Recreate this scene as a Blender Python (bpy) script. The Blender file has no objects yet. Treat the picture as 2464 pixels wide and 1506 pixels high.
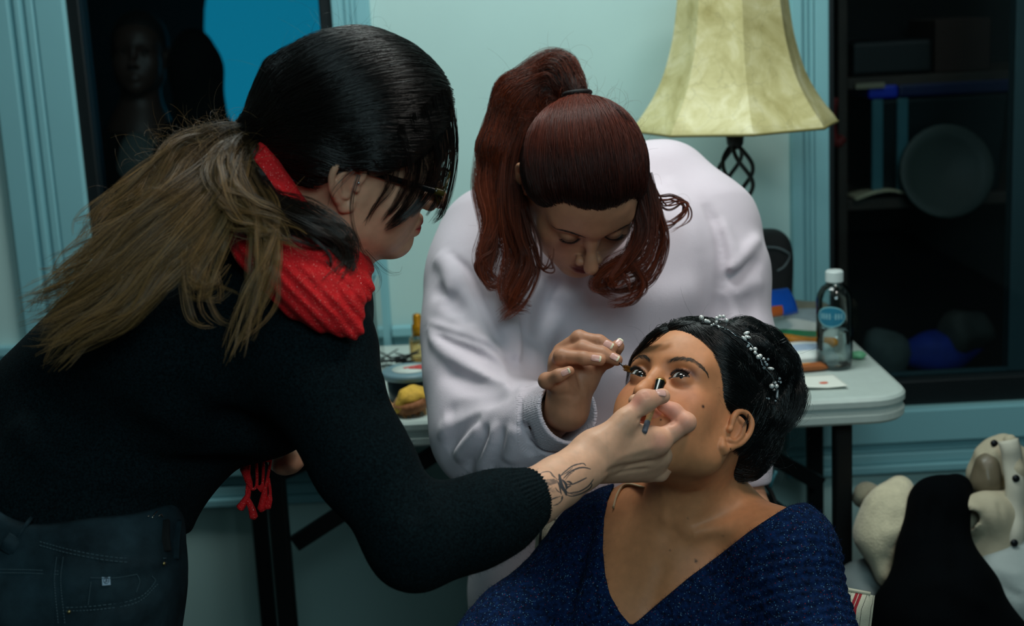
import bpy, math, random
import numpy as np
from mathutils import Vector, Matrix

random.seed(7); RNG = np.random.default_rng(7)
SC = bpy.context.scene
COL = SC.collection
RES = 1.0          # voxel size multiplier for the sculpted meshes

# ------------------------------------------------------------------ camera
PITCH, ROLL, FPX = math.radians(12), math.radians(2.9), 50 / 36 * 2464
CAM = np.array([0, 0, 1.43])
_F = np.array([0, math.cos(PITCH), -math.sin(PITCH)])
_R0 = np.array([1.0, 0, 0]); _U0 = np.array([0, math.sin(PITCH), math.cos(PITCH)])
_R = math.cos(ROLL) * _R0 - math.sin(ROLL) * _U0
_U = math.sin(ROLL) * _R0 + math.cos(ROLL) * _U0
cd = bpy.data.cameras.new('camera'); cam = bpy.data.objects.new('camera', cd); COL.objects.link(cam)
cd.lens = 50; cd.sensor_width = 36; cd.clip_start = 0.05
cam.matrix_world = Matrix(((_R[0], _U[0], -_F[0], CAM[0]), (_R[1], _U[1], -_F[1], CAM[1]), (_R[2], _U[2], -_F[2], CAM[2]), (0, 0, 0, 1)))
cd.dof.use_dof = True; cd.dof.focus_distance = 1.75; cd.dof.aperture_fstop = 4.8
SC.camera = cam

def ray(x, y): return _F + (x - 1232) / FPX * _R - (y - 753) / FPX * _U
def P(x, y, d): return CAM + d * ray(x, y)                      # point d metres in front of the lens
def T(x, y, z): v = ray(x, y); return CAM + v * ((z - CAM[2]) / v[2])   # point on a level plane
def W(x, y, Y): v = ray(x, y); return CAM + v * (Y / v[1])              # point on an upright plane
def PX(*a): return np.array([P(*q) for q in a])

# ------------------------------------------------------------------ world, lights, exposure
SC.view_settings.view_transform = 'Standard'; SC.view_settings.look = 'None'
SC.view_settings.gamma = 1; SC.view_settings.exposure = 0.0
SC.cycles.use_denoising = True
SC.cycles.max_bounces = 8; SC.cycles.diffuse_bounces = 3; SC.cycles.glossy_bounces = 3
SC.cycles.transmission_bounces = 6; SC.cycles.transparent_max_bounces = 24
SC.cycles.sample_clamp_indirect = 4
w = bpy.data.worlds.new('world'); SC.world = w; w.use_nodes = True
w.node_tree.nodes['Background'].inputs[0].default_value = (0.05, 0.12, 0.14, 1)
w.node_tree.nodes['Background'].inputs[1].default_value = 0.05

def area(name, loc, target, size, power, color, sy=None, spread=math.pi):
    l = bpy.data.lights.new(name, 'AREA'); l.energy = power; l.color = color; l.spread = spread
    l.shape = 'RECTANGLE' if sy else 'SQUARE'; l.size = size
    if sy: l.size_y = sy
    o = bpy.data.objects.new(name, l); COL.objects.link(o); o.location = loc
    o.rotation_euler = (Vector(target) - Vector(loc)).to_track_quat('-Z', 'Y').to_euler()
    return o
area('ceiling_panel_light', (0.80, 1.36, 2.55), (0.36, 1.75, 0.9), 0.5, 10.5, (1.0, 0.95, 0.88), 0.5)
area('rear_panel_light', (0.02, 2.25, 2.55), (0.12, 2.5, 0.8), 0.8, 21, (0.88, 1.0, 0.97), 0.5)
area('added_fill_light', (0.5, -0.9, 2.4), (0.2, 1.9, 0.8), 1.2, 27, (0.62, 0.92, 0.98), 0.8)  # unseen fill lamp added behind the camera for teal ambient light
area('added_shelf_light', (1.3, 3.35, 2.5), (1.25, 3.8, 0.9), 0.3, 0.8, (0.7, 0.95, 1.0))  # lamp added to lift the dark shelves beyond the right window

# ------------------------------------------------------------------ materials
def nd(nt, typ, **kw):
    n = nt.nodes.new(typ)
    for k, v in kw.items():
        if k.startswith('i_'):
            key = k[2:]; key = int(key) if key.isdigit() else key
            n.inputs[key].default_value = v
        else: setattr(n, k, v)
    return n
def base_mat(name):
    m = bpy.data.materials.new(name); m.use_nodes = True
    nt = m.node_tree; return m, nt, nt.nodes['Principled BSDF']
def lin(c): return tuple(((v / 255 + 0.055) / 1.055) ** 2.4 if v > 10 else v / 255 / 12.92 for v in c[:3]) + (1,)
def mat(name, col, rough=0.6, var=0.0, vscale=30, bump=0.0, bscale=200, metal=0.0, spec=0.5, sheen=0.0, trans=0.0, stretch=None, emit=None, ior=1.45, alpha=1.0):
    """plain procedural surface: colour with noise variation and noise bump"""
    m, nt, b = base_mat(name)
    c = lin(col)
    b.inputs['Roughness'].default_value = rough; b.inputs['Metallic'].default_value = metal
    b.inputs['Specular IOR Level'].default_value = spec; b.inputs['IOR'].default_value = ior
    b.inputs['Transmission Weight'].default_value = trans; b.inputs['Alpha'].default_value = alpha
    if sheen: b.inputs['Sheen Weight'].default_value = sheen
    tc = nd(nt, 'ShaderNodeTexCoord'); src = tc.outputs['Object']
    if stretch:
        mp = nd(nt, 'ShaderNodeMapping'); mp.inputs['Scale'].default_value = stretch
        nt.links.new(src, mp.inputs[0]); src = mp.outputs[0]
    n = nd(nt, 'ShaderNodeTexNoise', i_Scale=vscale, i_Detail=5.0); nt.links.new(src, n.inputs['Vector'])
    r = nd(nt, 'ShaderNodeMapRange', i_1=0.3, i_2=0.7, i_3=1 - var, i_4=1 + var); nt.links.new(n.outputs['Fac'], r.inputs[0])
    mx = nd(nt, 'ShaderNodeVectorMath', operation='SCALE'); mx.inputs[0].default_value = c[:3]
    nt.links.new(r.outputs[0], mx.inputs['Scale']); nt.links.new(mx.outputs[0], b.inputs['Base Color'])
    if bump:
        n2 = nd(nt, 'ShaderNodeTexNoise', i_Scale=bscale, i_Detail=3.0); nt.links.new(src, n2.inputs['Vector'])
        bp = nd(nt, 'ShaderNodeBump', i_Strength=bump, i_Distance=0.002); nt.links.new(n2.outputs['Fac'], bp.inputs['Height'])
        nt.links.new(bp.outputs[0], b.inputs['Normal'])
    if emit:
        b.inputs['Emission Color'].default_value = lin(emit[0]); b.inputs['Emission Strength'].default_value = emit[1]
    return m
def pane_mat(name, tint=(1, 1, 1), fac=1.0, rough=0.0):
    m, nt, b = base_mat(name); nt.nodes.remove(b)
    out = nt.nodes['Material Output']
    t = nd(nt, 'ShaderNodeBsdfTransparent'); t.inputs[0].default_value = tint + (1,)
    g = nd(nt, 'ShaderNodeBsdfGlossy', i_Roughness=rough); fr = nd(nt, 'ShaderNodeFresnel', i_IOR=1.45)
    mu = nd(nt, 'ShaderNodeMath', operation='MULTIPLY'); mu.inputs[1].default_value = fac
    mx = nd(nt, 'ShaderNodeMixShader'); nt.links.new(fr.outputs[0], mu.inputs[0]); nt.links.new(mu.outputs[0], mx.inputs[0])
    nt.links.new(t.outputs[0], mx.inputs[1]); nt.links.new(g.outputs[0], mx.inputs[2]); nt.links.new(mx.outputs[0], out.inputs[0])
    return m

# ------------------------------------------------------------------ object helpers
def attach(o, parent):
    if parent is not None:
        o.parent = parent
        l = Vector(parent.location) if parent.parent is None else Vector((0, 0, 0))
        o.matrix_parent_inverse = Matrix.Translation(-l)
def mesh_obj(name, v, f, m, parent=None, smooth=True, loops=None):
    me = bpy.data.meshes.new(name)
    if isinstance(f, np.ndarray):
        v = np.asarray(v, np.float32); nf, k = f.shape
        me.vertices.add(len(v)); me.vertices.foreach_set('co', v.ravel())
        me.loops.add(nf * k); me.loops.foreach_set('vertex_index', f.astype(np.int32).ravel())
        me.polygons.add(nf); me.polygons.foreach_set('loop_start', np.arange(0, nf * k, k, dtype=np.int32))
        me.update(calc_edges=True)
    else:
        me.from_pydata([tuple(map(float, q)) for q in v], [], f)
    me.validate()
    if smooth: me.polygons.foreach_set('use_smooth', np.ones(len(me.polygons), bool))
    me.update()
    o = bpy.data.objects.new(name, me); COL.objects.link(o)
    if m is not None: me.materials.append(m)
    attach(o, parent)
    return o
def tag(o, label=None, cat=None, group=None, kind=None):
    if label: o['label'] = label
    if cat: o['category'] = cat
    if group: o['group'] = group
    if kind: o['kind'] = kind
    return o
def thing(name, label, cat, loc, group=None):
    o = bpy.data.objects.new(name, None); COL.objects.link(o); o.location = tuple(map(float, loc)); o.empty_display_size = 0.05
    return tag(o, label, cat, group)
def bevel(o, w, seg=3):
    md = o.modifiers.new('bevel', 'BEVEL'); md.width = w; md.segments = seg; md.limit_method = 'ANGLE'; md.angle_limit = math.radians(40)
    return o
def smooth_path(pts, n):
    """Catmull-Rom through the points, n samples"""
    p = np.asarray(pts, float)
    if len(p) == 2: return p[0] + (p[1] - p[0]) * np.linspace(0, 1, n)[:, None]
    q = np.vstack([2 * p[0] - p[1], p, 2 * p[-1] - p[-2]])
    t = np.linspace(0, len(p) - 1, n); i = np.minimum(t.astype(int), len(p) - 2); u = (t - i)[:, None]
    a, b, c, d = q[i], q[i + 1], q[i + 2], q[i + 3]
    return 0.5 * ((2 * b) + (-a + c) * u + (2 * a - 5 * b + 4 * c - d) * u ** 2 + (-a + 3 * b - 3 * c + d) * u ** 3)
def unit(v): v = np.asarray(v, float); return v / (np.linalg.norm(v) + 1e-12)
class MB:
    def __init__(s): s.v = []; s.f = []
    def add(s, v, f):
        k = len(s.v); s.v += [tuple(map(float, q)) for q in v]; s.f += [tuple(i + k for i in q) for q in f]; return s
    def box(s, lo, hi, M=None):
        c = [(x, y, z) for z in (lo[2], hi[2]) for y in (lo[1], hi[1]) for x in (lo[0], hi[0])]
        if M is not None: c = [M @ Vector(q) for q in c]
        return s.add(c, [(0, 2, 3, 1), (4, 5, 7, 6), (0, 1, 5, 4), (2, 6, 7, 3), (0, 4, 6, 2), (1, 3, 7, 5)])
    def bar(s, a, b, w, h, up=(0, 0, 1)):
        a, b = np.array(a, float), np.array(b, float); d = unit(b - a); x = unit(np.cross(d, up)); y = np.cross(x, d)
        v = [q + sx * w / 2 * x + sy * h / 2 * y for q in (a, b) for sx, sy in ((-1, -1), (1, -1), (1, 1), (-1, 1))]
        return s.add(v, [(3, 2, 1, 0), (4, 5, 6, 7), (0, 1, 5, 4), (1, 2, 6, 5), (2, 3, 7, 6), (3, 0, 4, 7)])
    def tube(s, pts, r, n=10, cap=True, flat=1.0):
        p = np.asarray(pts, float); m = len(p); r = np.broadcast_to(np.asarray(r, float), (m,))
        t = np.gradient(p, axis=0); t /= np.linalg.norm(t, axis=1)[:, None] + 1e-12
        x = np.cross(t[0], (0.3, 0.2, 1.0)); x = unit(x); ring = []
        for i in range(m):
            x = unit(x - t[i] * (x @ t[i])); y = np.cross(t[i], x)
            for k in range(n):
                a = 2 * math.pi * k / n; ring.append(p[i] + r[i] * (math.cos(a) * x + math.sin(a) * y * flat))
        f = [(i * n + k, i * n + (k + 1) % n, (i + 1) * n + (k + 1) % n, (i + 1) * n + k) for i in range(m - 1) for k in range(n)]
        if cap: f += [tuple(range(n))[::-1], tuple((m - 1) * n + k for k in range(n))]
        return s.add(ring, f)
    def lathe(s, prof, c=(0, 0, 0), n=32, axis=(0, 0, 1), cap=True):
        z = unit(axis); x = unit(np.cross(z, (0.0, 1, 0)) if abs(z[1]) < 0.9 else np.cross(z, (1.0, 0, 0))); y = np.cross(z, x); c = np.array(c, float)
        v = [c + h * z + r * (math.cos(2 * math.pi * k / n) * x + math.sin(2 * math.pi * k / n) * y) for r, h in prof for k in range(n)]
        m = len(prof)
        f = [(i * n + k, i * n + (k + 1) % n, (i + 1) * n + (k + 1) % n, (i + 1) * n + k) for i in range(m - 1) for k in range(n)]
        if cap: f += [tuple(range(n))[::-1], tuple((m - 1) * n + k for k in range(n))]
        return s.add(v, f)
    def sphere(s, c, r, n=12, sc=(1, 1, 1), axis=(0, 0, 1)):
        pr = [(max(1e-5, r * math.sin(math.pi * i / n)) * sc[0], -r * math.cos(math.pi * i / n) * sc[2]) for i in range(n + 1)]
        return s.lathe(pr, c, n * 2, axis, cap=False)
    def sheet(s, fn, nu, nv):
        v = [fn(i / (nu - 1), j / (nv - 1)) for j in range(nv) for i in range(nu)]
        return s.add(v, [(j * nu + i, j * nu + i + 1, (j + 1) * nu + i + 1, (j + 1) * nu + i) for j in range(nv - 1) for i in range(nu - 1)])
    def prism(s, poly, z0, z1):
        n = len(poly); v = [(x, y, z) for z in (z0, z1) for x, y in poly]
        return s.add(v, [tuple(range(n))[::-1], tuple(range(n, 2 * n))] + [(i, (i + 1) % n, n + (i + 1) % n, n + i) for i in range(n)])
    def build(s, name, m, parent=None, smooth=False): return mesh_obj(name, s.v, s.f, m, parent, smooth)
def solid(o, t, off=0):
    md = o.modifiers.new('thickness', 'SOLIDIFY'); md.thickness = t; md.offset = off; return o
def fuzz(p, s, seed=0):
    """cheap smooth pseudo-noise, vectorised; p (n,3) scaled by s"""
    p = np.asarray(p) * s; o = np.zeros(len(p))
    rg = np.random.default_rng(seed)
    for k in range(6):
        d = rg.normal(size=3); d /= np.linalg.norm(d); o += np.sin(p @ d * rg.uniform(.8, 2.2) + rg.uniform(0, 6.28))
    return o / 6
# ================================================================== the room
YW = 3.02
M_wall = mat('pale green wall paint', (176, 206, 203), 0.7, 0.02, 6, 0.06, 300)
M_trim = mat('white gloss trim paint', (128, 180, 188), 0.35, 0.02, 5)
M_black = mat('black window frame', (14, 20, 22), 0.4, 0.1, 20)
M_floor = mat('dark carpet', (38, 44, 46), 0.95, 0.25, 120, 0.5, 400)
M_ceil = mat('white ceiling paint', (190, 200, 198), 0.9, 0.02, 5)
M_pane = pane_mat('window glass', (0.86, 0.92, 0.93), 1.0)
XL0, XL1 = -0.892, -0.338     # left window opening
XR0, XR1 = 0.687, 1.75        # right window opening
ZS, ZT = 0.535, 2.25
st = lambda o: tag(o, kind='structure')
wb = MB()
y0, y1 = YW, YW + 0.12
for lo, hi in (((-2.6, y0, 0), (XL0, y1, 2.6)), ((XL1, y0, 0), (XR0, y1, 2.6)), ((XR1, y0, 0), (2.4, y1, 2.6)),
               ((XL0, y0, 0), (XL1, y1, ZS)), ((XR0, y0, 0), (XR1, y1, ZS)), ((XL0, y0, ZT), (XL1, y1, 2.6)), ((XR0, y0, ZT), (XR1, y1, 2.6))):
    wb.box(lo, hi)
st(wb.build('wall_back', M_wall))
M_side = mat('grey teal room paint', (120, 140, 140), 0.8, 0.02, 6)  # grey teal paint for the other three walls
st(MB().box((-2.72, -2.5, 0), (-2.6, 3.14, 2.6)).build('wall_left', M_side))
st(MB().box((2.4, -2.5, 0), (2.52, 3.14, 2.6)).build('wall_right', M_side))
st(MB().box((-2.72, -2.62, 0), (2.52, -2.5, 2.6)).build('wall_front', M_side))
st(MB().box((-2.72, -2.62, -0.1), (2.52, 3.14, 0)).build('floor', M_floor))
st(MB().box((-2.72, -2.62, 2.6), (2.52, 3.14, 2.7)).build('ceiling', M_ceil))

def casing(name, x0, x1, z0, z1):
    """stepped upright window casing"""
    o = MB(); w = x1 - x0
    for a, b, d in ((0, 1, .012), (0.02, .3, .022), (.36, .44, .02), (.5, .6, .018), (.62, .98, .016)):
        o.box((x0 + a * w, YW - d, z0), (x0 + b * w, YW + 0.001, z1))
    return st(bevel(o.build(name, M_trim), .003, 2))
casing('trim_1', -1.052, XL0 + .004, ZS - .05, 2.35)
casing('trim_2', XL1 - .004, -0.262, ZS - .05, 2.35)
casing('trim_3', 0.606, XR0 + .002, ZS - .05, 2.35)
def rail(name, x0, x1, z0, steps):
    o = MB()
    for a, b, d in steps: o.box((x0, YW - d, z0 + a), (x1, YW + 0.001, z0 + b))
    return st(bevel(o.build(name, M_trim), .004, 2))
RAIL = ((0, .012, .012), (.012, .03, .022), (.03, .052, .012), (.052, .075, .026))
rail('trim_4', -2.6, -1.052, .70, RAIL)
rail('trim_5', -0.262, 0.606, .70, RAIL)
SILL = ((.07, .145, .03), (.045, .07, .014), (.02, .045, .02), (0, .02, .028))
rail('trim_6', -1.08, -0.235, .387, SILL)
rail('trim_7', 0.59, 1.85, .387, SILL)
BASE = ((0, .045, .014), (.045, .055, .009))
for i, (a, b) in enumerate(((-2.6, 2.4),)): tag(rail('baseboard_back', a, b, 0, BASE), kind='structure')

def window(name, x0, x1, z0, z1, fw, fb, mul=None):
    r = thing(name, None, None, ((x0 + x1) / 2, YW + .05, z0)); st(r)
    o = MB(); a, b = YW - .004, YW + .06
    o.box((x0, a, z0), (x0 + fw, b, z1)); o.box((x1 - fw, a, z0), (x1, b, z1))
    o.box((x0 + fw, a, z0), (x1 - fw, b, z0 + fb)); o.box((x0 + fw, a, z1 - fw), (x1 - fw, b, z1))
    st(bevel(o.build('window_frame', M_black, r), .003, 2))
    st(MB().box((x0 + fw, YW + .03, z0 + fb), (x1 - fw, YW + .034, z1 - fw)).build('window_pane', M_pane, r))
    return r
window('window_1', XL0, XL1, ZS, ZT, .03, .05)
w2 = window('window_2', XR0, XR1, ZS, ZT, .014, .056)
M_sash = mat('dull teal sash paint', (58, 84, 90), .5, .05, 20)
tx = W(2442, 500, YW + .05)[0]
st(bevel(MB().box((tx - .012, YW + .036, ZS + .056), (tx + .05, YW + .075, ZT)).build('window_mullion', M_sash, w2), .003))
st(bevel(MB().box((XR0 + .014, YW + .036, ZS + .056), (tx - .012, YW + .05, ZS + .066)).build('sash_rail', M_sash, w2), .002))

# ---- the dark space beyond the panes
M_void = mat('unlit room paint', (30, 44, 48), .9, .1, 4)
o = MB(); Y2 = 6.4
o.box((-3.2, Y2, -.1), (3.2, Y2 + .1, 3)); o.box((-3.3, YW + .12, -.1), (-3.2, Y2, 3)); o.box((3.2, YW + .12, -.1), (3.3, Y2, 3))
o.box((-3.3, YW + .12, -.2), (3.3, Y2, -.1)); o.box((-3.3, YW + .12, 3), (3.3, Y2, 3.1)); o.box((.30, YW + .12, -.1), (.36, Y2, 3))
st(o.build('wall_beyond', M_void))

# shelving beyond the right window
YS = 3.75
def ZX(x, y, Y=YS): return W(x, y, Y)
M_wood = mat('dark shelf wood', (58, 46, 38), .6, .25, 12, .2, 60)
r = thing('shelving_unit', 'dark wooden shelving unit behind the right window glass', 'shelves', (1.3, YS, 0))
zt, zm = ZX(2250, 178)[2], ZX(2250, 470)[2]
x0, x1 = ZX(2040, 300)[0], 1.9
for z, n in ((zt, 'shelf'), (zm, 'shelf'), (.12, 'shelf')):
    bevel(MB().box((x0, YS, z - .03), (x1, YS + .42, z)).build(n, M_wood, r), .003)
for a in (x0 - .025, x1): bevel(MB().box((a, YS, 0), (a + .025, YS + .42, 1.9)).build('side_panel', M_wood, r), .003)
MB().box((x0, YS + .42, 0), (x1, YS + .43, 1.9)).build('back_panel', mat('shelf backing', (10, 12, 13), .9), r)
# storage tub with blue lid
r = thing('storage_tub', 'clear plastic storage tub with a blue lid on the middle shelf behind the right window', 'storage box', (1.25, YS + .2, zm))
xa, xb = ZX(2096, 300)[0], ZX(2436, 300)[0]; zl = ZX(2150, 236)[2]
M_tub = mat('milky blue tub plastic', (64, 112, 122), .3, .1, 8)
M_lid = mat('blue lid plastic', (26, 52, 190), .35, .05, 8)
o = MB()
for a, b, s in ((0, 1, 0),):
    t = .02
    v = [(xa + t, YS + .03, zm), (xb - t, YS + .03, zm), (xb - t, YS + .36, zm), (xa + t, YS + .36, zm), (xa, YS + .012, zl), (xb, YS + .012, zl), (xb, YS + .38, zl), (xa, YS + .38, zl)]
    o.add(v, [(3, 2, 1, 0), (4, 5, 6, 7), (0, 1, 5, 4), (1, 2, 6, 5), (2, 3, 7, 6), (3, 0, 4, 7)])
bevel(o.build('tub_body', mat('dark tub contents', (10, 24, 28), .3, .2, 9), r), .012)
for a in (xa + .004, xa + .07):
    bevel(MB().box((a, YS + .004, zm + .01), (a + .03, YS + .02, zl)).build('tub_rib', M_tub, r), .005)
for a, b, m in ((xa - .008, xa + .07, M_lid), (xa + .07, xb, mat('deep blue lid plastic', (14, 24, 70), .4))):
    bevel(MB().box((a, YS - .006, zl), (b, YS + .4, zl + .035)).build('lid', m, r), .008)
o = MB().lathe([(.004, .0), (.10, .006), (.125, .03), (.12, .034), (.09, .014), (.002, .01)], ZX(2265, 395) + np.array([0, -.02, -.02]), 28, (0, -1, .25), cap=False)
c = ZX(2262, 370) + np.array([0, .0, 0])
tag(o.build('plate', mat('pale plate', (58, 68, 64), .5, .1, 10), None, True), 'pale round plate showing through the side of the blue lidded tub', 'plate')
# things on the shelves
bevel(tag(MB().box((ZX(2060, 100)[0], YS + .04, zt), (ZX(2258, 100)[0], YS + .34, ZX(2160, 98)[2])).build('black_case', mat('black case shell', (12, 16, 18), .5, .1, 20)), 'long black case lying on the top shelf behind the right window', 'case'), .012)
bevel(tag(MB().box((ZX(2264, 100)[0], YS + .05, zt), (ZX(2400, 100)[0], YS + .3, ZX(2330, 45)[2])).build('cardboard_box', mat('dull brown card', (52, 34, 28), .8, .1, 20)), 'dull brown cardboard box on the top shelf beside the black case', 'box'), .004)
bevel(tag(MB().box((ZX(2055, 176)[0], YS - .02, zt - .028), (ZX(2125, 176)[0], YS - .001, zt - .014)).build('shelf_label', mat('cream paper strip', (150, 140, 118), .7)), 'cream paper strip stuck on the edge of the top shelf', 'label'), .001)
def page(u, v):
    x = ZX(2052, 470)[0] + u * .17; z = zm + .006 + .02 * math.sin(u * 3.1) * (1 - .4 * v) - .02 * (1 - v) * max(0, u - .6)
    return (x, YS - .03 + v * .12, z)
tag(solid(MB().sheet(page, 14, 6).build('magazine', mat('cream page', (206, 192, 160), .7, .12, 30), None, True), .006, -1), 'open cream magazine hanging over the middle shelf edge under the tub', 'magazine')
for nm, x, y, w_, h_, c, l, cat in (
        ('blue_bag', 2255, 842, .11, .05, (24, 52, 150), 'blue bag on the floor of the dark shelves behind the right window', 'bag'),
        ('crumpled_cloth', 2320, 795, .07, .06, (70, 74, 70), 'grey crumpled cloth above the blue bag in the dark shelves', 'cloth'),
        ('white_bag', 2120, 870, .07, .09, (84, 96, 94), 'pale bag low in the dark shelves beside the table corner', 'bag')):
    c0 = ZX(x, y, YS - .15); o = MB().sphere((0, 0, 0), 1, 12)
    v = np.array(o.v); n = fuzz(v, 3, len(nm)); v = v * (1 + .25 * n[:, None]) * np.array([w_, .07, h_]) + c0
    ob = mesh_obj(nm, v, o.f, mat(nm, c, .7, .2, 20)); tag(ob, l, cat)
o = MB().tube(smooth_path([ZX(2008, 235), ZX(2000, 290), ZX(2012, 345), ZX(2030, 330)], 16), .012, 8)
tag(o.build('red_strap', mat('red strap', (120, 26, 22), .6), None, True), 'red strap hanging inside the right window beside the white casing', 'strap')

# blue lit disc and suited man beyond the left window stand in for its reflections
M_blue = mat('blue lit reflector', (10, 90, 120), .6, .03, 2, emit=((12, 116, 146), .95))  # emission stands in for a blue reflection on the left pane
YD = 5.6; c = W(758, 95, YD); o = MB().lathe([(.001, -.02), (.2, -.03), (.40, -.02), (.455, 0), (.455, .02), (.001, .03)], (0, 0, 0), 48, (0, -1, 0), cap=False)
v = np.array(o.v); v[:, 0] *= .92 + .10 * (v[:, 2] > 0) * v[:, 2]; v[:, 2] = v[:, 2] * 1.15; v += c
tag(mesh_obj('reflection_disc', v, o.f, M_blue), 'large glowing blue round reflector in the left window, built as a disc behind it', 'reflection')
# ================================================================== folding table and what lies on it
ZT_ = 0.74
TX0, TX1, TY0, TY1 = -0.535, 0.695, 2.385, 2.985
M_ttop = mat('pale speckled table plastic', (186, 198, 192), .42, .03, 60, .12, 500)
M_leg = mat('black steel tube', (10, 12, 13), .45, .1, 20)
r = thing('folding_table', 'pale plastic topped folding table with black steel legs along the back wall', 'table', ((TX0 + TX1) / 2, (TY0 + TY1) / 2, 0))
def rrect(x0, x1, y0, y1, rad, n=8):
    o = []
    for cx, cy, a0 in ((x1 - rad, y0 + rad, -90), (x1 - rad, y1 - rad, 0), (x0 + rad, y1 - rad, 90), (x0 + rad, y0 + rad, 180)):
        for i in range(n + 1):
            a = math.radians(a0 + 90 * i / n); o.append((cx + rad * math.cos(a), cy + rad * math.sin(a)))
    return o
prof = [(.012, 0), (.004, -.002), (.0, -.007), (0, -.017), (.0045, -.019), (.0045, -.031), (.001, -.033), (.001, -.044), (.006, -.049), (.03, -.049), (.03, -.03)]
v = []; f = []
for off, z in prof: v += [(x, y, ZT_ + z) for x, y in rrect(TX0 + off, TX1 - off, TY0 + off, TY1 - off, .075 - off)]
n = len(v) // len(prof)
f = [(i * n + k, (i + 1) * n + k, (i + 1) * n + (k + 1) % n, i * n + (k + 1) % n) for i in range(len(prof) - 1) for k in range(n)]
f += [tuple(range(n)), tuple((len(prof) - 1) * n + k for k in range(n))[::-1]]
mesh_obj('table_top', v, f, M_ttop, r, False)
lx = [W(612 + 14, 1250, 2.86)[0], W(672, 1250, 2.47)[0], W(1961, 1200, 2.86)[0], W(2026, 1200, 2.47)[0]]
for x, y in zip(lx, (2.86, 2.47, 2.86, 2.47)):
    bevel(MB().box((x - .017, y - .014, .0), (x + .017, y + .014, .70)).build('leg', M_leg, r), .006)
for xa, xb in ((lx[0], lx[1]), (lx[2], lx[3])):
    MB().tube([(xa, 2.86, .66), (xb, 2.47, .66)], .012).build('cross_bar', M_leg, r)
    MB().tube([(xa, 2.86, .12), (xb, 2.47, .12)], .012).build('cross_bar', M_leg, r)
bar = lambda a, b: MB().bar(a, b, .018, .03).build('brace', M_leg, r)
xm = (TX0 + TX1) / 2
bar((lx[1] + .01, 2.56, .46), (xm - .12, 2.56, .695)); bar((lx[0], 2.8, .50), (xm - .12, 2.8, .695))
bar((lx[3] - .01, 2.56, .40), (xm + .14, 2.56, .695)); bar((lx[2], 2.8, .44), (xm + .14, 2.8, .695))
a, b = W(2046, 1018, 2.6), W(2088, 1036, 2.6)
bevel(MB().box((a[0], 2.59, .672), (b[0], 2.64, .6925)).build('latch', mat('dark red plastic', (96, 28, 34), .5), r), .004)['label'] = 'dark red latch under the table corner'
M_cable = mat('black rubber cable', (10, 11, 12), .5)
o = MB().tube(smooth_path([P(1800, 1010, 2.62), P(1822, 1090, 2.6), P(1836, 1150, 2.58), P(1862, 1200, 2.55), P(1890, 1290, 2.5), P(1930, 1420, 2.45)], 40), .0045, 8)
tag(o.build('power_cable', M_cable, None, True), 'black power cable hanging under the table behind the seated woman', 'cable')
o = MB().tube(smooth_path([P(1853, 1172, 2.5), P(1858, 1155, 2.49), P(1868, 1133, 2.49)], 8), .0035, 6)
tag(o.build('cable_tie', mat('teal plastic', (60, 120, 130), .4), None, True), 'teal cable tie on the dark table brace', 'cable tie')

# ---- table lamp
LD = 2.74
lb = P(1768, 304, LD); lx_, ly_ = lb[0], lb[1]; lz = lb[2]
r = thing('table_lamp', 'table lamp with flared parchment shade and twisted black iron base', 'lamp', (lx_, ly_, ZT_))
m, nt, b = base_mat('mottled parchment')
tc = nd(nt, 'ShaderNodeTexCoord'); n1 = nd(nt, 'ShaderNodeTexNoise', i_Scale=16.0, i_Detail=6.0, i_Roughness=.62, i_Distortion=.6)
vo = nd(nt, 'ShaderNodeTexVoronoi', feature='DISTANCE_TO_EDGE', i_Scale=17.0); n0 = nd(nt, 'ShaderNodeTexNoise', i_Scale=9.0, i_Detail=4.0)
mxv = nd(nt, 'ShaderNodeMix', data_type='VECTOR', i_0=.12)
nt.links.new(tc.outputs['Object'], n0.inputs['Vector']); nt.links.new(tc.outputs['Object'], mxv.inputs[4]); nt.links.new(n0.outputs['Color'], mxv.inputs[5]); nt.links.new(mxv.outputs[1], vo.inputs['Vector'])
nt.links.new(tc.outputs['Object'], n1.inputs['Vector'])
cr = nd(nt, 'ShaderNodeValToRGB'); e = cr.color_ramp.elements; e[0].position = .3; e[0].color = lin((168, 156, 98)); e[1].position = .72; e[1].color = lin((226, 218, 178))
e2 = cr.color_ramp.elements.new(.52); e2.color = lin((200, 190, 136)); nt.links.new(n1.outputs['Fac'], cr.inputs[0])
rm = nd(nt, 'ShaderNodeMapRange', i_1=0.0, i_2=.018, i_3=.8, i_4=1.0); nt.links.new(vo.outputs['Distance'], rm.inputs[0])
sc_ = nd(nt, 'ShaderNodeVectorMath', operation='SCALE'); nt.links.new(cr.outputs[0], sc_.inputs[0]); nt.links.new(rm.outputs[0], sc_.inputs['Scale'])
nt.links.new(sc_.outputs[0], b.inputs['Base Color']); b.inputs['Roughness'].default_value = .55
M_shade = m
prof = [(.199, 0), (.192, .012), (.175, .034), (.156, .062), (.138, .097), (.125, .135), (.115, .175), (.108, .22), (.103, .262), (.1, .3)]
ph = smooth_path([(a, b, 0) for a, b in prof], 30)[:, :2]
v = []; n = 8; sub = 10
for rr, h in ph:
    for k in range(n * sub):
        a = 2 * math.pi * k / (n * sub); kk = k % sub; half = math.pi / n
        # slightly sagging panels between the ribs
        loc = (kk / sub - .5) * 2 * half
        q = rr * math.cos(half) / math.cos(loc) * (1 - .012 * math.cos(loc / half * math.pi / 2))
        v.append((q * math.cos(a - math.pi / 2), q * math.sin(a - math.pi / 2), h))
N = n * sub
f = [(i * N + k, i * N + (k + 1) % N, (i + 1) * N + (k + 1) % N, (i + 1) * N + k) for i in range(len(ph) - 1) for k in range(N)]
v = [np.array(q) + (lx_, ly_, lz) for q in v]
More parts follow.
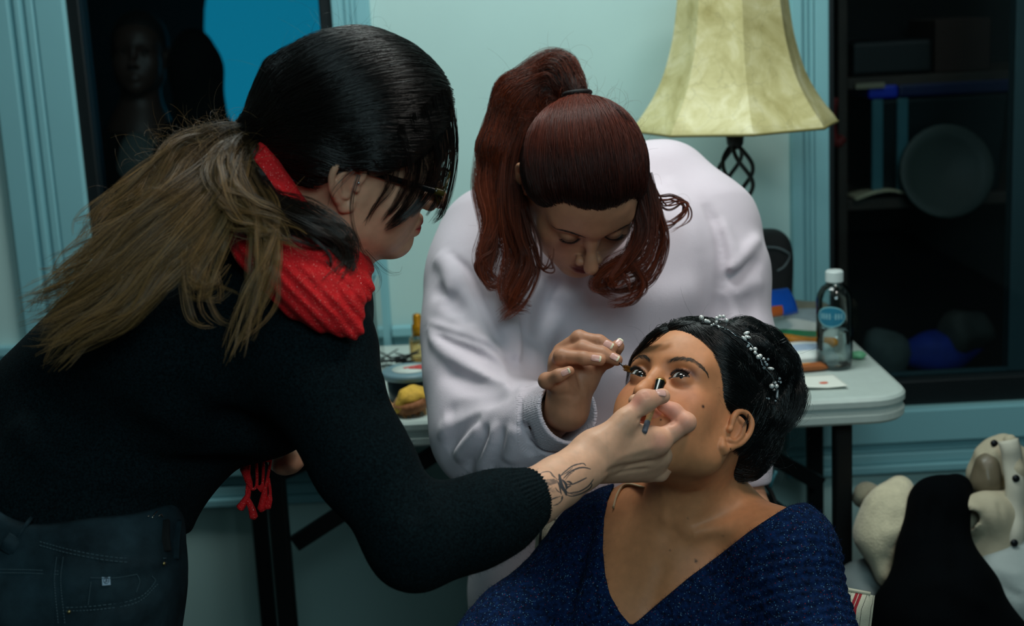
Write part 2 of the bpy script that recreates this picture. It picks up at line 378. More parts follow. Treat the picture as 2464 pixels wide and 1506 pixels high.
sh = mesh_obj('lamp_shade', v, f, M_shade, r, False); solid(sh, .002, -1)
M_rim = mat('shade binding', (120, 112, 64), .7)
rim = [np.array(v[k]) for k in range(N)] + [np.array(v[0])]
MB().tube(rim, .0028, 6).build('rim_binding', M_rim, sh, True)
M_iron = mat('dark wrought iron', (22, 20, 18), .5, .2, 40, .3, 120)
mm = lambda px: px * LD / FPX
o = MB().lathe([(.002, .012), (mm(50), .006), (mm(52), .002), (mm(30), -.006), (.004, -.008)], (lx_, ly_, lz - mm(14)), 24)
o.build('socket_plate', mat('pale brass plate', (120, 112, 88), .4, .1, 20, metal=.6), r, True)
MB().lathe([(mm(16), 0), (mm(22), -.004), (mm(20), -mm(24)), (mm(13), -mm(36)), (.003, -mm(38))], (lx_, ly_, lz - mm(18)), 20).build('neck', M_iron, r, True)
zc0, zc1 = lz - mm(44), lz - mm(200)
for k in range(5):
    pts = []
    for i in range(28):
        t = i / 27; rad = mm(8) + mm(38) * math.sin(math.pi * t) ** .9 ; a = 2 * math.pi * k / 5 + .4 + 2.6 * t
        pts.append((lx_ + rad * math.cos(a), ly_ + rad * math.sin(a), zc0 + (zc1 - zc0) * t))
    MB().tube(pts, .0042, 8).build('cage_bar', M_iron, r, True)
MB().lathe([(.009, zc1 - ZT_ + .01), (.013, zc1 - ZT_), (.013, zc1 - ZT_ - .02), (.009, zc1 - ZT_ - .03), (.009, .06), (.02, .045), (.056, .018), (.060, .006), (.056, 0)], (lx_, ly_, ZT_), 28).build('base', M_iron, r, True)

# ---- water bottle
bc = T(2008, 884, ZT_); bd = (bc - CAM) @ _F; k = bd / FPX
r = thing('water_bottle', 'half full clear water bottle with white cap standing on the table corner', 'bottle', bc)
R_ = 43 * k; H = 238 * k
M_pet = pane_mat('clear bottle plastic', (.95, .98, .98), 1.3)
m, nt, b = base_mat('still water'); nt.nodes.remove(b)
M_water = pane_mat('still water', (.86, .93, .93), 1.8)
pb = [(R_ * .8, .0), (R_ * .96, .006), (R_, .02), (R_, H * .30), (R_ * .97, H * .32), (R_, H * .36), (R_, H * .68), (R_ * .93, H * .76), (R_ * .72, H * .83), (R_ * .46, H * .865), (R_ * .42, H * .9)]
MB().lathe(pb, bc, 40, cap=False).build('bottle_body', M_pet, r, True)
MB().lathe([(R_ * .76, .004), (R_ * .92, .008), (R_ * .96, .022), (R_ * .96, H * .30), (R_ * .93, H * .32), (R_ * .95, H * .41), (.001, H * .41)], bc, 40).build('water', M_water, r, True)
cp = MB(); nn = 48
pr = [(R_ * .46, H * .885), (R_ * .47, H * .89), (R_ * .47, H * .985), (R_ * .42, H)]
vv = [(bc[0] + (rr + (.0006 if (q % 2 and 0 < i < 3) else 0)) * math.cos(2 * math.pi * q / nn), bc[1] + (rr + (.0006 if (q % 2 and 0 < i < 3) else 0)) * math.sin(2 * math.pi * q / nn), bc[2] + h) for i, (rr, h) in enumerate(pr) for q in range(nn)]
cp.add(vv, [(i * nn + q, i * nn + (q + 1) % nn, (i + 1) * nn + (q + 1) % nn, (i + 1) * nn + q) for i in range(3) for q in range(nn)] + [tuple(3 * nn + q for q in range(nn))])
cp.build('cap', mat('white cap plastic', (214, 224, 222), .4), r)
def lab(x0, x1, z0, z1, rad, nm, m_, oval=False, nu=24, nv=14):
    """patch wrapped on the bottle's front"""
    o = MB(); vv = []; ff = []
    if oval:
        vv.append((0, 0)); ff = [(0, 1 + q, 1 + (q + 1) % 40) for q in range(40)]
        vv += [(math.cos(2 * math.pi * q / 40), math.sin(2 * math.pi * q / 40)) for q in range(40)]
        for ring in (.66, .33): pass
    else:
        vv = [(2 * i / (nu - 1) - 1, 2 * j / (nv - 1) - 1) for j in range(nv) for i in range(nu)]
        ff = [(j * nu + i, j * nu + i + 1, (j + 1) * nu + i + 1, (j + 1) * nu + i) for j in range(nv - 1) for i in range(nu - 1)]
    pts = []
    for u, w_ in vv:
        a = (x0 + x1) / 2 + u * (x1 - x0) / 2; pts.append((bc[0] + rad * math.sin(a), bc[1] - rad * math.cos(a), bc[2] + (z0 + z1) / 2 + w_ * (z1 - z0) / 2))
    o.add(pts, ff); return o.build(nm, m_, r, True)
def ovalpatch(z, hh, a0, ha, rad, nm, m_):
    o = MB(); vv = [(0, 0)]; ff = []
    for j in range(1, 7):
        for q in range(48): vv.append((j / 6 * math.cos(2 * math.pi * q / 48), j / 6 * math.sin(2 * math.pi * q / 48)))
    ff = [(0, 1 + q, 1 + (q + 1) % 48) for q in range(48)] + [(1 + j * 48 + q, 1 + (j + 1) * 48 + q, 1 + (j + 1) * 48 + (q + 1) % 48, 1 + j * 48 + (q + 1) % 48) for j in range(5) for q in range(48)]
    o.add([(bc[0] + rad * math.sin(a0 + u * ha), bc[1] - rad * math.cos(a0 + u * ha), bc[2] + z + w_ * hh) for u, w_ in vv], ff)
    return o.build(nm, m_, r, True)
lb_ = ovalpatch(H * .56, H * .105, -.42, .82, R_ * 1.006, 'label', mat('pale label border', (120, 176, 186), .5))
q_ = ovalpatch(H * .56, H * .092, -.42, .75, R_ * 1.012, 'label_panel', mat('teal label print', (30, 112, 140), .5, .12, 60)); attach(q_, lb_)
# the raised lettering band across the oval: row of small pale strokes like the blurred word
o = MB()
for i in range(8):
    a = -.42 - .56 + i * .16
    for da, z0, z1 in ((0, -.03, .03), (.05, -.03, .03), (.025, -.005, .005)):
        if (i * 7 + int(da * 100)) % 5 == 3: continue
        q0 = a + da; o.add([(bc[0] + R_ * 1.02 * math.sin(q0 + s), bc[1] - R_ * 1.02 * math.cos(q0 + s), bc[2] + H * (.565 + z)) for s, z in ((-.014, z0), (.014, z0), (.014, z1), (-.014, z1))], [(0, 1, 2, 3)])
attach(o.build('lettering', mat('pale print', (150, 196, 204), .5), r), lb_)

# ---- soft packets and papers on the right of the table
def packet(name, label, cat, px, py, z, w_, h_, t_, rot, col, stripes=(), tilt=0.0, cr=.006, rough=.45, seed=1, Y=None):
    c = W(px, py, Y) if Y else T(px, py, z); nu, nv = 36, 28; vs = []
    for side in (1, -1):
        for j in range(nv):
            for i in range(nu):
                u, v_ = 2 * i / (nu - 1) - 1, 2 * j / (nv - 1) - 1
                d = (1 - abs(u) ** 2.6) * (1 - abs(v_) ** 2.2)
                vs.append((u * w_ / 2, v_ * h_ / 2, side * t_ / 2 * d ** .5 if d > 0 else 0))
    vs = np.array(vs); vs[:, 2] += cr * fuzz(vs, 60, seed) * (1 + 0 * vs[:, 0]); vs[:, 0] += cr * .6 * fuzz(vs, 45, seed + 1); vs[:, 1] += cr * .6 * fuzz(vs, 45, seed + 2)
    M_ = Matrix.Rotation(rot, 4, 'Z') @ Matrix.Rotation(tilt, 4, 'X')
    ww = np.array([M_ @ Vector(q) for q in vs]); zmin = ww[:, 2].min()
    ww += np.array([c[0], c[1], (z - zmin if not Y else c[2])])
    ff = []
    for s in (0, 1):
        b_ = s * nu * nv
        for j in range(nv - 1):
            for i in range(nu - 1):
                q = (b_ + j * nu + i, b_ + j * nu + i + 1, b_ + (j + 1) * nu + i + 1, b_ + (j + 1) * nu + i); ff.append(q if s == 0 else q[::-1])
    m0 = mat(name + ' film', col, rough, .06, 40); ob = mesh_obj(name, ww, ff, m0); solid(ob, .0008)
    for k_, (cs, lo, hi) in enumerate(stripes):
        ob.data.materials.append(mat(name + ' print', cs, rough, .1, 60))
        for fi, fc in enumerate(ff):
            j = (fi % ((nv - 1) * (nu - 1))) // (nu - 1); i = fi % (nu - 1)
            if lo[0] <= i / nu <= hi[0] and lo[1] <= j / nv <= hi[1]: ob.data.polygons[fi].material_index = k_ + 1
    return tag(ob, label, cat)
packet('snack_bag', 'white crumpled snack bag with green and orange print beside the water bottle', 'packet', 1922, 832, ZT_ + .002, .155, .12, .05, -.25, (222, 230, 226),
       (((40, 140, 92), (.2, .1), (.8, .2)), ((226, 142, 24), (.1, .0), (.95, .1)), ((160, 178, 186), (.3, .4), (.8, .75))), .35, .009)
packet('snack_bag', 'small white packet with faint blue print in front of the larger snack bag', 'packet', 1935, 872, ZT_ + .001, .115, .07, .03, .1, (226, 230, 226),
       (((160, 178, 200), (.2, .3), (.8, .6)),), .2, .005, seed=4)
packet('snack_bar', 'orange and brown wrapped snack bar between the white packet and the napkin', 'snack', 1935, 893, ZT_ + .001, .09, .025, .016, .15, (150, 84, 40), (((206, 128, 40), (.2, .3), (.6, .9)),), 0, .004, seed=7)
packet('plastic_bag', 'grey tan crumpled plastic bag behind the white snack bag', 'bag', 1905, 806, ZT_ + .001, .15, .07, .07, -.3, (128, 128, 112), (), .5, .014, .5, seed=9)
packet('blue_wrapper', 'shiny blue wrapper with an orange end beside the pink sleeve', 'wrapper', 1872, 728, .8, .075, .055, .03, .5, (18, 84, 190), (((190, 92, 40), (0, .0), (.4, .25)),), 1.0, .006, .25, seed=12, Y=2.72)
nc = [T(*q, ZT_ + .002) for q in ((1925, 938), (2040, 934), (2006, 904), (1920, 908))]
o = MB().sheet(lambda u, v_: (np.array(nc[0]) * (1 - u) + np.array(nc[1]) * u) * (1 - v_) + (np.array(nc[3]) * (1 - u) + np.array(nc[2]) * u) * v_ + np.array([0, 0, .001 + .004 * (1 - v_) * (1 - u) ** 2 + .008 * max(0, u - .6) * (1 - v_)]), 16, 10)
r = solid(o.build('napkin', mat('white paper napkin', (226, 228, 218), .8, .02, 50), None, True), .0012, 1); tag(r, 'white paper napkin with a red mark near the table corner', 'napkin')
c = T(1982, 921, ZT_ + .0052)
o = MB().sphere((0, 0, 0), 1, 8); v = np.array(o.v) * (.009, .006, .0012); v = v * (1 + .3 * fuzz(np.array(o.v), 3, 3)[:, None]) + c
mesh_obj('red_mark', v, o.f, mat('red print', (206, 84, 52), .7), r)
c = T(2062, 862, ZT_ + .002)
o = MB().sphere((0, 0, 0), 1, 10); v = np.array(o.v) * (.017, .012, .008); v = v * (1 + .3 * fuzz(np.array(o.v), 4, 5)[:, None]) + c + (0, 0, .007)
tag(mesh_obj('green_wrapper', v, o.f, mat('pale green foil', (104, 176, 132), .4, .2, 60)), 'small pale green crumpled wrapper behind the water bottle', 'wrapper')
# toiletry bag behind the pink sleeve
r = thing('toiletry_bag', 'black fabric bag with grey piping standing behind the pink sleeve', 'bag', W(1850, 730, 2.90))
def sq(u, v_, e):
    cu, su, cv, sv = math.cos(u), math.sin(u), math.cos(v_), math.sin(v_); g = lambda a: math.copysign(abs(a) ** e, a)
    return g(cv) * g(cu), g(cv) * g(su), g(sv)
cb = W(1838, 655, 2.90); hx, hz = 66 * 2.9 / FPX, 116 * 2.9 / FPX
bz = ZT_ + .001; cb[2] = (W(1850, 552, 2.90)[2] + bz) / 2; hz = W(1850, 552, 2.90)[2] - cb[2]
o = MB(); U_, V_ = 40, 24
vv = [np.array(sq(2 * math.pi * i / U_, -math.pi / 2 + math.pi * j / (V_ - 1), .55)) for j in range(V_) for i in range(U_)]
vv = [cb + (q[0] * hx * (1 + .1 * q[2] - .16 * (q[2] < -.2) * (-q[2] - .2)), q[1] * .055, q[2] * hz) for q in vv]
o.add(vv, [(j * U_ + i, j * U_ + (i + 1) % U_, (j + 1) * U_ + (i + 1) % U_, (j + 1) * U_ + i) for j in range(V_ - 1) for i in range(U_)])
o.build('bag_body', mat('black bag fabric', (16, 18, 20), .75, .2, 80, .3, 400), r, True)
pp = smooth_path([W(1835, 594, 2.842), W(1870, 596, 2.842), W(1892, 606, 2.845), W(1900, 616, 2.855), W(1888, 640, 2.847), W(1870, 652, 2.844)], 24)
MB().tube(pp, .0022, 6).build('piping', mat('grey piping', (96, 108, 112), .6), r, True)

# ---- left of the table: organiser, spray bottle, tub, hair pins, muffin
M_acr = pane_mat('clear acrylic', (.80, .89, .88), 1.5)
oc = T(868, 935, ZT_); hgt = W(900, 690, oc[1])[2] - ZT_
r = thing('acrylic_organiser', 'tall clear acrylic organiser at the left end of the table', 'organiser', oc)
xr, xl_ = T(917, 935, ZT_)[0], T(780, 935, ZT_)[0]
bevel(MB().box((xl_, oc[1], ZT_), (xr, oc[1] + .12, ZT_ + hgt)).build('case', M_acr, r), .004)
M_edge = mat('frosted acrylic edge', (170, 196, 194), .3, alpha=.6)
for x in (xr - .003, xr - .013, xr - .022): MB().box((x - .0015, oc[1] - .001, ZT_), (x + .001, oc[1] + .122, ZT_ + hgt)).build('edge_rib', M_edge, r)
for z in (.33, .66): MB().box((xl_ + .004, oc[1] + .004, ZT_ + hgt * z), (xr - .024, oc[1] + .116, ZT_ + hgt * z + .003)).build('drawer_shelf', M_edge, r)
sc0 = T(1010, 868, ZT_); sd = (sc0 - CAM) @ _F / FPX
r = thing('spray_bottle', 'small spray bottle of amber liquid with a gold cap beside the pink sleeve', 'bottle', sc0)
M_gold = mat('gold cap', (176, 122, 20), .3, .1, 20, metal=.4)
Rb = 23 * sd; h0 = 66 * sd
MB().lathe([(Rb * .9, 0), (Rb, .003), (Rb, h0 * .82), (Rb * .8, h0 * .95), (Rb * .4, h0)], sc0, 28).build('bottle_body', pane_mat('thin clear glass', (.97, .98, .98), .5), r, True)
MB().lathe([(Rb * .85, .002), (Rb * .95, .005), (Rb * .95, h0 * .74), (.001, h0 * .74)], sc0, 28).build('liquid', pane_mat('amber liquid', (.97, .78, .50), .4), r, True)
MB().lathe([(Rb * .62, h0 * .96), (Rb * .62, h0 + 22 * sd), (Rb * .45, h0 + 26 * sd), (Rb * .45, h0 + 46 * sd), (Rb * .3, h0 + 50 * sd)], sc0, 24).build('cap', M_gold, r, True)
uc = T(992, 966, ZT_); ud = (uc - CAM) @ _F / FPX
r = thing('round_tub', 'round dark tub with pale blue lid and red and white sticker behind the muffin', 'tub', uc)
ht = 62 * ud
MB().lathe([(52 * ud, 0), (54 * ud, .004), (58 * ud, ht)], uc, 40).build('tub_body', mat('dark tub contents', (18, 34, 42), .3, .1, 20), r, True)
ld = MB().lathe([(58 * ud, ht), (70 * ud, ht + .002), (71 * ud, ht + .011), (66 * ud, ht + .014), (.001, ht + .0145)], uc, 48).build('lid', mat('pale blue lid', (112, 140, 150), .4, .03, 20), r, True)
st1 = MB().lathe([(44 * ud, .0), (44 * ud, .0006), (.001, .0007)], uc + (0, 0, ht + .0145), 40).build('sticker', mat('white sticker', (206, 214, 206), .5, .06, 40), r, True); attach(st1, ld)
for k, (dx, dy, a, b_) in enumerate(((.018, -.004, .02, .004), (.022, .006, .014, .005), (.004, .012, .018, .004))):
    q = MB().box((-a, -b_, 0), (a, b_, .0006), Matrix.Translation(uc + (dx, dy, ht + .0155)) @ Matrix.Rotation(.4 * k - .3, 4, 'Z')).build('print', mat('red sticker print', (206, 60, 58), .5), r); attach(q, ld)
M_pin = mat('black hair pin wire', (14, 15, 17), .35, metal=.3)
pc = T(950, 884, ZT_); rr_ = random.Random(3)
for k in range(16):
    a = rr_.uniform(-.6, .6) + (math.pi if k % 3 == 0 else 0); L = rr_.uniform(.03, .055); c = pc + (rr_.uniform(-.025, .03), rr_.uniform(-.012, .02), .003 + .0016 * k)
    d = np.array([math.cos(a), math.sin(a), rr_.uniform(-.02, .12) if k < 11 else rr_.uniform(.3, .6)]); d = unit(d); s = unit(np.cross(d, (0, 0, 1))) * .003
    pts = [c - d * L / 2 + s, c + s, c + d * L / 2 + s * .8, c + d * (L / 2 + .002), c + d * L / 2 - s * .8, c - s * 1.3, c - d * L / 2 - s]
    tag(MB().tube(smooth_path(pts, 16), .0011, 5).build('hair_pin', M_pin, None, True), 'black hair pin in the loose heap behind the round tub', 'hair pin', 'heap of hair pins on the table')
mc = T(990, 1002, ZT_); md_ = (mc - CAM) @ _F / FPX
r = thing('muffin', 'half eaten golden muffin in a torn paper case on the table edge', 'muffin', mc)
o = MB().lathe([(.002, .0), (36 * md_, .0), (44 * md_, 28 * md_), (.002, 30 * md_)], (0, 0, 0), 32)
v = np.array(o.v); a = np.arctan2(v[:, 1], v[:, 0]); v[:, :2] *= (1 + .03 * np.cos(a * 16))[:, None]
M_case = mat('brown baking paper', (176, 112, 72), .7, .2, 60)
mt = Matrix.Rotation(-.25, 3, 'Y'); tr = lambda v: np.array([mt @ Vector(q) for q in v]) + mc + (0.004, .012, .008)
mesh_obj('paper_case', tr(v), o.f, M_case, r)
o = MB().sphere((0, 0, 0), 1, 22); v = np.array(o.v); nn = fuzz(v, 5, 2) * .12 + fuzz(v, 14, 5) * .05
v = v * (1 + nn[:, None]) * (47 * md_, 40 * md_, 30 * md_); v[:, 2] = np.where(v[:, 2] < 0, v[:, 2] * .4, v[:, 2]) + 30 * md_; bite = (v[:, 0] < -.012) & (v[:, 2] > 0)
v[bite, 2] -= (-.012 - v[bite, 0]) * .9
mesh_obj('muffin_top', tr(v), o.f, mat('golden crumb', (222, 172, 66), .8, .25, 70, .8, 130), r)
for k, (px, py, sx) in enumerate(((945, 990, 1), (978, 1003, .6), (1012, 996, .8))):
    c = T(px, py, ZT_)
    o = MB().sheet(lambda u, v_: c + np.array([(u - .5) * .028 * sx, (v_ - .5) * .012 - .004, .002 + .018 * v_ * sx + .006 * math.sin(u * 9 + k)]), 10, 6)
    solid(o.build('torn_paper', mat('torn paper scrap', (196, 150, 104), .7, .15, 60), r, True), .0006)
# ================================================================== sculpting kit: distance fields meshed by surface nets
def seg_dist(p, pts):
    """distance to a polyline and fraction along it"""
    best = None; tb = None; n = len(pts) - 1
    for i in range(n):
        a, b = pts[i], pts[i + 1]; ab = b - a
        t = np.clip((p - a) @ ab / (ab @ ab + 1e-12), 0, 1)
        q = p - a - t[:, None] * ab; d = np.sqrt(np.einsum('ij,ij->i', q, q))
        if best is None: best, tb = d, t / n
        else:
            m = d < best; best = np.where(m, d, best); tb = np.where(m, (t + i) / n, tb)
    return best, tb
class SDF:
    def __init__(s): s.ops = []
    def _add(s, fn, c, rad, mode, k): s.ops.append((fn, np.asarray(c, float), float(rad), mode, k)); return s
    def cone(s, a, b, ra, rb, k=.01, mode='u'):
        a, b = np.asarray(a, float), np.asarray(b, float); ab = b - a; L = ab @ ab + 1e-12
        def fn(p):
            t = np.clip((p - a) @ ab / L, 0, 1); q = p - a - t[:, None] * ab
            return np.sqrt(np.einsum('ij,ij->i', q, q)) - (ra + (rb - ra) * t)
        return s._add(fn, (a + b) / 2, np.sqrt(L) / 2 + max(ra, rb), mode, k)
    def chain(s, pts, radii, k=.01, mode='u'):
        for i in range(len(pts) - 1): s.cone(pts[i], pts[i + 1], radii[i], radii[i + 1], k, mode)
        return s
    def ball(s, c, r, k=.01, mode='u'): return s.ell(c, (r, r, r), k, mode)
    def ell(s, c, r, k=.01, mode='u', rot=None):
        c = np.asarray(c, float); r = np.asarray(r, float); R = None if rot is None else np.asarray(rot, float)
        def fn(p):
            q = p - c
            if R is not None: q = q @ R
            a = np.sqrt((q / r * (q / r)).sum(1)); b = np.sqrt((q / r ** 2 * (q / r ** 2)).sum(1))
            return a * (a - 1) / np.maximum(b, 1e-6)
        return s._add(fn, c, max(r), mode, k)
    def brush(s, pts, w, amp, taper=True):
        """push the surface out (amp > 0) or in along a line"""
        pts = np.asarray(pts, float)
        if pts.ndim == 1: pts = np.stack([pts, pts + 1e-5])
        if len(pts) > 2: pts = smooth_path(pts, max(5, 2 * len(pts) + 1))
        c = (pts.max(0) + pts.min(0)) / 2; rad = np.linalg.norm(pts - c, axis=1).max() + 2.4 * w
        def fn(p):
            d, t = seg_dist(p, pts); g = np.maximum(np.exp(-(d / w) ** 2) - .00315, 0)
            if taper and len(pts) > 2: g = g * np.clip(np.minimum(t, 1 - t) * 5, 0.15, 1)
            return -amp * g
        return s._add(fn, c, rad, 'd', 0)
    def fn(s, fn, c, rad, mode='u', k=.005): return s._add(fn, c, rad, mode, k)
    def eval(s, p, c=None, R=None):
        d = np.full(len(p), 9.0)
        ops = s.ops
        if c is not None:
            if getattr(s, '_n', -1) != len(ops):
                s._c = np.array([o[1] for o in ops]); s._r = np.array([o[2] for o in ops]); s._i = np.array([o[3] == 'i' for o in ops]); s._d = np.array([o[3] == 'd' for o in ops]); s._k = np.array([o[4] for o in ops]); s._n = len(ops)
            gap = np.sqrt(((s._c - c) ** 2).sum(1)) - s._r * 1.02 - R
            near = (gap < s._k) & ~s._d; km = s._k[near].max() if near.any() else .004
            act = s._i | (s._d & (gap < .001)) | (~s._d & (gap < np.maximum(s._k, km) + .004)); ops = [ops[i] for i in np.where(act)[0]]
        for fn, oc, rad, mode, k in ops:
            b = fn(p)
            if mode == 'u':
                h = np.maximum(k - np.abs(d - b), 0) / max(k, 1e-6); d = np.minimum(d, b) - h * h * k / 4
            elif mode == 's':
                h = np.maximum(k - np.abs(d + b), 0) / max(k, 1e-6); d = np.maximum(d, -b) + h * h * k / 4
            elif mode == 'i':
                h = np.maximum(k - np.abs(d - b), 0) / max(k, 1e-6); d = np.maximum(d, b) + h * h * k / 4
            else: d = d + b
        return d
    def grad(s, p, e=4e-4):
        g = np.stack([s.eval(p + np.eye(3)[i] * e) - s.eval(p - np.eye(3)[i] * e) for i in range(3)], 1)
        return g / (np.linalg.norm(g, axis=1)[:, None] + 1e-9)
    def bounds(s):
        lo = np.min([c - r for f, c, r, m, k in s.ops if m == 'u'], 0); hi = np.max([c + r for f, c, r, m, k in s.ops if m == 'u'], 0)
        return lo - .01, hi + .01

def surface(S, h, boxes=None, lo=None, hi=None, N=14):
    """mesh the zero level of S. h voxel size; boxes: optional [(lo,hi)] to restrict"""
    h = h * RES
    if lo is None: lo, hi = S.bounds()
    lo = np.asarray(lo, float); hi = np.asarray(hi, float)
    B = N * h; nb = np.ceil((hi - lo) / B).astype(int) + 1
    ii = np.stack(np.meshgrid(*[np.arange(n) for n in nb], indexing='ij'), -1).reshape(-1, 3)
    cen = lo + (ii + .5) * B; R = B * .87
    # coarse cull
    dd = np.full(len(cen), 9.0); has_i = any(o[3] == 'i' for o in S.ops)
    for s0 in range(0, len(cen), 60000): dd[s0:s0 + 60000] = S.eval(cen[s0:s0 + 60000])
    keep = np.abs(dd) < R * 1.5 + .012
    ii, cen = ii[keep], cen[keep]
    dim = nb * N + 2
    g = np.arange(N + 1); GX, GY, GZ = np.meshgrid(g, g, g, indexing='ij'); G = np.stack([GX, GY, GZ], -1).reshape(-1, 3)
    keys, pos, quads = [], [], []
    enc = lambda q: (q[:, 0] * dim[1] + q[:, 1]) * dim[2] + q[:, 2]
    E = [(a, b) for a in range(8) for b in range(8) if a < b and bin(a ^ b).count('1') == 1]
    off = np.array([[(c >> 2) & 1, (c >> 1) & 1, c & 1] for c in range(8)])
    for i, c in zip(ii, cen):
        p = lo + (i * N + G) * h
        d = S.eval(p, c, R).reshape(N + 1, N + 1, N + 1)
        sgn = d < 0
        if sgn.all() or not sgn.any(): continue
        cs = np.zeros((N, N, N), int)
        for a, b, e in off: cs += sgn[a:a + N, b:b + N, e:e + N]
        act = np.argwhere((cs > 0) & (cs < 8))
        if len(act) == 0: continue
        cv = np.stack([d[act[:, 0] + o[0], act[:, 1] + o[1], act[:, 2] + o[2]] for o in off], 1)
        acc = np.zeros((len(act), 3)); cnt = np.zeros(len(act))
        for a, b in E:
            va, vb = cv[:, a], cv[:, b]; m = (va < 0) != (vb < 0)
            t = np.where(m, va / np.where(m, va - vb, 1), 0)
            acc += np.where(m[:, None], off[a] + t[:, None] * (off[b] - off[a]), 0); cnt += m
        pos.append(lo + (i * N + act + acc / cnt[:, None]) * h); keys.append(enc(i * N + act))
        for ax in range(3):
            u, w_ = (ax + 1) % 3, (ax + 2) % 3
            s0 = sgn[:N, :N, :N]; sl = [slice(0, N)] * 3; sl[ax] = slice(1, N + 1); s1 = sgn[tuple(sl)]
            cr = np.argwhere(s0 != s1)
            if len(cr) == 0: continue
            flip = s0[cr[:, 0], cr[:, 1], cr[:, 2]]
            q0 = i * N + cr; eu = np.eye(3, dtype=int)[u]; ew = np.eye(3, dtype=int)[w_]
            Q = np.stack([enc(q0 - eu - ew), enc(q0 - ew), enc(q0), enc(q0 - eu)], 1)
            Q[~flip] = Q[~flip][:, ::-1]; quads.append(Q)
    keys = np.concatenate(keys); pos = np.concatenate(pos); Q = np.concatenate(quads)
    o = np.argsort(keys); keys = keys[o]; pos = pos[o]
    idx = np.searchsorted(keys, Q); idx = np.minimum(idx, len(keys) - 1)
    ok = (keys[idx] == Q).all(1); F = idx[ok]
    # one relaxing pass, then pull back to the zero level
    return pos, F
def relax(v, f, n=1, lam=.5):
    for _ in range(n):
        acc = np.zeros_like(v); cnt = np.zeros(len(v))
        for k in range(4):
            np.add.at(acc, f[:, k], v[f[:, (k + 1) % 4]]); np.add.at(acc, f[:, k], v[f[:, (k + 3) % 4]]); np.add.at(cnt, f[:, k], 2)
        v = v + lam * (acc / np.maximum(cnt, 1)[:, None] - v)
    return v
def close_pinholes(o):
    import bmesh
    bm = bmesh.new(); bm.from_mesh(o.data)
    bmesh.ops.holes_fill(bm, edges=[e for e in bm.edges if e.is_boundary], sides=10)
    for f in bm.faces: f.smooth = True
    bm.to_mesh(o.data); bm.free(); o.data.update()
def sculpt(name, S, h, m, parent=None, n=1, color=None, attrs=None, lo=None, hi=None, post=None):
    v, f = surface(S, h, lo=lo, hi=hi); v = relax(v, f, n)
    if post is not None: v = post(v)
    o = mesh_obj(name, v, f, m, parent); close_pinholes(o)
    if color is not None:
        c = color(v); a = o.data.color_attributes.new('tint', 'FLOAT_COLOR', 'POINT')
        a.data.foreach_set('color', np.concatenate([c, np.ones((len(c), 1))], 1).astype(np.float32).ravel())
    for k, fn in (attrs or {}).items():
        a = o.data.attributes.new(k, 'FLOAT', 'POINT'); a.data.foreach_set('value', fn(v).astype(np.float32))
    return o
L3 = lambda c: np.array(lin(c)[:3])

# ------------------------------------------------------------------ skin, hair, cloth materials
def skin_mat(name, rough=.5, sss=.12, bump=.12, scale=900):
    m, nt, b = base_mat(name)
    at = nd(nt, 'ShaderNodeAttribute', attribute_name='tint'); tc = nd(nt, 'ShaderNodeTexCoord')
    n = nd(nt, 'ShaderNodeTexNoise', i_Scale=90.0, i_Detail=4.0); nt.links.new(tc.outputs['Object'], n.inputs['Vector'])
    r = nd(nt, 'ShaderNodeMapRange', i_1=.3, i_2=.7, i_3=.93, i_4=1.07); nt.links.new(n.outputs['Fac'], r.inputs[0])
    s = nd(nt, 'ShaderNodeVectorMath', operation='SCALE'); nt.links.new(at.outputs['Color'], s.inputs[0]); nt.links.new(r.outputs[0], s.inputs['Scale'])
    nt.links.new(s.outputs[0], b.inputs['Base Color']); b.inputs['Roughness'].default_value = rough
    b.inputs['Subsurface Weight'].default_value = sss; b.inputs['Specular IOR Level'].default_value = .36; b.inputs['Subsurface Radius'].default_value = (1, .35, .2); b.inputs['Subsurface Scale'].default_value = .0022
    n2 = nd(nt, 'ShaderNodeTexNoise', i_Scale=float(scale), i_Detail=2.0); nt.links.new(tc.outputs['Object'], n2.inputs['Vector'])
    bp = nd(nt, 'ShaderNodeBump', i_Strength=bump, i_Distance=.0006); nt.links.new(n2.outputs['Fac'], bp.inputs['Height']); nt.links.new(bp.outputs[0], b.inputs['Normal'])
    return m
def hair_mat(name, root, tip=None, rough=.3, var=.35, t0=.2, t1=.9, spec=.55):
    m, nt, b = base_mat(name)
    hi = nd(nt, 'ShaderNodeHairInfo')
    mx = nd(nt, 'ShaderNodeMix', data_type='RGBA'); mx.inputs[6].default_value = lin(root); mx.inputs[7].default_value = lin(tip or root)
    r = nd(nt, 'ShaderNodeMapRange', i_1=t0, i_2=t1); nt.links.new(hi.outputs['Intercept'], r.inputs[0]); nt.links.new(r.outputs[0], mx.inputs[0])
    rv = nd(nt, 'ShaderNodeMapRange', i_1=0.0, i_2=1.0, i_3=1 - var, i_4=1 + var); nt.links.new(hi.outputs['Random'], rv.inputs[0])
    s = nd(nt, 'ShaderNodeVectorMath', operation='SCALE'); nt.links.new(mx.outputs[2], s.inputs[0]); nt.links.new(rv.outputs[0], s.inputs['Scale'])
    nt.links.new(s.outputs[0], b.inputs['Base Color']); b.inputs['Roughness'].default_value = rough; b.inputs['Specular IOR Level'].default_value = spec
    return m
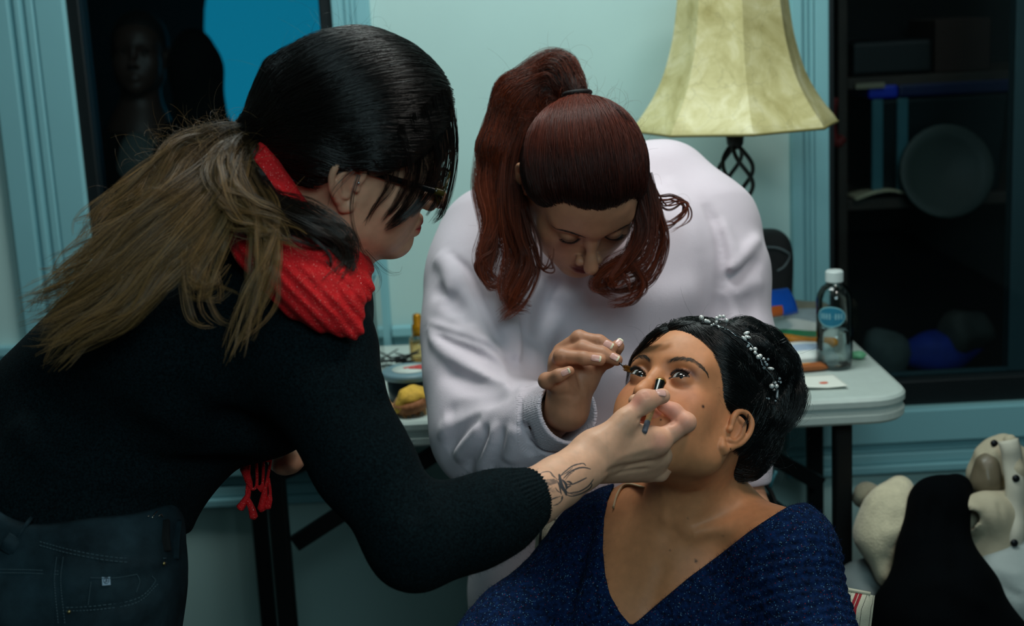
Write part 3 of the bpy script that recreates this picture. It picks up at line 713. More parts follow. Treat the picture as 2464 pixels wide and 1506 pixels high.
def strands(name, paths, m, parent=None, r0=.00016, r1=.00006):
    """paths (n, k, 3) -> one hair curves object"""
    paths = np.asarray(paths, np.float32); n, k, _ = paths.shape
    hc = bpy.data.hair_curves.new(name); hc.add_curves([k] * n)
    hc.position_data.foreach_set('vector', paths.reshape(-1))
    a = hc.attributes.get('radius') or hc.attributes.new('radius', 'FLOAT', 'POINT')
    rr = np.tile(np.linspace(1, 0, k) ** .7, n).astype(np.float32) * (r0 - r1) + r1
    a.data.foreach_set('value', rr)
    hc.materials.append(m)
    o = bpy.data.objects.new(name, hc); COL.objects.link(o); attach(o, parent)
    return o
def comb(S, a, b, k=16, lift=.002, jitter=.001, sag=None, iters=4, via=None, rg=None, hug=True):
    """hair combed from points a to points b over the surface S (n,3 each)"""
    rg = rg or RNG; n = len(a); t = np.linspace(0, 1, k)[None, :, None]
    if via is None: p = a[:, None] * (1 - t) + b[:, None] * t
    else: p = a[:, None] * (1 - t) ** 2 + 2 * via[:, None] * t * (1 - t) + b[:, None] * t ** 2
    l = (lift * rg.uniform(.15, 1.0, n))[:, None].repeat(k, 1).ravel()
    q = p.reshape(-1, 3)
    for _ in range(iters):
        d = S.eval(q); m = (d < l) | (d > l + .0005) if hug else d < l
        if not m.any(): break
        g = S.grad(q[m]); q[m] += (l[m] - d[m])[:, None] * g
    p = q.reshape(n, k, 3)
    ph = rg.uniform(0, 6.28, (n, 1, 3)); fr = rg.uniform(2, 6, (n, 1, 1))
    p = p + jitter * np.sin(fr * t * 3.1 + ph) * np.minimum(1, 6 * t)
    return p
def lock(guide, n, rad, k=18, spread=None, curl=0, rg=None, flat=None, end=1.0, waves=3.0):
    """a lock of n hairs along a guide line; rad may vary along it"""
    rg = rg or RNG; g = smooth_path(guide, k); T_ = np.gradient(g, axis=0); T_ /= np.linalg.norm(T_, axis=1)[:, None]
    x = unit(np.cross(T_[0], (.21, .4, .9))); X = []
    for i in range(k): x = unit(x - T_[i] * (x @ T_[i])); X.append(x.copy())
    X = np.array(X); Y = np.cross(T_, X); t = np.linspace(0, 1, k)
    rad = np.interp(t, np.linspace(0, 1, len(np.atleast_1d(rad))), np.atleast_1d(rad))
    a = rg.uniform(0, 2 * math.pi, n); q = np.sqrt(rg.uniform(0, 1, n)); u, v = q * np.cos(a), q * np.sin(a)
    w = rad[None] * (1 + .25 * np.sin(t[None] * waves * rg.uniform(.6, 1.4, (n, 1)) * 2 + rg.uniform(0, 6.28, (n, 1))))
    p = g[None] + (u[:, None] * w)[..., None] * X[None] + (v[:, None] * w)[..., None] * Y[None] * (1 if flat is None else flat)
    # uneven ends
    cut = rg.uniform(end, 1.0, n)
    if end < 1:
        tt = t[None] * cut[:, None] * (k - 1); i0 = np.minimum(tt.astype(int), k - 2); fr = (tt - i0)[..., None]
        r_ = np.arange(n)[:, None]; p = p[r_, i0] * (1 - fr) + p[r_, i0 + 1] * fr
    return p
def flyaways(roots, n, length, dirv, k=10, rg=None, curl=1.0):
    rg = rg or RNG; i = rg.integers(0, len(roots), n); a = roots[i]
    d = np.asarray(dirv, float)[None] + rg.normal(0, .55, (n, 3)); d /= np.linalg.norm(d, axis=1)[:, None]
    e = rg.normal(0, 1, (n, 3)); e -= d * (e * d).sum(1)[:, None]; e /= np.linalg.norm(e, axis=1)[:, None]
    L = length * rg.uniform(.3, 1, n); t = np.linspace(0, 1, k); c = curl * rg.uniform(.3, 2.2, (n, 1))
    return a[:, None] + (d[:, None] * np.sin(t * c)[..., None] / c[..., None] + e[:, None] * ((1 - np.cos(t * c)) / c)[..., None]) * L[:, None, None]

# ------------------------------------------------------------------ a head, in head space: x to the person's right, y forward, z up, eyes at z = 0
class Head:
    def __init__(s, H, c, k=1.0): s.H = np.array(H); s.c = np.array(c); s.k = k
    def w(s, *p):
        p = np.array(p[0] if len(p) == 1 else p, float) * s.k
        return p @ s.H.T + s.c
    def l(s, q): return ((np.asarray(q) - s.c) @ s.H) / s.k
def sculpt_head(S, hd, lids=(.40, -.30), ear_d=(0, 0), ear_k=1.0, cheek=1.0, nose=1.0, lipfull=1.0, ears=(1, -1), eye_r=.0135, tilt=.10, brow=1.0, jaw=1.0, nose_w=1.0, chin=0.0):
    k = hd.k; w = hd.w; H = hd.H; q = lambda *r: np.array(r) * k
    S.ell(w(0, -.012, .032), q(.0765, .0945, .084), .0, rot=H)
    S.ell(w(0, .030, -.028), q(.060, .053, .083), .030 * k, rot=H)
    S.ell(w(0, .042, .040), q(.055, .0415, .038), .03 * k, rot=H)
    S.ell(w(0, .054, -.068), q(.036, .034, .040), .02 * k, rot=H)
    for x in (1, -1):
        S.cone(w(x * .051, .0, -.066), w(x * .012, .066, -.100), .0155 * k, .0135 * k, .03 * k)
        S.cone(w(x * .054, -.006, -.03), w(x * .051, .0, -.066), .017 * k, .0155 * k, .03 * k)
        S.ball(w(x * .043, .050, -.028), .0205 * k, .025 * k)
        S.cone(w(x * .006, .0785, .022), w(x * .046, .065, .021), .0072 * k * brow, .006 * k, .022 * k)
    for x in (1, -1): S.ell(w(x * .031, .044, -.054), q(.0255 * cheek, .025 * cheek, .032), .03 * k, rot=H)
    S.ell(w(0, .067 + chin, -.1015), q(.016 * jaw, .0165, .014), .018 * k, rot=H)
    # eye sockets and lids
    for x in (1, -1):
        e = w(x * .0315, .0715, 0)
        S.ell(w(x * .031, .098, .001), q(.021, .020, .0125), .014 * k, 's', rot=H)
        S.ball(e, (eye_r + .0006) * k, .002 * k, 's')
        up, lo = lids
        def lid(p, e=e, x=x):
            r = ((p - e) @ H) / k; n = np.sqrt((r * r).sum(1))
            az = np.arctan2(r[:, 0] * x, np.maximum(r[:, 1], 1e-5)); el = np.arctan2(r[:, 2], np.maximum(np.hypot(r[:, 0], r[:, 1]), 1e-5))
            el = el - tilt * az; s = np.clip(1 - (az / 1.0) ** 2, -.6, 1)
            u = up * np.where(s > 0, np.abs(s) ** .8, s) + .02; l_ = lo * np.where(s > 0, np.abs(s) ** .9, s) + .02
            g = np.maximum(el - u, l_ - el) * eye_r
            sh = n - (eye_r + .0013)
            out = np.maximum(np.maximum(sh, -g), -(n - eye_r * .8))
            return np.maximum(out, -(r[:, 1] + .002)) * k
        S.fn(lid, e, (eye_r + .002) * k, 'u', .0035 * k)
        if up > .1:   # fold of the upper lid
            S.brush([w(x * .019, .0815, .0085), w(x * .031, .0872, .0125), w(x * .046, .078, .0075)], .0022 * k, -.0009 * k)
    # nose
    S.chain([w(0, .080, .014), w(0, .0885, -.008), w(0, .096 + .005 * nose, -.028), w(0, .099 + .007 * nose, -.036)], [.0062 * k, .0056 * k, .0066 * k, .0076 * k], .012 * k)
    S.ball(w(0, .1000 + .007 * nose, -.0375), .0082 * k * nose_w, .006 * k)
    for x in (1, -1):
        S.ell(w(x * .0112 * nose_w, .0925 + .002 * nose, -.0415), q(.0056 * nose_w, .0080, .0058 * nose_w), .006 * k, rot=H)
        S.ell(w(x * .0056, .098 + .002 * nose, -.0485), q(.0026, .0046, .0036), .003 * k, 's', rot=H)
        S.brush([w(x * .0185, .0945, -.037), w(x * .0195, .0905, -.044), w(x * .016, .089, -.0495)], .0028 * k, -.0014 * k)
    # mouth
    S.chain([w(.0235, .0785, -.0716), w(.011, .0885, -.0685), w(.0038, .0910, -.0672), w(0, .0905, -.0680), w(-.0038, .0910, -.0672), w(-.011, .0885, -.0685), w(-.0235, .0785, -.0716)], [k * a * lipfull for a in (.002, .0034, .0036, .0034, .0036, .0034, .002)], .006 * k)
    S.chain([w(.0215, .0795, -.0735), w(.010, .0890, -.0775), w(0, .0905, -.0785), w(-.010, .0890, -.0775), w(-.0215, .0795, -.0735)], [k * a * lipfull for a in (.002, .0048, .0054, .0048, .002)], .006 * k)
    S.brush([w(.025, .079, -.0722), w(.011, .0925, -.0722), w(0, .0955, -.0722), w(-.011, .0925, -.0722), w(-.025, .079, -.0722)], .0016 * k, -.0022 * k)
    S.brush([w(0, .093, -.052), w(0, .094, -.060)], .003 * k, -.0010 * k)
    S.brush([w(.010, .083, -.088), w(-.010, .083, -.088)], .005 * k, -.0022 * k)
    for x in ears:
        ey, ez = ear_d; ek = ear_k
        E = lambda xx, y, z: w(xx if abs(xx) < 0 else x * (.0745 + (xx - .0745) * ek), -.012 + ey + (y + .012) * ek, -.008 + ez + (z + .008) * ek)
        fl = lambda y, z, o=0: E(.0745 + o + .40 * max(0, -.012 - y), y, z)
        ka = k * ek
        S.ell(E(.0765, -.018, -.008), np.array((.0045, .0145, .0255)) * ka, .006 * k, rot=H @ np.array([[x * .93, -x * .37, 0], [.37, .93, 0], [0, 0, 1]]))
        hp = [fl(-.004, -.006, .004), fl(-.001, .008, .0045), fl(-.008, .020, .005), fl(-.020, .0245, .005), fl(-.0315, .0175, .0055), fl(-.034, .002, .005), fl(-.0285, -.016, .004), fl(-.018, -.028, .003)]
        hp = list(smooth_path(hp, 30)); S.chain(hp, [.0031 * ka] * 30, .0030 * k)
        S.chain([fl(-.018, -.028, .003), fl(-.010, -.0375, .0015), fl(-.004, -.036, .0005), fl(-.002, -.028, 0)], [.0042 * ka, .0056 * ka, .005 * ka, .003 * ka], .004 * k)
        ah = list(smooth_path([fl(-.013, .0125, .0045), fl(-.0225, .008, .0045), fl(-.0245, -.006, .0045), fl(-.018, -.019, .0045), fl(-.010, -.0225, .004)], 16))
        S.chain(ah, [.0026 * ka] * 16, .0035 * k)
        S.ell(E(.0835, -.012, -.007), np.array((.0065, .0072, .0125)) * ka, .003 * k, 's', rot=H)
        S.ball(E(.0790, -.0025, -.011), .0036 * ka, .005 * k)
def eye_mat(name, iris):
    m, nt, b = base_mat(name)
    tc = nd(nt, 'ShaderNodeTexCoord'); sp = nd(nt, 'ShaderNodeSeparateXYZ'); nt.links.new(tc.outputs['Object'], sp.inputs[0])
    # object space: +Z is the gaze, unit radius
    xy = nd(nt, 'ShaderNodeVectorMath', operation='MULTIPLY'); xy.inputs[1].default_value = (1, 1, 0); nt.links.new(tc.outputs['Object'], xy.inputs[0])
    le = nd(nt, 'ShaderNodeVectorMath', operation='LENGTH'); nt.links.new(xy.outputs[0], le.inputs[0])
    cr = nd(nt, 'ShaderNodeValToRGB'); e = cr.color_ramp.elements; e[0].position = 0; e[0].color = (.002, .002, .003, 1); e[1].position = 1; e[1].color = lin((196, 190, 184))
    for p_, c in ((.19, (.003, .003, .003, 1)), (.23, lin(iris)), (.48, lin([v * .6 for v in iris])), (.55, lin([v * .25 for v in iris])), (.60, lin((205, 200, 196)))):
        q = e.new(p_); q.color = c
    nt.links.new(le.outputs['Value'], cr.inputs[0]); nt.links.new(cr.outputs[0], b.inputs['Base Color'])
    b.inputs['Roughness'].default_value = .06; b.inputs['Specular IOR Level'].default_value = .8; b.inputs['Coat Weight'].default_value = .6; b.inputs['Coat Roughness'].default_value = .02
    return m
def eyeball(hd, x, gaze, m, parent, eye_r=.0135):
    o = MB().sphere((0, 0, 0), 1, 24).build('eye', m, None, True)
    # cornea bulge
    me = o.data
    for v in me.vertices:
        r2 = v.co.x ** 2 + v.co.y ** 2
        if v.co.z > 0 and r2 < .30: v.co *= 1 + .10 * (1 - r2 / .30)
    g = unit(gaze); a = unit(np.cross((0.1, .2, 1), g)); b = np.cross(g, a); e = hd.w(x * .0315, .0715, 0); s = eye_r * hd.k
    M = Matrix(((a[0], b[0], g[0], 0), (a[1], b[1], g[1], 0), (a[2], b[2], g[2], 0), (0, 0, 0, 1)))
    attach(o, parent); o.matrix_basis = Matrix.Translation(e) @ M @ Matrix.Scale(s, 4)
    return o
def lashes(hd, x, up, lo, tilt, m, parent, n=60, L=.009, eye_r=.0135, lower=True, name='eyelashes'):
    """rows of lashes standing on the lid edges"""
    P_ = []; rg = np.random.default_rng(5)
    for edge, sgn, ln, nn in ((up, 1, L, n), (lo, -1, L * .45, n // 2)):
        if sgn < 0 and not lower: continue
        for i in range(nn):
            az = -.85 + 1.75 * (i + rg.uniform(0, .6)) / nn; s = max(0, 1 - az * az)
            el = edge * s ** .8 + .02 + tilt * az; r = eye_r + .0016
            d = np.array([x * math.sin(az) * math.cos(el), math.cos(az) * math.cos(el), math.sin(el)])
            d2 = np.array([x * math.sin(az * 1.25) * .95, math.cos(az) * .75, math.sin(el) * .3 + sgn * .12]); upv = np.array([x * .15 * az, 0, sgn * 1.0])
            l_ = ln * (.7 + .45 * (az + .85) / 1.75) * rg.uniform(.8, 1.1); t = np.linspace(0, 1, 6)[:, None]
            c = np.array([x * .0315, .0715, 0]) + d * r
            P_.append(hd.w(c + unit(d2) * l_ * t * (1 - .25 * t) + upv * l_ * (.55 * t ** 2)))
    return strands(name, np.array(P_), m, parent, .00032, .00006)
def eyebrow(hd, x, m, parent, pts, n=170, wid=.0035, S=None):
    g = smooth_path(pts, 40); rg = np.random.default_rng(9 + int(x)); out = []
    for i in range(n):
        t = rg.uniform(0, 1); c = g[int(t * 38)]; d = unit(g[min(39, int(t * 38) + 1)] - c)
        wd = wid * (1 - .75 * max(0, t - .45) / .55) * (0.75 + .25 * min(1, t * 6)); off = rg.uniform(-1, 1) * wd
        c = c + np.array([0, 0, off]); up = (.55 - t * .9)
        l_ = .0052 * rg.uniform(.7, 1.1); tt = np.linspace(0, 1, 5)[:, None]
        out.append(hd.w((c + (d + np.array([0, 0, up * .8 - off / wd * .35])) * l_ * tt)) )
    out = np.array(out)
    if S is not None:
        q = out.reshape(-1, 3); 
        for _ in range(3):
            d = S.eval(q); q = q + (.0002 - d)[:, None] * S.grad(q)
        out = q.reshape(out.shape)
    return strands('eyebrow', out, m, parent, .00017, .00007)

def push(paths, S, lift=.002, iters=4):
    q = paths.reshape(-1, 3).copy()
    for _ in range(iters):
        d = S.eval(q); m = d < lift
        if not m.any(): break
        q[m] += (lift - d[m])[:, None] * S.grad(q[m])
    return q.reshape(paths.shape)
def nail(S, px, py, dirpx, L, Wd, m, parent, d0, d1, tip=None, name='fingernail'):
    """a nail plate seated on a fingertip; dirpx image direction towards the tip"""
    c = hit(S, px, py, d0, d1); n = S.grad(c[None])[0]; t = dirpx[0] * _R - dirpx[1] * _U; t = unit(t - n * (t @ n)); b = np.cross(n, t)
    def fn(u, v_):
        a = (v_ - .5) * 1.7; w_ = Wd / 2 * (1 if u > .25 else .72 + .28 * math.sin(u / .25 * math.pi / 2)) * (1 if u < .85 else 1 - .9 * ((u - .85) / .15) ** 2 * .25)
        return c + t * (u - .5) * L + b * math.sin(a) / .75 * w_ + n * ((math.cos(a) - 1) * Wd * .36 + .0011 - .0011 * (2 * u - 1) ** 2 * (u < .5))
    o = solid(MB().sheet(fn, 9, 9).build(name, m, parent, True), .0004, 1)
    if tip is not None:
        q = MB().sheet(lambda u, v_: fn(.84 + .20 * u, v_) + n * .0003, 5, 9).build('nail_tip', tip, o, True); solid(q, .0003, 1)
    return o

def surf_strands(S, verts, flow, n, L, k=10, lift=.003, jit=.001, rg=None):
    """hairs seated all over a surface, running along flow(p)"""
    rg = rg or RNG; a = verts[rg.integers(0, len(verts), n)]; p = [a]; l = rg.uniform(.1, 1, n) * lift; ln = L * rg.uniform(.5, 1.1, n) / (k - 1)
    for i in range(k - 1):
        q = p[-1]; g = S.grad(q); d = flow(q) + rg.normal(0, .03, q.shape); d -= g * (d * g).sum(1)[:, None]; d /= np.linalg.norm(d, axis=1)[:, None] + 1e-9
        q = q + d * ln[:, None]; e = S.eval(q); q = q + (l - e)[:, None] * S.grad(q) * (np.abs(e) < .05)[:, None]; p.append(q)
    p = np.stack(p, 1); t = np.linspace(0, 1, k)[None, :, None]
    return p + jit * np.sin(t * 5 + rg.uniform(0, 6.28, (n, 1, 3)))
def tress(guide, n, rad, k=26, sub=14, tight=.35, wave=.006, rg=None, end=.65):
    """a wavy, clumped tress: several sub-locks around one guide"""
    rg = rg or RNG; g = smooth_path(guide, k); out = []; m = max(2, n // sub); t = np.linspace(0, 1, k)
    base = lock(guide, m, rad, k, rg=rg, waves=1.6)
    ph = rg.uniform(0, 6.28, (m, 3)); fr = rg.uniform(4, 9, (m, 1))
    base = base + wave * (t[None, :, None] ** .7) * np.sin(fr[:, :, None] * t[None, :, None] + ph[:, None, :])
    rr = np.interp(t, np.linspace(0, 1, len(np.atleast_1d(rad))), np.atleast_1d(rad)) * tight
    for b in base: out.append(lock(b, sub, np.maximum(rr * rg.uniform(.5, 1.1), .0012)[::max(1, k // 6)], k, rg=rg, end=end, waves=2.5))
    return np.concatenate(out)
# ================================================================== the seated woman having her make-up done
def CV(r, u, b): return r * _R + u * _U - b * _F         # direction from right / up / towards the lens
def unit_rows(a): return a / (np.linalg.norm(a, axis=1)[:, None] + 1e-9)
def px_at(v):
    q = v - CAM; d = q @ _F; return np.stack([1232 + FPX * (q @ _R) / d, 753 - FPX * (q @ _U) / d], 1)
def hit(S, px, py, d0, d1, n=160, lift=0.0):
    """first point of surface S along the sight line through a pixel"""
    v = ray(px, py); ds = np.linspace(d0, d1, n); e = S.eval(CAM + ds[:, None] * v) - lift
    i = np.argmax(e < 0)
    if not (e < 0).any(): i = int(np.argmin(e)); return CAM + ds[i] * v
    if i == 0: return CAM + ds[0] * v
    a, b = e[i - 1], e[i]; d = ds[i - 1] + (ds[i] - ds[i - 1]) * a / (a - b)
    return CAM + d * v
def poly_fn(poly, o, ax, ay):
    """signed distance to an outline in the plane (o, ax, ay)"""
    pl = np.array([[(q - o) @ ax, (q - o) @ ay] for q in poly])
    def fn(p):
        x = (p - o) @ ax; y = (p - o) @ ay; d = np.full(len(p), 9.0); ins = np.zeros(len(p), bool); n = len(pl)
        for i in range(n):
            a, b = pl[i], pl[(i + 1) % n]; e = b - a
            t = np.clip(((x - a[0]) * e[0] + (y - a[1]) * e[1]) / (e @ e), 0, 1)
            d = np.minimum(d, np.hypot(x - a[0] - t * e[0], y - a[1] - t * e[1]))
            c = (a[1] > y) != (b[1] > y); ins ^= c & (x < (b[0] - a[0]) * (y - a[1]) / (b[1] - a[1] + 1e-12) + a[0])
        return np.where(ins, -d, d)
    return fn
M_skin = skin_mat('warm skin')
Hb = Head([[-.7605, -.5035, .4101], [.645, -.5124, .5669], [-.0754, .6956, .7144]], [.213, 1.7141, .9332], .96)
bride = thing('person', 'woman in navy knit sweater with pearl hair vine, seated, gazing upward while made up', 'person', (0.2, 1.85, 0))
SB = SDF()
sculpt_head(SB, Hb, lids=(.34, -.24), nose=.3, lipfull=1.1, tilt=.16, jaw=.95, brow=.75, ear_d=(.010, -.019), ear_k=.96)
w = Hb.w
nk = PX((1668, 1085, 1.815), (1660, 1200, 1.855), (1662, 1290, 1.90))
SB.cone(w(0, -.022, -.045), nk[0], .050, .047, .03); SB.chain(nk, [.047, .050, .062], .03)
shL, shR = P(1880, 1335, 1.785), P(1452, 1298, 1.985)
trap = P(1670, 1205, 1.905)
SB.cone(trap, shL, .045, .050, .04); SB.cone(trap, shR, .045, .050, .04)
SB.ell(P(1645, 1420, 1.93), (.165, .105, .15), .06)
SB.cone(P(1640, 1420, 1.92), P(1610, 1700, 1.90), .125, .125, .05)
SB.cone(shL, P(1990, 1600, 1.72), .046, .042, .04); SB.cone(shR, P(1250, 1570, 1.88), .040, .034, .04)
bust = [P(1790, 1530, 1.80), P(1465, 1500, 1.88)]
for b_ in bust: SB.ball(b_, .065, .05)
# collar bones, notch, neck cords
SB.brush(PX((1630, 1296, 1.80), (1700, 1278, 1.79), (1790, 1262, 1.79), (1868, 1262, 1.80)), .011, .0052)
SB.brush(PX((1640, 1272, 1.81), (1720, 1252, 1.81), (1800, 1236, 1.81)), .012, -.0040)
SB.brush(PX((1590, 1290, 1.83), (1530, 1262, 1.86), (1470, 1220, 1.90)), .010, .004)
SB.brush(P(1607, 1285, 1.80), .013, -.006)
SB.brush(PX((1740, 1120, 1.80), (1690, 1200, 1.80), (1625, 1285, 1.81)), .010, .0045)
SB.brush(PX((1700, 1130, 1.78), (1655, 1200, 1.79), (1612, 1270, 1.80)), .010, -.003)
SB.brush(PX((1575, 1165, 1.80), (1585, 1220, 1.80), (1600, 1280, 1.81)), .009, .003)
SB.brush(PX((1600, 1330, 1.80), (1580, 1420, 1.80), (1560, 1500, 1.80)), .010, -.003)

base_b = L3((213, 140, 96))
def tint_bride(v):
    c = np.tile(base_b, (len(v), 1)); q = Hb.l(v)
    def mixc(mask, col): nonlocal c; c = c * (1 - mask[:, None]) + L3(col) * mask[:, None]
    g = lambda p, s: np.exp(-(((q - np.array(p)) / np.array(s)) ** 2).sum(1))
    for x in (1, -1):
        mixc(.6 * g((x * .047, .056, -.022), (.018, .03, .014)), (196, 112, 84))          # blush
        mixc(.75 * g((x * .034, .080, .0135), (.013, .02, .0045)), (196, 112, 62))     # copper shadow
        mixc(.80 * g((x * .044, .074, .009), (.007, .02, .006)), (92, 58, 58))           # plum outer corner
        mixc(.85 * g((x * .033, .08, .0085), (.013, .012, .0035)), (84, 50, 44))
        mixc(.35 * g((x * .036, .078, -.0085), (.014, .012, .0035)), (112, 78, 72))
        bd, bt = seg_dist(q, smooth_path([(x * .0135, .0885, .0165), (x * .026, .0875, .0222), (x * .040, .080, .0245), (x * .050, .069, .0205), (x * .0545, .061, .0165)], 14)); mixc(.72 * np.exp(-(bd / (.0031 - .0016 * bt)) ** 2), (62, 46, 40))
        mixc(.55 * g((x * .0835, -.004, -.024), (.006, .008, .012)), (190, 112, 78))
        mixc(.20 * g((x * .012, .10, -.043), (.008, .01, .008)), (180, 100, 70))
        e = np.array([x * .0315, .0715, 0]); r_ = q - e; rn = np.linalg.norm(r_, axis=1); az = np.arctan2(r_[:, 0] * x, np.maximum(r_[:, 1], 1e-5)); el = np.arctan2(r_[:, 2], np.hypot(r_[:, 0], r_[:, 1])) - .16 * az
        sN = np.clip(1 - az ** 2, 0, 1); du = np.abs(el - (.34 * sN ** .8 + .02)); dl = np.abs(el - (-.24 * sN ** .9 + .02)); near = (rn < .0175) & (np.abs(az) < 1.12) & (r_[:, 1] > 0)
        mixc(.92 * near * np.clip(1.6 - du / .09, 0, 1), (22, 14, 14)); mixc(.75 * near * np.clip(1.4 - dl / .08, 0, 1) * (az > -.5), (52, 32, 30))
    mixc(.9 * np.clip(1.25 * g((0, .094, -.0715), (.020, .02, .0085)) - .18, 0, 1), (170, 78, 74))
    mixc(.10 * g((0, .08, .05), (.03, .03, .02)), (235, 190, 140))
    for px, py, r in MOLES:
        pass
    for mp, r in MOLEP: mixc(np.clip(1.4 * np.exp(-((v - mp) ** 2).sum(1) / r ** 2), 0, 1), (70, 44, 34))
    return c
MOLES = [(1692, 978, .0019), (1668, 1020, .0011), (1758, 1080, .0013), (1675, 1350, .0018), (1600, 985, .001), (1590, 1010, .001), (1612, 1325, .0008), (1740, 1290, .0008), (1655, 1245, .0008), (1490, 985, .0012)]
MOLEP = [(hit(SB, a, b, 1.6, 1.95), r) for a, b, r in MOLES]
def multi_sculpt(name, S, zones, hcoarse, m, parent, color, lo=None, hi=None):
    """one mesh: fine voxels inside the zones (centre, radius, h), coarse elsewhere"""
    vs, fs, n = [], [], 0
    for i, (c, r, h) in enumerate(zones):
        lo_, hi_ = np.array(c) - r, np.array(c) + r
        v, f = surface(S, h, lo=lo_, hi=hi_); v = relax(v, f, 1)
        keep = np.ones(len(f), bool); fc = v[f].mean(1)
        keep &= ((fc > lo_) & (fc < hi_)).all(1)
        for c2, r2, h2 in zones[:i]: keep &= ~((fc > np.array(c2) - r2 + h) & (fc < np.array(c2) + r2 - h)).all(1)
        vs.append(v); fs.append(f[keep] + n); n += len(v)
    v, f = surface(S, hcoarse, lo=lo, hi=hi); v = relax(v, f, 1); fc = v[f].mean(1); keep = np.ones(len(f), bool)
    for c2, r2, h2 in zones: keep &= ~((fc > np.array(c2) - r2 + hcoarse * .6) & (fc < np.array(c2) + r2 - hcoarse * .6)).all(1)
    vs.append(v); fs.append(f[keep] + n)
    v, f = np.concatenate(vs), np.concatenate(fs)
    used = np.unique(f); mp = np.full(len(v), -1); mp[used] = np.arange(len(used)); v, f = v[used], mp[f]
    o = mesh_obj(name, v, f, m, parent); close_pinholes(o)
    if color is None: return o
    c = color(v)
    a = o.data.color_attributes.new('tint', 'FLOAT_COLOR', 'POINT'); a.data.foreach_set('color', np.concatenate([c, np.ones((len(c), 1))], 1).astype(np.float32).ravel())
    return o
blo = P(1640, 1420, 1.93) - np.array([.36, .42, .28]); bhi = np.array([.55, 2.15, 1.12])
multi_sculpt('body', SB, [(w(0, .03, -.015), np.array([.115, .115, .115]), .00105)], .0026, M_skin, bride, tint_bride, lo=blo, hi=bhi)
M_eye = eye_mat('dark brown eye', (44, 26, 18))
for x in (1, -1): eyeball(Hb, x, CV(-.22, .34, .9), M_eye, bride)
M_bhair = hair_mat('black hair', (7, 9, 10), (8, 11, 12), .30, .4)
M_lash = hair_mat('black lash', (4, 4, 5), None, .5, .1)
for x in (1, -1):
    lashes(Hb, x, .34, -.24, .16, M_lash, bride, 64, .0046)
    eyebrow(Hb, x, hair_mat('dark brow', (58, 46, 38), None, .6, .3), bride, [(x * .0135, .0885, .0165), (x * .026, .0875, .0222), (x * .040, .080, .0245), (x * .050, .069, .0205), (x * .0545, .061, .0165)], 170, .0030, SB)

# ---- hair: cap, side sweep, rolled updo
SH = SDF(); k = Hb.k
SH.ell(w(0, -.018, .037), np.array([.0850, .1010, .0905]) * k, .0, rot=Hb.H)
SH.ell(w(0, .040, .042), np.array([.058, .0475, .043]) * k, .03, rot=Hb.H)
def hairline(p):
    q = Hb.l(p); z = q[:, 2]; ax = np.abs(q[:, 0])
    y = np.interp(z, [-.12, -.075, -.045, -.015, .005, .02, .035, .05, .06, .068, .074, .085, .12], [-.06, -.055, -.040, -.006, .022, .034, .043, .052, .062, .070, .076, .092, .12])
    y = y + .010 * np.clip((z + .03) / .03, 0, 1) - .003 * np.sin(q[:, 2] * 90)
    return (q[:, 1] - y) * .7 * Hb.k
SH.fn(hairline, Hb.c, .2, 'i', .020)
# ear window
for x in (1, -1): SH.ell(w(x * .082, .002, -.038), np.array([.020, .034, .036]) * k, .008, 's', rot=Hb.H)
SH.chain(PX((1812, 848, 1.80), (1856, 888, 1.83), (1864, 932, 1.84), (1852, 985, 1.84)), [.030, .030, .028, .020], .02)
SH.chain(PX((1790, 803, 1.80), (1838, 838, 1.84), (1866, 880, 1.87)), [.020, .024, .02], .012)
SH.chain(PX((1838, 990, 1.82), (1818, 1060, 1.83), (1785, 1104, 1.835), (1765, 1116, 1.835)), [.030, .026, .024, .016], .02)
for a_ in (((1780, 792), (1850, 822), (1898, 880)), ((1800, 830), (1850, 870), (1885, 925)), ((1840, 960), (1880, 930), (1905, 880)), ((1770, 850), (1810, 900), (1850, 960))):
    SH.brush([hit(SH, *q, 1.6, 2.0) for q in a_], .007, -.006)
for a_ in (((1790, 812), (1845, 848), (1880, 905)), ((1820, 900), (1860, 905), (1890, 900))):
    SH.brush([hit(SH, *q, 1.6, 2.0) for q in a_], .008, .005)
M_bcap = mat('black hair mass', (5, 6, 7), .45, .2, 60, .4, 300, stretch=(1, 1, 6))
cap = sculpt('hair', SH, .003, M_bcap, bride)
rg = np.random.default_rng(21)
def on(S, l, a, b): return np.array([hit(S, *q, a, b) for q in l])
paths = []
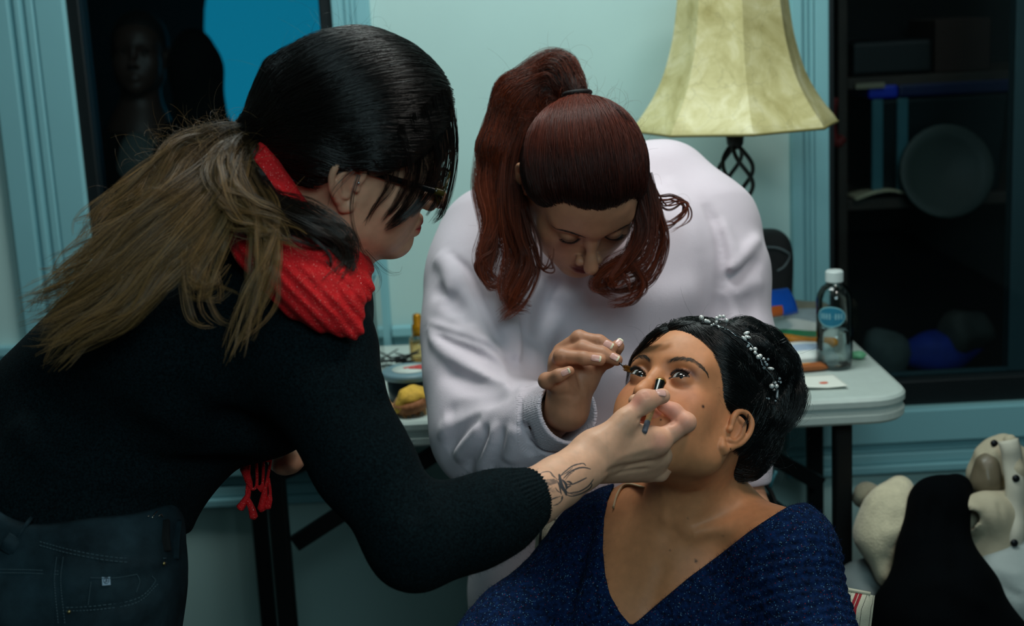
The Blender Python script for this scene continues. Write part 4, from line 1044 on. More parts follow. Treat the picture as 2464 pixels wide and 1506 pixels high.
# from the hairline back to the updo, several fans (pixel fans seated on the surface)
def fan(S, A, B, n, k_=16, lift=.004, jit=.0012, d=(1.55, 2.0), via=None, rg=rg, spread=.006):
    ta = rg.uniform(0, 1, n); tb = np.clip(ta + rg.normal(0, .12, n), 0, 1)
    GA, GB = smooth_path(on(S, A, *d), 60), smooth_path(on(S, B, *d), 60)
    a = GA[(ta * 59).astype(int)] + rg.normal(0, spread * .3, (n, 3)); b = GB[(tb * 59).astype(int)] + rg.normal(0, spread, (n, 3))
    v = None
    if via is not None: GV = smooth_path(on(S, via, *d), 60); v = GV[(ta * 59).astype(int)]
    return comb(S, a, b, k_, lift, jit, rg=rg, via=v)
fans = [
    # parting at the top sweeping down the temple and over the ear to the back
    (((1632, 800), (1662, 790), (1700, 785)), ((1775, 962), (1815, 945), (1850, 925)), ((1712, 930), (1745, 900), (1770, 860)), 1500),
    (((1628, 803), (1640, 806), (1652, 815)), ((1770, 985), (1795, 985), (1815, 975)), ((1690, 930), (1712, 950), (1740, 960)), 900),
    (((1690, 782), (1730, 775), (1765, 780)), ((1860, 960), (1885, 930), (1895, 890)), ((1790, 870), (1820, 850), (1830, 830)), 1300),
    # rolled top and bun
    (((1770, 778), (1800, 790), (1830, 806)), ((1880, 1000), (1900, 960), (1915, 920)), ((1850, 900), (1880, 880), (1895, 870)), 900),
    (((1840, 830), (1880, 860), (1905, 900)), ((1800, 960), (1840, 985), (1880, 1000)), ((1850, 900), (1880, 930), (1910, 960)), 700),
    # nape
    (((1790, 800), (1830, 820), (1870, 850)), ((1862, 1040), (1872, 1020), (1880, 1000)), ((1890, 880), (1905, 910), (1915, 930)), 900),
    (((1850, 960), (1870, 985), (1880, 1010)), ((1760, 1125), (1790, 1120), (1820, 1110)), ((1830, 1040), (1845, 1050), (1860, 1070)), 900),
    # far side curtain
    (((1672, 783), (1645, 784), (1612, 790)), ((1508, 915), (1514, 895), (1528, 862)), ((1590, 806), (1574, 812), (1556, 822)), 700),
]
for A, B, V, n in fans: paths.append(fan(SH, A, B, n, via=V))
hv_ = np.array([q.co for q in cap.data.vertices]); bun_c = P(1855, 930, 1.86)
right_side = hv_[(px_at(hv_)[:, 0] > 1745) & (SH.grad(hv_) @ _F < .25)]
def flow_b(q):
    r = q - bun_c; a = np.cross(np.tile(-_F, (len(q), 1)), r); return unit_rows(a) * .8 - unit_rows(r) * .25 + .25 * _R
paths.append(surf_strands(SH, right_side, flow_b, 2600, .07, 16, .004, rg=rg))
low = hv_[(px_at(hv_)[:, 1] > 1000) & (SH.grad(hv_) @ _F < .25)]
topv = hv_[(px_at(hv_)[:, 0] < 1760) & (px_at(hv_)[:, 1] < 900) & (SH.grad(hv_) @ _F < .35)]
paths.append(surf_strands(SH, topv, lambda q: np.tile(-Hb.H[:, 1] - .15 * Hb.H[:, 2], (len(q), 1)) - .35 * np.sign(Hb.l(q)[:, :1]) * Hb.H[:, 2], 2200, .08, 16, .0035, rg=rg))
paths.append(surf_strands(SH, low, lambda q: np.tile(CV(.55, .83, 0), (len(q), 1)), 1200, .06, 16, .004, rg=rg))
paths = np.concatenate(paths)
strands('hair_strands', paths, M_bhair, bride, .00022, .00012)
# looser locks and wisps
lk = [lock(PX((1900, 905, 1.82), (1925, 950, 1.81), (1905, 1010, 1.80), (1862, 1055, 1.80)), 260, [.008, .012, .010, .004], end=.7),
      lock(PX((1890, 900, 1.84), (1915, 935, 1.83), (1900, 1000, 1.83), (1860, 1040, 1.82)), 160, [.012, .012, .008, .004], end=.7),
      lock(PX((1608, 792, 1.735), (1585, 802, 1.738), (1556, 826, 1.755), (1522, 865, 1.785), (1506, 930, 1.81)), 120, [.003, .005, .004, .002], end=.75),
      lock(PX((1800, 1000, 1.735), (1795, 1015, 1.72), (1783, 1030, 1.715)), 12, [.003, .003, .002], end=.6)]
k0 = min(len(q[0]) for q in lk); strands('loose_locks', np.concatenate(lk), M_bhair, bride, .00020, .00007)
fl = flyaways(paths[:, 8], 90, .05, CV(.3, .5, .3), 10, rg, 1.3); strands('flyaway_hairs', fl, M_bhair, bride, .00009, .00004)
fl2 = flyaways(on(SH, [(1900, 960), (1870, 1050), (1840, 1110), (1890, 1010)], 1.6, 2.0), 70, .06, CV(.8, -.5, .2), 10, rg, 1.5); strands('flyaway_hairs', fl2, M_bhair, bride, .00009, .00004)

# ---- pearl hair vine
M_wire = mat('silver wire', (190, 196, 200), .25, metal=1.0); M_pearl = mat('pearl', (226, 224, 220), .12, .03, 80, spec=1.0, metal=.25); M_cry = mat('clear crystal', (200, 214, 220), .04, spec=1.0, metal=.55)
Z = lambda x, y: (1660 + x / 5.793, 740 + y / 5.793)
def hv(x, y, lift=.004): return hit(SH, *Z(x, y), 1.6, 2.0, 200, lift + .0035)
wl = [hv(*q) for q in ((165, 150), (205, 240), (300, 232), (400, 255), (460, 282), (540, 310), (640, 390), (740, 440), (850, 512), (890, 575), (940, 640), (985, 720), (1015, 800), (1060, 860), (1140, 950), (1170, 1010), (1200, 1100), (1215, 1190))]
# the far front of the vine stands clear of the outline
off0 = wl[3]; 
for i in range(3):
    d_ = (wl[4] - CAM) @ _F; wl[i] = P(*Z(*((165, 150), (205, 240), (300, 232))[i]), d_ + .01)
vp = smooth_path(wl, 120); tw = np.linspace(0, 90, 120)
vine = MB()
for ph in (0, math.pi): vine.tube(vp + .0007 * (np.cos(tw + ph)[:, None] * _R + np.sin(tw + ph)[:, None] * _F), .00045, 5)
vine = vine.build('hair_vine', M_wire, bride, True); vine['label'] = 'silver wire hair vine with pearls and crystals'
pearls = [(160, 140, 38), (220, 185, 30), (250, 190, 26), (375, 150, 30), (370, 200, 25), (418, 125, 27), (470, 125, 28), (510, 178, 32), (405, 270, 18), (460, 282, 14), (490, 300, 12), (270, 200, 20), (330, 230, 16), (300, 245, 15),
          (850, 580, 25), (910, 580, 32), (910, 630, 27), (980, 675, 33), (950, 690, 33), (1140, 1095, 38), (1205, 1095, 36), (1185, 1045, 24), (1170, 1145, 22), (1030, 715, 22)]
for x, y, r in pearls:
    rad = r / 5.793 * 1.7 / FPX; c = hv(x, y, rad + .002)
    if y < 210 and x < 540: c = P(*Z(x, y), (wl[4] - CAM) @ _F + .004)
    MB().sphere(c, rad, 10).build('pearl', M_pearl, vine, True)
    nr = vp[np.argmin(((vp - c) ** 2).sum(1))]
    if np.linalg.norm(nr - c) > rad: MB().tube([c, nr], .0003, 4).build('wire_stem', M_wire, vine, True)
for x, y, a in ((790, 355, -.35), (805, 410, .2), (755, 428, .75), (1130, 850, .15)):
    c = hv(x, y, .004); ax = math.cos(a) * _R - math.sin(a) * _U
    MB().sphere(c, .0021, 12, (1, 1, 2.0), ax).build('drop_pearl', M_pearl, vine, True)
for x, y, r in ((815, 530, 22), (800, 545, 14), (1090, 720, 22), (1050, 760, 20), (1072, 795, 25), (1035, 840, 24), (1250, 990, 22), (1265, 1042, 20), (1195, 1300, 17), (1235, 1030, 14)):
    rad = r / 5.793 * 1.7 / FPX; MB().sphere(hv(x, y, rad + .001), rad, 4).build('crystal', M_cry, vine)
MB().tube([hv(1222, 1140), hv(1215, 1260)], .0016, 6).build('crystal', M_cry, vine)
MB().sphere(hv(1100, 1270, .002), .0016, 4).build('crystal', M_cry, vine); MB().sphere(hv(1070, 1262, .002), .0010, 4).build('crystal', M_cry, vine)
# hair pins in the updo
for a_, b_ in (((1868, 826), (1888, 812)), ((1872, 832), (1880, 828))):
    MB().tube([hit(SH, *a_, 1.6, 2.0, 200, .001), hit(SH, *a_, 1.6, 2.0, 200, .004) + CV(.011, .006, .0)], .0012, 6).build('hair_pin', M_pin, bride, True)

# ---- knitted sweater
m, nt, b = base_mat('navy tweed knit')
tc = nd(nt, 'ShaderNodeTexCoord'); vo = nd(nt, 'ShaderNodeTexVoronoi', i_Scale=1000.0); n1 = nd(nt, 'ShaderNodeTexNoise', i_Scale=160.0, i_Detail=4.0)
nt.links.new(tc.outputs['Object'], vo.inputs['Vector']); nt.links.new(tc.outputs['Object'], n1.inputs['Vector'])
sp = nd(nt, 'ShaderNodeSeparateColor'); nt.links.new(vo.outputs['Color'], sp.inputs[0])
cr = nd(nt, 'ShaderNodeValToRGB'); e = cr.color_ramp.elements; e[0].position = .3; e[0].color = lin((3, 13, 33)); e[1].position = .75; e[1].color = lin((11, 42, 88)); nt.links.new(n1.outputs['Fac'], cr.inputs[0])
fk = nd(nt, 'ShaderNodeValToRGB'); fk.color_ramp.interpolation = 'CONSTANT'; e = fk.color_ramp.elements; e[0].position = 0; e[0].color = lin((84, 124, 150)); e[1].position = .62; e[1].color = lin((30, 90, 136)); q = e.new(.8); q.color = lin((120, 38, 48))
nt.links.new(sp.outputs['Green'], fk.inputs[0])
th = nd(nt, 'ShaderNodeMath', operation='GREATER_THAN'); th.inputs[1].default_value = .968; nt.links.new(sp.outputs['Red'], th.inputs[0])
mx = nd(nt, 'ShaderNodeMix', data_type='RGBA'); nt.links.new(th.outputs[0], mx.inputs[0]); nt.links.new(cr.outputs[0], mx.inputs[6]); nt.links.new(fk.outputs[0], mx.inputs[7]); nt.links.new(mx.outputs[2], b.inputs['Base Color'])
n3 = nd(nt, 'ShaderNodeTexNoise', i_Scale=230.0, i_Detail=3.0); nt.links.new(tc.outputs['Object'], n3.inputs['Vector'])
bp = nd(nt, 'ShaderNodeBump', i_Strength=.8, i_Distance=.003); nt.links.new(n3.outputs['Fac'], bp.inputs['Height']); nt.links.new(bp.outputs[0], b.inputs['Normal'])
b.inputs['Roughness'].default_value = .9; b.inputs['Specular IOR Level'].default_value = .12
M_knit = m
SS = SDF()
SS.cone(trap, shL, .050, .066, .04); SS.cone(trap, shR, .048, .056, .04)
SS.ell(P(1645, 1430, 1.93), (.178, .118, .155), .06)
SS.cone(P(1640, 1420, 1.92), P(1610, 1750, 1.90), .140, .15, .05)
for b_ in bust: SS.ball(b_, .078, .06)
elL, elR = P(1990, 1700, 1.69), P(1150, 1640, 1.86)
SS.cone(shL, elL, .066, .062, .03); SS.cone(shR, P(1246, 1528, 1.90), .055, .064, .04); SS.cone(P(1246, 1528, 1.90), elR, .064, .072, .03)
# sleeve rows
def rows(a, b, per, amp, r):
    a = np.array(a); b = np.array(b); L = np.linalg.norm(b - a); d = (b - a) / L
    def fn(p):
        q = p - a; t = q @ d; rr = np.linalg.norm(q - t[:, None] * d, axis=1)
        return -amp * np.sin(t * 2 * math.pi / per + 8 * fuzz(p, 14, 3)) * np.clip((t + .02) * 25, 0, 1) * np.clip((r * 1.9 - rr) * 30, 0, 1)
    return fn
SS.fn(rows(shL, elL, .0125, .0019, .07), (shL + elL) / 2, .26, 'd', 0)
SS.fn(lambda p: -.0012 * fuzz(p, 160, 8), P(1640, 1400, 1.9), .5, 'd', 0)
# folds at the right armpit, bust drape
SS.brush(PX((1420, 1230, 1.90), (1400, 1330, 1.86), (1385, 1430, 1.84), (1390, 1520, 1.83)), .014, -.011)
SS.brush(PX((1180, 1430, 1.86), (1260, 1455, 1.84), (1330, 1500, 1.84)), .010, -.006)
SS.brush(PX((1110, 1470, 1.84), (1170, 1480, 1.82), (1220, 1506, 1.82)), .010, .007)
SS.brush(PX((1860, 1300, 1.73), (1840, 1400, 1.73), (1850, 1500, 1.72)), .014, -.005)
# neckline: a deep V cut square to the chest
vo_ = P(1620, 1350, 1.85); n_ = unit(CV(.05, .35, .93)); ax_ = unit(np.cross(_U0, n_)); ax_ = unit(ax_ - n_ * (ax_ @ n_)); ay_ = np.cross(n_, ax_)
def vp_(x, y):
    r_ = ray(x, y); t = ((vo_ - CAM) @ n_) / (r_ @ n_); return CAM + t * r_
vpoly = [vp_(*q) for q in ((1535, 1060), (1483, 1160), (1470, 1190), (1457, 1240), (1450, 1320), (1453, 1390), (1464, 1440), (1486, 1482), (1512, 1512), (1530, 1500), (1560, 1474), (1640, 1408), (1760, 1322), (1850, 1264), (1888, 1248), (1990, 1150), (1760, 1000))]
fp = poly_fn(vpoly, vo_, ax_, ay_); SS.fn(fp, vo_, 9, 's', .006)
swt = sculpt('sweater', SS, .0034, M_knit, bride, lo=P(1640, 1420, 1.93) - np.array([.40, .42, .36]), hi=np.array([.55, 2.15, .93]))
me = swt.data; vv = np.zeros(len(me.vertices) * 3); me.vertices.foreach_get('co', vv); vv = vv.reshape(-1, 3)
cam_side = (vv - P(1640, 1400, 2.0)) @ -_F > 0
ii = rg.choice(np.where(cam_side)[0], 9000); nrm = SS.grad(vv[ii])
e = rg.normal(0, 1, (len(ii), 3)); t = np.linspace(0, 1, 4)[None, :, None]
fz = vv[ii][:, None] + (nrm * .0024)[:, None] * t + (e * .0014)[:, None] * t ** 2
strands('wool_fuzz', fz, hair_mat('navy wool fibre', (4, 18, 46), (10, 42, 86), .9, .6, spec=.1), swt, .00014, .00006)
# beige strap edges
M_strap = mat('beige cotton edge', (206, 178, 142), .8, .05, 80)
e1 = [hit(SB, *q, 1.6, 2.1, 200, .0016) for q in ((1548, 1172), (1516, 1165), (1498, 1172), (1485, 1192), (1476, 1222))]
MB().tube(smooth_path(e1, 30), .0030, 8, flat=.5).build('camisole_strap', M_strap, bride, True)
e2 = [hit(SB, *q, 1.6, 2.1, 200, .003) for q in ((1835, 1276), (1852, 1264), (1870, 1254), (1886, 1248))]
MB().tube(smooth_path(e2, 16), .0028, 8, flat=.5).build('camisole_strap', M_strap, bride, True)
# ================================================================== the make-up artist bending in from the left
artist = thing('person', 'woman in dark sweater, red scarf and glasses bending over with a small brush', 'person', (-.45, 1.60, 0))
Ha = Head([[.0904, .9204, .3803], [-.9294, .2152, -.2999], [-.3579, -.3263, .8749]], [-.1612, 1.6015, 1.2863], 1.0)
wa = Ha.w
SA = SDF()
sculpt_head(SA, Ha, lids=(.22, -.18), nose=1.0, chin=.006, lipfull=1.0, ears=(1, -1), cheek=.92)
SA.cone(wa(0, -.022, -.045), P(760, 640, 1.655), .048, .050, .03); SA.cone(P(760, 640, 1.655), P(660, 740, 1.68), .050, .075, .04)
# trunk and arms under the clothes
SA.cone(P(620, 790, 1.69), P(300, 1020, 1.69), .095, .09, .06); SA.cone(P(300, 1020, 1.69), P(200, 1330, 1.67), .10, .08, .06)
SA.cone(P(200, 1330, 1.67), P(215, 1900, 1.60), .08, .05, .06)
SA.cone(P(755, 890, 1.55), P(1000, 1310, 1.462), .042, .034, .04)
fa = [P(1000, 1310, 1.462), P(1160, 1255, 1.505), P(1290, 1194, 1.557), P(1345, 1158, 1.585), P(1400, 1122, 1.612), P(1440, 1092, 1.628)]
SA.chain(fa, [.036, .034, .0272, .0252, .0232, .0235], .02)
# right hand: palm, thumb, fingers
kn = dict(i=P(1582, 1064, 1.664), m=P(1588, 1094, 1.686), r=P(1576, 1118, 1.698), p=P(1556, 1134, 1.704))
SA.cone(P(1425, 1082, 1.622), kn['i'], .0215, .0150, .012); SA.cone(P(1428, 1100, 1.632), kn['m'], .0205, .0150, .012)
SA.cone(P(1432, 1115, 1.64), kn['r'], .0195, .0145, .012); SA.cone(P(1436, 1122, 1.648), kn['p'], .0185, .0130, .012)
SA.chain([P(1448, 1070, 1.622), P(1504, 1012, 1.628), P(1553, 965, 1.634), P(1594, 953, 1.646)], [.0200, .0122, .0108, .0090], .010)
SA.ball(P(1553, 963, 1.634), .0114, .006)
SA.cone(P(1500, 1040, 1.640), P(1570, 1058, 1.660), .0145, .0140, .014)
SA.chain([kn['i'], P(1652, 1016, 1.668), P(1622, 990, 1.674), P(1596, 976, 1.674)], [.0128, .0105, .0095, .0082], .005)
SA.ball(P(1650, 1017, 1.667), .0112, .004)
SA.chain([kn['m'], P(1640, 1040, 1.712), P(1585, 1000, 1.700), P(1528, 964, 1.676)], [.0125, .0105, .0095, .0078], .005)
SA.chain([kn['r'], P(1635, 1098, 1.724), P(1650, 1074, 1.722)], [.0120, .0105, .0085], .005)
SA.chain([kn['p'], P(1588, 1138, 1.704), P(1628, 1096, 1.702)], [.0112, .0098, .0078], .005)
# creases, tendons, knuckles
pz = lambda l, d=1.66: [P(x, y, d) for x, y in l]
def on_hand(l): return [hit(SA, x, y, 1.5, 1.85) for x, y in l]
BR = [([(1495, 1130), (1530, 1118), (1580, 1108)], .0035, -.0022), ([(1478, 1142), (1520, 1132), (1568, 1128)], .0030, -.0018), ([(1450, 1140), (1490, 1124), (1540, 1120)], .004, -.0012),
      ([(1460, 1110), (1520, 1090), (1580, 1072)], .005, .0009), ([(1455, 1120), (1510, 1108), (1570, 1098)], .004, .0007),
      ([(1530, 1012), (1545, 1006), (1550, 1015)], .003, -.0016), ([(1495, 1000), (1510, 990), (1520, 982)], .003, .0006),
      ([(1545, 944), (1552, 952), (1556, 962)], .0016, -.0006), ([(1551, 942), (1558, 951), (1561, 960)], .0014, -.0005), ([(1575, 1020), (1586, 1024), (1592, 1034)], .003, -.0014),
      ([(1628, 1008), (1620, 1020), (1608, 1022)], .0022, -.0012), ([(1420, 1060), (1460, 1030), (1490, 1000)], .006, .0007), ([(1630, 1112), (1622, 1106), (1616, 1100)], .002, -.0006)]
for l, wd, am in BR: SA.brush(on_hand(l), wd, am)
SA.ball(on_hand([(1588, 1066)])[0] + .012 * _F, .0135, .006)
# left arm and hand tucked beneath
SA.chain([P(640, 800, 1.86), P(700, 1010, 1.93), P(690, 1095, 1.84)], [.045, .036, .026], .02)
SA.ell(P(688, 1108, 1.80), (.020, .032, .017), .008)
for i, (x, y) in enumerate(((700, 1120), (690, 1124), (680, 1122), (671, 1116))): SA.chain([P(x - 6, y - 16, 1.775 + .012 * i), P(x + 2, y, 1.77 + .012 * i), P(x - 10, y + 2, 1.80 + .012 * i)], [.009, .0082, .0075], .004)
SA.chain([P(700, 1095, 1.79), P(712, 1108, 1.775), P(706, 1118, 1.768)], [.011, .0095, .008], .005)
base_a = L3((228, 172, 140)); 
TAT = [  # the beetle, in zoomed picture units (x/7.528, y/7.528 from 1250,1080)
    ([(700, 560), (760, 470), (850, 390), (960, 310), (1080, 272), (1160, 265), (1200, 300)], 20), ([(760, 480), (870, 420), (960, 340)], 14), ([(800, 530), (880, 450), (970, 385), (1100, 340), (1200, 340), (1285, 365)], 24),
    ([(830, 560), (900, 470), (1000, 390)], 12), ([(860, 640), (950, 640), (1060, 600), (1150, 555), (1215, 525)], 24), ([(860, 590), (910, 600), (960, 640)], 30), ([(850, 730), (880, 690), (930, 670)], 26),
    ([(840, 740), (880, 800), (980, 790), (1090, 770), (1200, 710), (1270, 650), (1320, 580), (1340, 550)], 20), ([(850, 830), (940, 855), (1060, 830), (1180, 780), (1270, 720), (1310, 660), (1305, 630)], 22), ([(860, 780), (960, 820), (1080, 800)], 10),
    ([(370, 455), (430, 420), (520, 410), (570, 430), (620, 490), (680, 550)], 14), ([(560, 430), (600, 490), (660, 530)], 10), ([(200, 545), (300, 545), (390, 550), (430, 580), (520, 560), (640, 545)], 12), ([(290, 650), (330, 600), (400, 575), (430, 580)], 10),
    ([(760, 860), (785, 880), (750, 950), (690, 1000), (610, 1030)], 15), ([(780, 850), (760, 910)], 20), ([(390, 1020), (450, 1000), (520, 955), (550, 930), (640, 890), (740, 860)], 18), ([(400, 1040), (470, 1010)], 12),
    ([(720, 470), (740, 560), (750, 620), (780, 700), (820, 760), (850, 830)], 55), ([(690, 590), (720, 660), (740, 740), (760, 820)], 24), ([(780, 560), (840, 640), (850, 720)], 40), ([(650, 700), (690, 760), (740, 790)], 14)]
TATF = ([(280, 690), (340, 620), (480, 570), (620, 545), (690, 560), (700, 620), (560, 660), (420, 700), (560, 700), (620, 680), (560, 740), (520, 820), (430, 900), (380, 900), (330, 790)], )
tat_o = P(1345, 1165, 1.56)
def px_of(v):
    q = v - CAM; d = q @ _F; return np.stack([1232 + FPX * (q @ _R) / d, 753 - FPX * (q @ _U) / d], 1)
def tint_artist(v):
    c = np.tile(base_a, (len(v), 1)); q = Ha.l(v); g = lambda p, s: np.exp(-(((q - np.array(p)) / np.array(s)) ** 2).sum(1))
    def mixc(mask, col): nonlocal c; c = c * (1 - mask[:, None]) + L3(col) * mask[:, None]
    mixc(.95 * np.clip(2.6 * g((0, .094, -.0712), (.0215, .018, .0092)) - .6, 0, 1), (168, 18, 30))
    mixc(.4 * g((.05, .055, -.03), (.02, .03, .018)), (216, 140, 122)); mixc(.35 * g((.082, -.014, -.005), (.01, .02, .03)), (214, 140, 120)); mixc(.3 * g((0, .104, -.04), (.012, .012, .01)), (216, 140, 122))
    gw = lambda p, s: np.exp(-((v - p) ** 2).sum(1) / s ** 2)
    for (x, y, s, a) in ((1590, 1064, .012, .45), (1556, 946, .010, .35), (1612, 985, .016, .55), (1650, 1020, .016, .4), (1640, 1085, .018, .5), (1595, 1000, .02, .45), (1530, 964, .010, .6), (1590, 950, .012, .3), (1622, 1105, .012, .4)):
        mixc(a * gw(hit(SA, x, y, 1.5, 1.85), s), (224, 132, 118))
    # tattoo ink, laid on the forearm by its own surface position
    m = np.linalg.norm(v - tat_o, axis=1) < .09
    nz = SA.grad(v[m]); m2 = (nz @ _F) < -.05; idx = np.where(m)[0][m2]
    if len(idx):
        p = (px_of(v[idx]) - np.array([1250, 1080])) * 7.528; ink = np.zeros(len(idx)); p3 = np.concatenate([p, np.zeros((len(p), 1))], 1)
        for l, wd in TAT:
            pts = smooth_path([(x, y, 0) for x, y in l], max(6, 3 * len(l))) if len(l) > 2 else np.array([(x, y, 0) for x, y in l], float)
            d, t = seg_dist(p3, pts); tp = wd * (.55 + .45 * np.sin(np.clip(t, 0, 1) * math.pi)) * .62; ink = np.maximum(ink, np.clip((tp - d) / 5 + .5, 0, 1))
        pf = poly_fn([np.array([x, y, 0.]) for x, y in TATF[0]], np.zeros(3), np.array([1., 0, 0]), np.array([0, 1., 0]))(p3)
        n_ = fuzz(p3, .035, 4) * .5 + fuzz(p3, .09, 6) * .4
        ink = np.maximum(ink, np.clip(-pf / 12, 0, 1) * np.clip(.82 + n_ * 1.2, .45, 1)); ink = np.maximum(ink, .35 * np.clip((60 - np.hypot((p[:, 0] - 560) / 3, p[:, 1] - 760)) / 50, 0, 1) * (n_ > -.1))
        c[idx] = c[idx] * (1 - .93 * ink[:, None]) + L3((26, 50, 62)) * .93 * ink[:, None]
    return c
multi_sculpt('body', SA, [(P(1345, 1165, 1.565), np.array([.058, .055, .058]), .0007), (P(1545, 1050, 1.67), np.array([.085, .085, .075]), .0010), (wa(0, .03, -.02), np.array([.125, .12, .125]), .0013)], .004, M_skin, artist, tint_artist)
M_nail = mat('pale pink nail', (226, 172, 160), .25, .03, 60); M_ntip = mat('ivory nail tip', (232, 222, 190), .3)
nail(SA, 1590, 945, (1, -.12), .0125, .0092, M_nail, artist, 1.5, 1.8)
nail(SA, 1625, 1103, (.8, -.6), .0085, .0070, M_nail, artist, 1.5, 1.8)
nail(SA, 1652, 1072, (.6, -.8), .0085, .0070, M_nail, artist, 1.5, 1.85)
for x in (1, -1): eyeball(Ha, x, Ha.H @ unit([0, 1, -.35]), M_eye, artist)
for x in (1, -1): lashes(Ha, x, .22, -.18, .10, M_lash, artist, 40, .009)

# ---- hair cap, combed to a tie
SAH = SDF(); ka = Ha.k
SAH.ell(wa(0, -.012, .037), np.array([.089, .110, .0945]) * ka, .0, rot=Ha.H)
SAH.ell(wa(0, .040, .042), (.058, .0475, .043), .03, rot=Ha.H)
def hairline_a(p):
    q = Ha.l(p); z = q[:, 2]
    y = np.interp(z, [-.14, -.085, -.05, -.02, .0, .012, .03, .05, .07, .085, .12], [-.075, -.066, -.050, -.020, .004, .030, .052, .062, .074, .088, .12])
    return (q[:, 1] - y) * .7
SAH.fn(hairline_a, Ha.c, .2, 'i', .024)
for x in (1, -1): SAH.ell(wa(x * .086, -.012, -.020), (.024, .028, .040), .008, 's', rot=Ha.H)
tie = P(606, 326, 1.562)
SAH.cone(wa(0, -.085, .01), tie, .062, .016, .03)
M_acap = mat('dark brown hair mass', (12, 9, 8), .5, .2, 60, .4, 300)
sculpt('hair', SAH, .0035, M_acap, artist)
M_ahair = hair_mat('dark brown hair', (20, 14, 12), (22, 17, 15), .30, .5)
M_atail = hair_mat('brown ponytail hair', (30, 21, 15), (126, 94, 54), .36, .85, .0, .7)
rga = np.random.default_rng(31)
tie_pts = [tie + .012 * (math.cos(a) * _U + math.sin(a) * _F) for a in np.linspace(0, 6.28, 8)]
def fan_to_tie(A, n, lift=.005, jit=.0015, d=(1.4, 1.75), via=None):
    GA = smooth_path(on(SAH, A, *d), 80); i = (rga.uniform(0, 1, n) * 79).astype(int); a = GA[i] + rga.normal(0, .004, (n, 3))
    b = tie + .010 * rga.normal(0, .6, (n, 1)) * _U + .010 * rga.normal(0, .6, (n, 1)) * _F - .004 * _R
    v = None
    if via is not None: GV = smooth_path(on(SAH, via, *d), 80); v = GV[i]
    return comb(SAH, a, b, 18, lift, jit, rg=rga, via=v)
pa = [fan_to_tie([(1086, 300), (1080, 230), (1050, 160), (1000, 110), (930, 85), (860, 78)], 2600, via=[(900, 300), (880, 230), (850, 170), (800, 130), (740, 120), (690, 140)]),
      fan_to_tie([(1080, 280), (1050, 330), (1000, 370), (930, 388), (875, 384)], 2000, via=[(860, 270), (830, 300), (790, 330), (750, 350), (720, 360)]),
      fan_to_tie([(885, 388), (850, 384), (800, 390), (768, 425), (735, 452)], 900), fan_to_tie([(860, 80), (780, 100), (720, 150), (680, 210)], 700)]
pa = np.concatenate(pa); strands('hair_strands', pa, M_ahair, artist, .00022, .00014)
def over(l, lift=.007, d0=1.4, d1=1.8, dflt=1.60):
    o = []
    for x, y in l:
        v = ray(x, y); ds = np.linspace(d0, d1, 120); e = np.minimum(SA.eval(CAM + ds[:, None] * v), SAH.eval(CAM + ds[:, None] * v)) - lift
        i = np.argmax(e < 0); o.append(CAM + (ds[i] if (e < 0).any() else dflt) * v)
    return o
BG = [([(1070, 215), (1090, 320), (1088, 420), (1064, 510), (1040, 538)], 70, .006), ([(1055, 220), (1078, 350), (1062, 455), (1025, 520)], 80, .007), ([(1020, 250), (1046, 380), (1020, 470), (960, 530), (925, 555)], 90, .007),
      ([(990, 270), (1010, 400), (985, 480), (925, 548)], 80, .006), ([(960, 300), (985, 410), (960, 480), (915, 535)], 60, .006), ([(1040, 230), (1060, 360), (1045, 450), (990, 525)], 60, .006), ([(1085, 260), (1094, 330), (1090, 390)], 50, .005),
      ([(1000, 300), (1030, 400), (1050, 470), (1058, 500), (1030, 540)], 30, .005), ([(900, 380), (930, 430), (905, 490), (870, 540)], 16, .004), ([(960, 380), (940, 450), (900, 500), (880, 545)], 18, .004)]
bl = [lock(over(l), n, [r, r * 1.1, r * .8, .0015], 20, end=.75, rg=rga) for l, n, r in BG]
strands('bangs', push(np.concatenate(bl), SA, .003), M_ahair, artist, .00020, .00008)
ws = [lock(PX((862, 420, 1.50), (846, 480, 1.50), (848, 540, 1.515), (872, 605, 1.53), (908, 650, 1.54), (912, 690, 1.54), (880, 726, 1.54)), 14, [.003, .002, .002], 24, end=.6, rg=rga),
      lock(PX((850, 410, 1.50), (805, 455, 1.495), (790, 500, 1.51)), 10, [.003, .003, .002], 24, end=.7, rg=rga),
      lock(PX((880, 600, 1.54), (930, 650, 1.55), (960, 655, 1.56), (968, 640, 1.56)), 6, [.003, .004, .006], 24, end=.5, rg=rga)]
strands('loose_wisps', np.concatenate(ws), M_ahair, artist, .00014, .00006)

# ---- sweater
SW = SDF()
SW.ell(P(490, 800, 1.70), (.165, .20, .135), .0); SW.cone(P(560, 840, 1.70), P(290, 985, 1.70), .125, .118, .05)
SW.cone(P(290, 1000, 1.70), P(215, 1240, 1.66), .125, .118, .05)
SW.cone(P(290, 1000, 1.70), P(140, 1060, 1.70), .112, .108, .05)
SW.cone(P(215, 1210, 1.62), P(120, 1210, 1.62), .092, .09, .04)
SW.cone(P(600, 700, 1.70), P(720, 720, 1.69), .105, .085, .05)
SW.ball(P(640, 950, 1.66), .062, .05)
arm = [P(758, 890, 1.545), P(872, 1112, 1.490), P(1000, 1302, 1.462), P(1130, 1262, 1.497), P(1200, 1233, 1.522), P(1284, 1192, 1.557)]
SW.chain(arm, [.068, .0480, .0455, .0430, .0385, .0320], .03)
SW.ell(P(680, 795, 1.60), (.095, .09, .078), .06)
SW.chain([P(640, 800, 1.86), P(700, 1005, 1.93), P(690, 1075, 1.86)], [.06, .048, .036], .03)
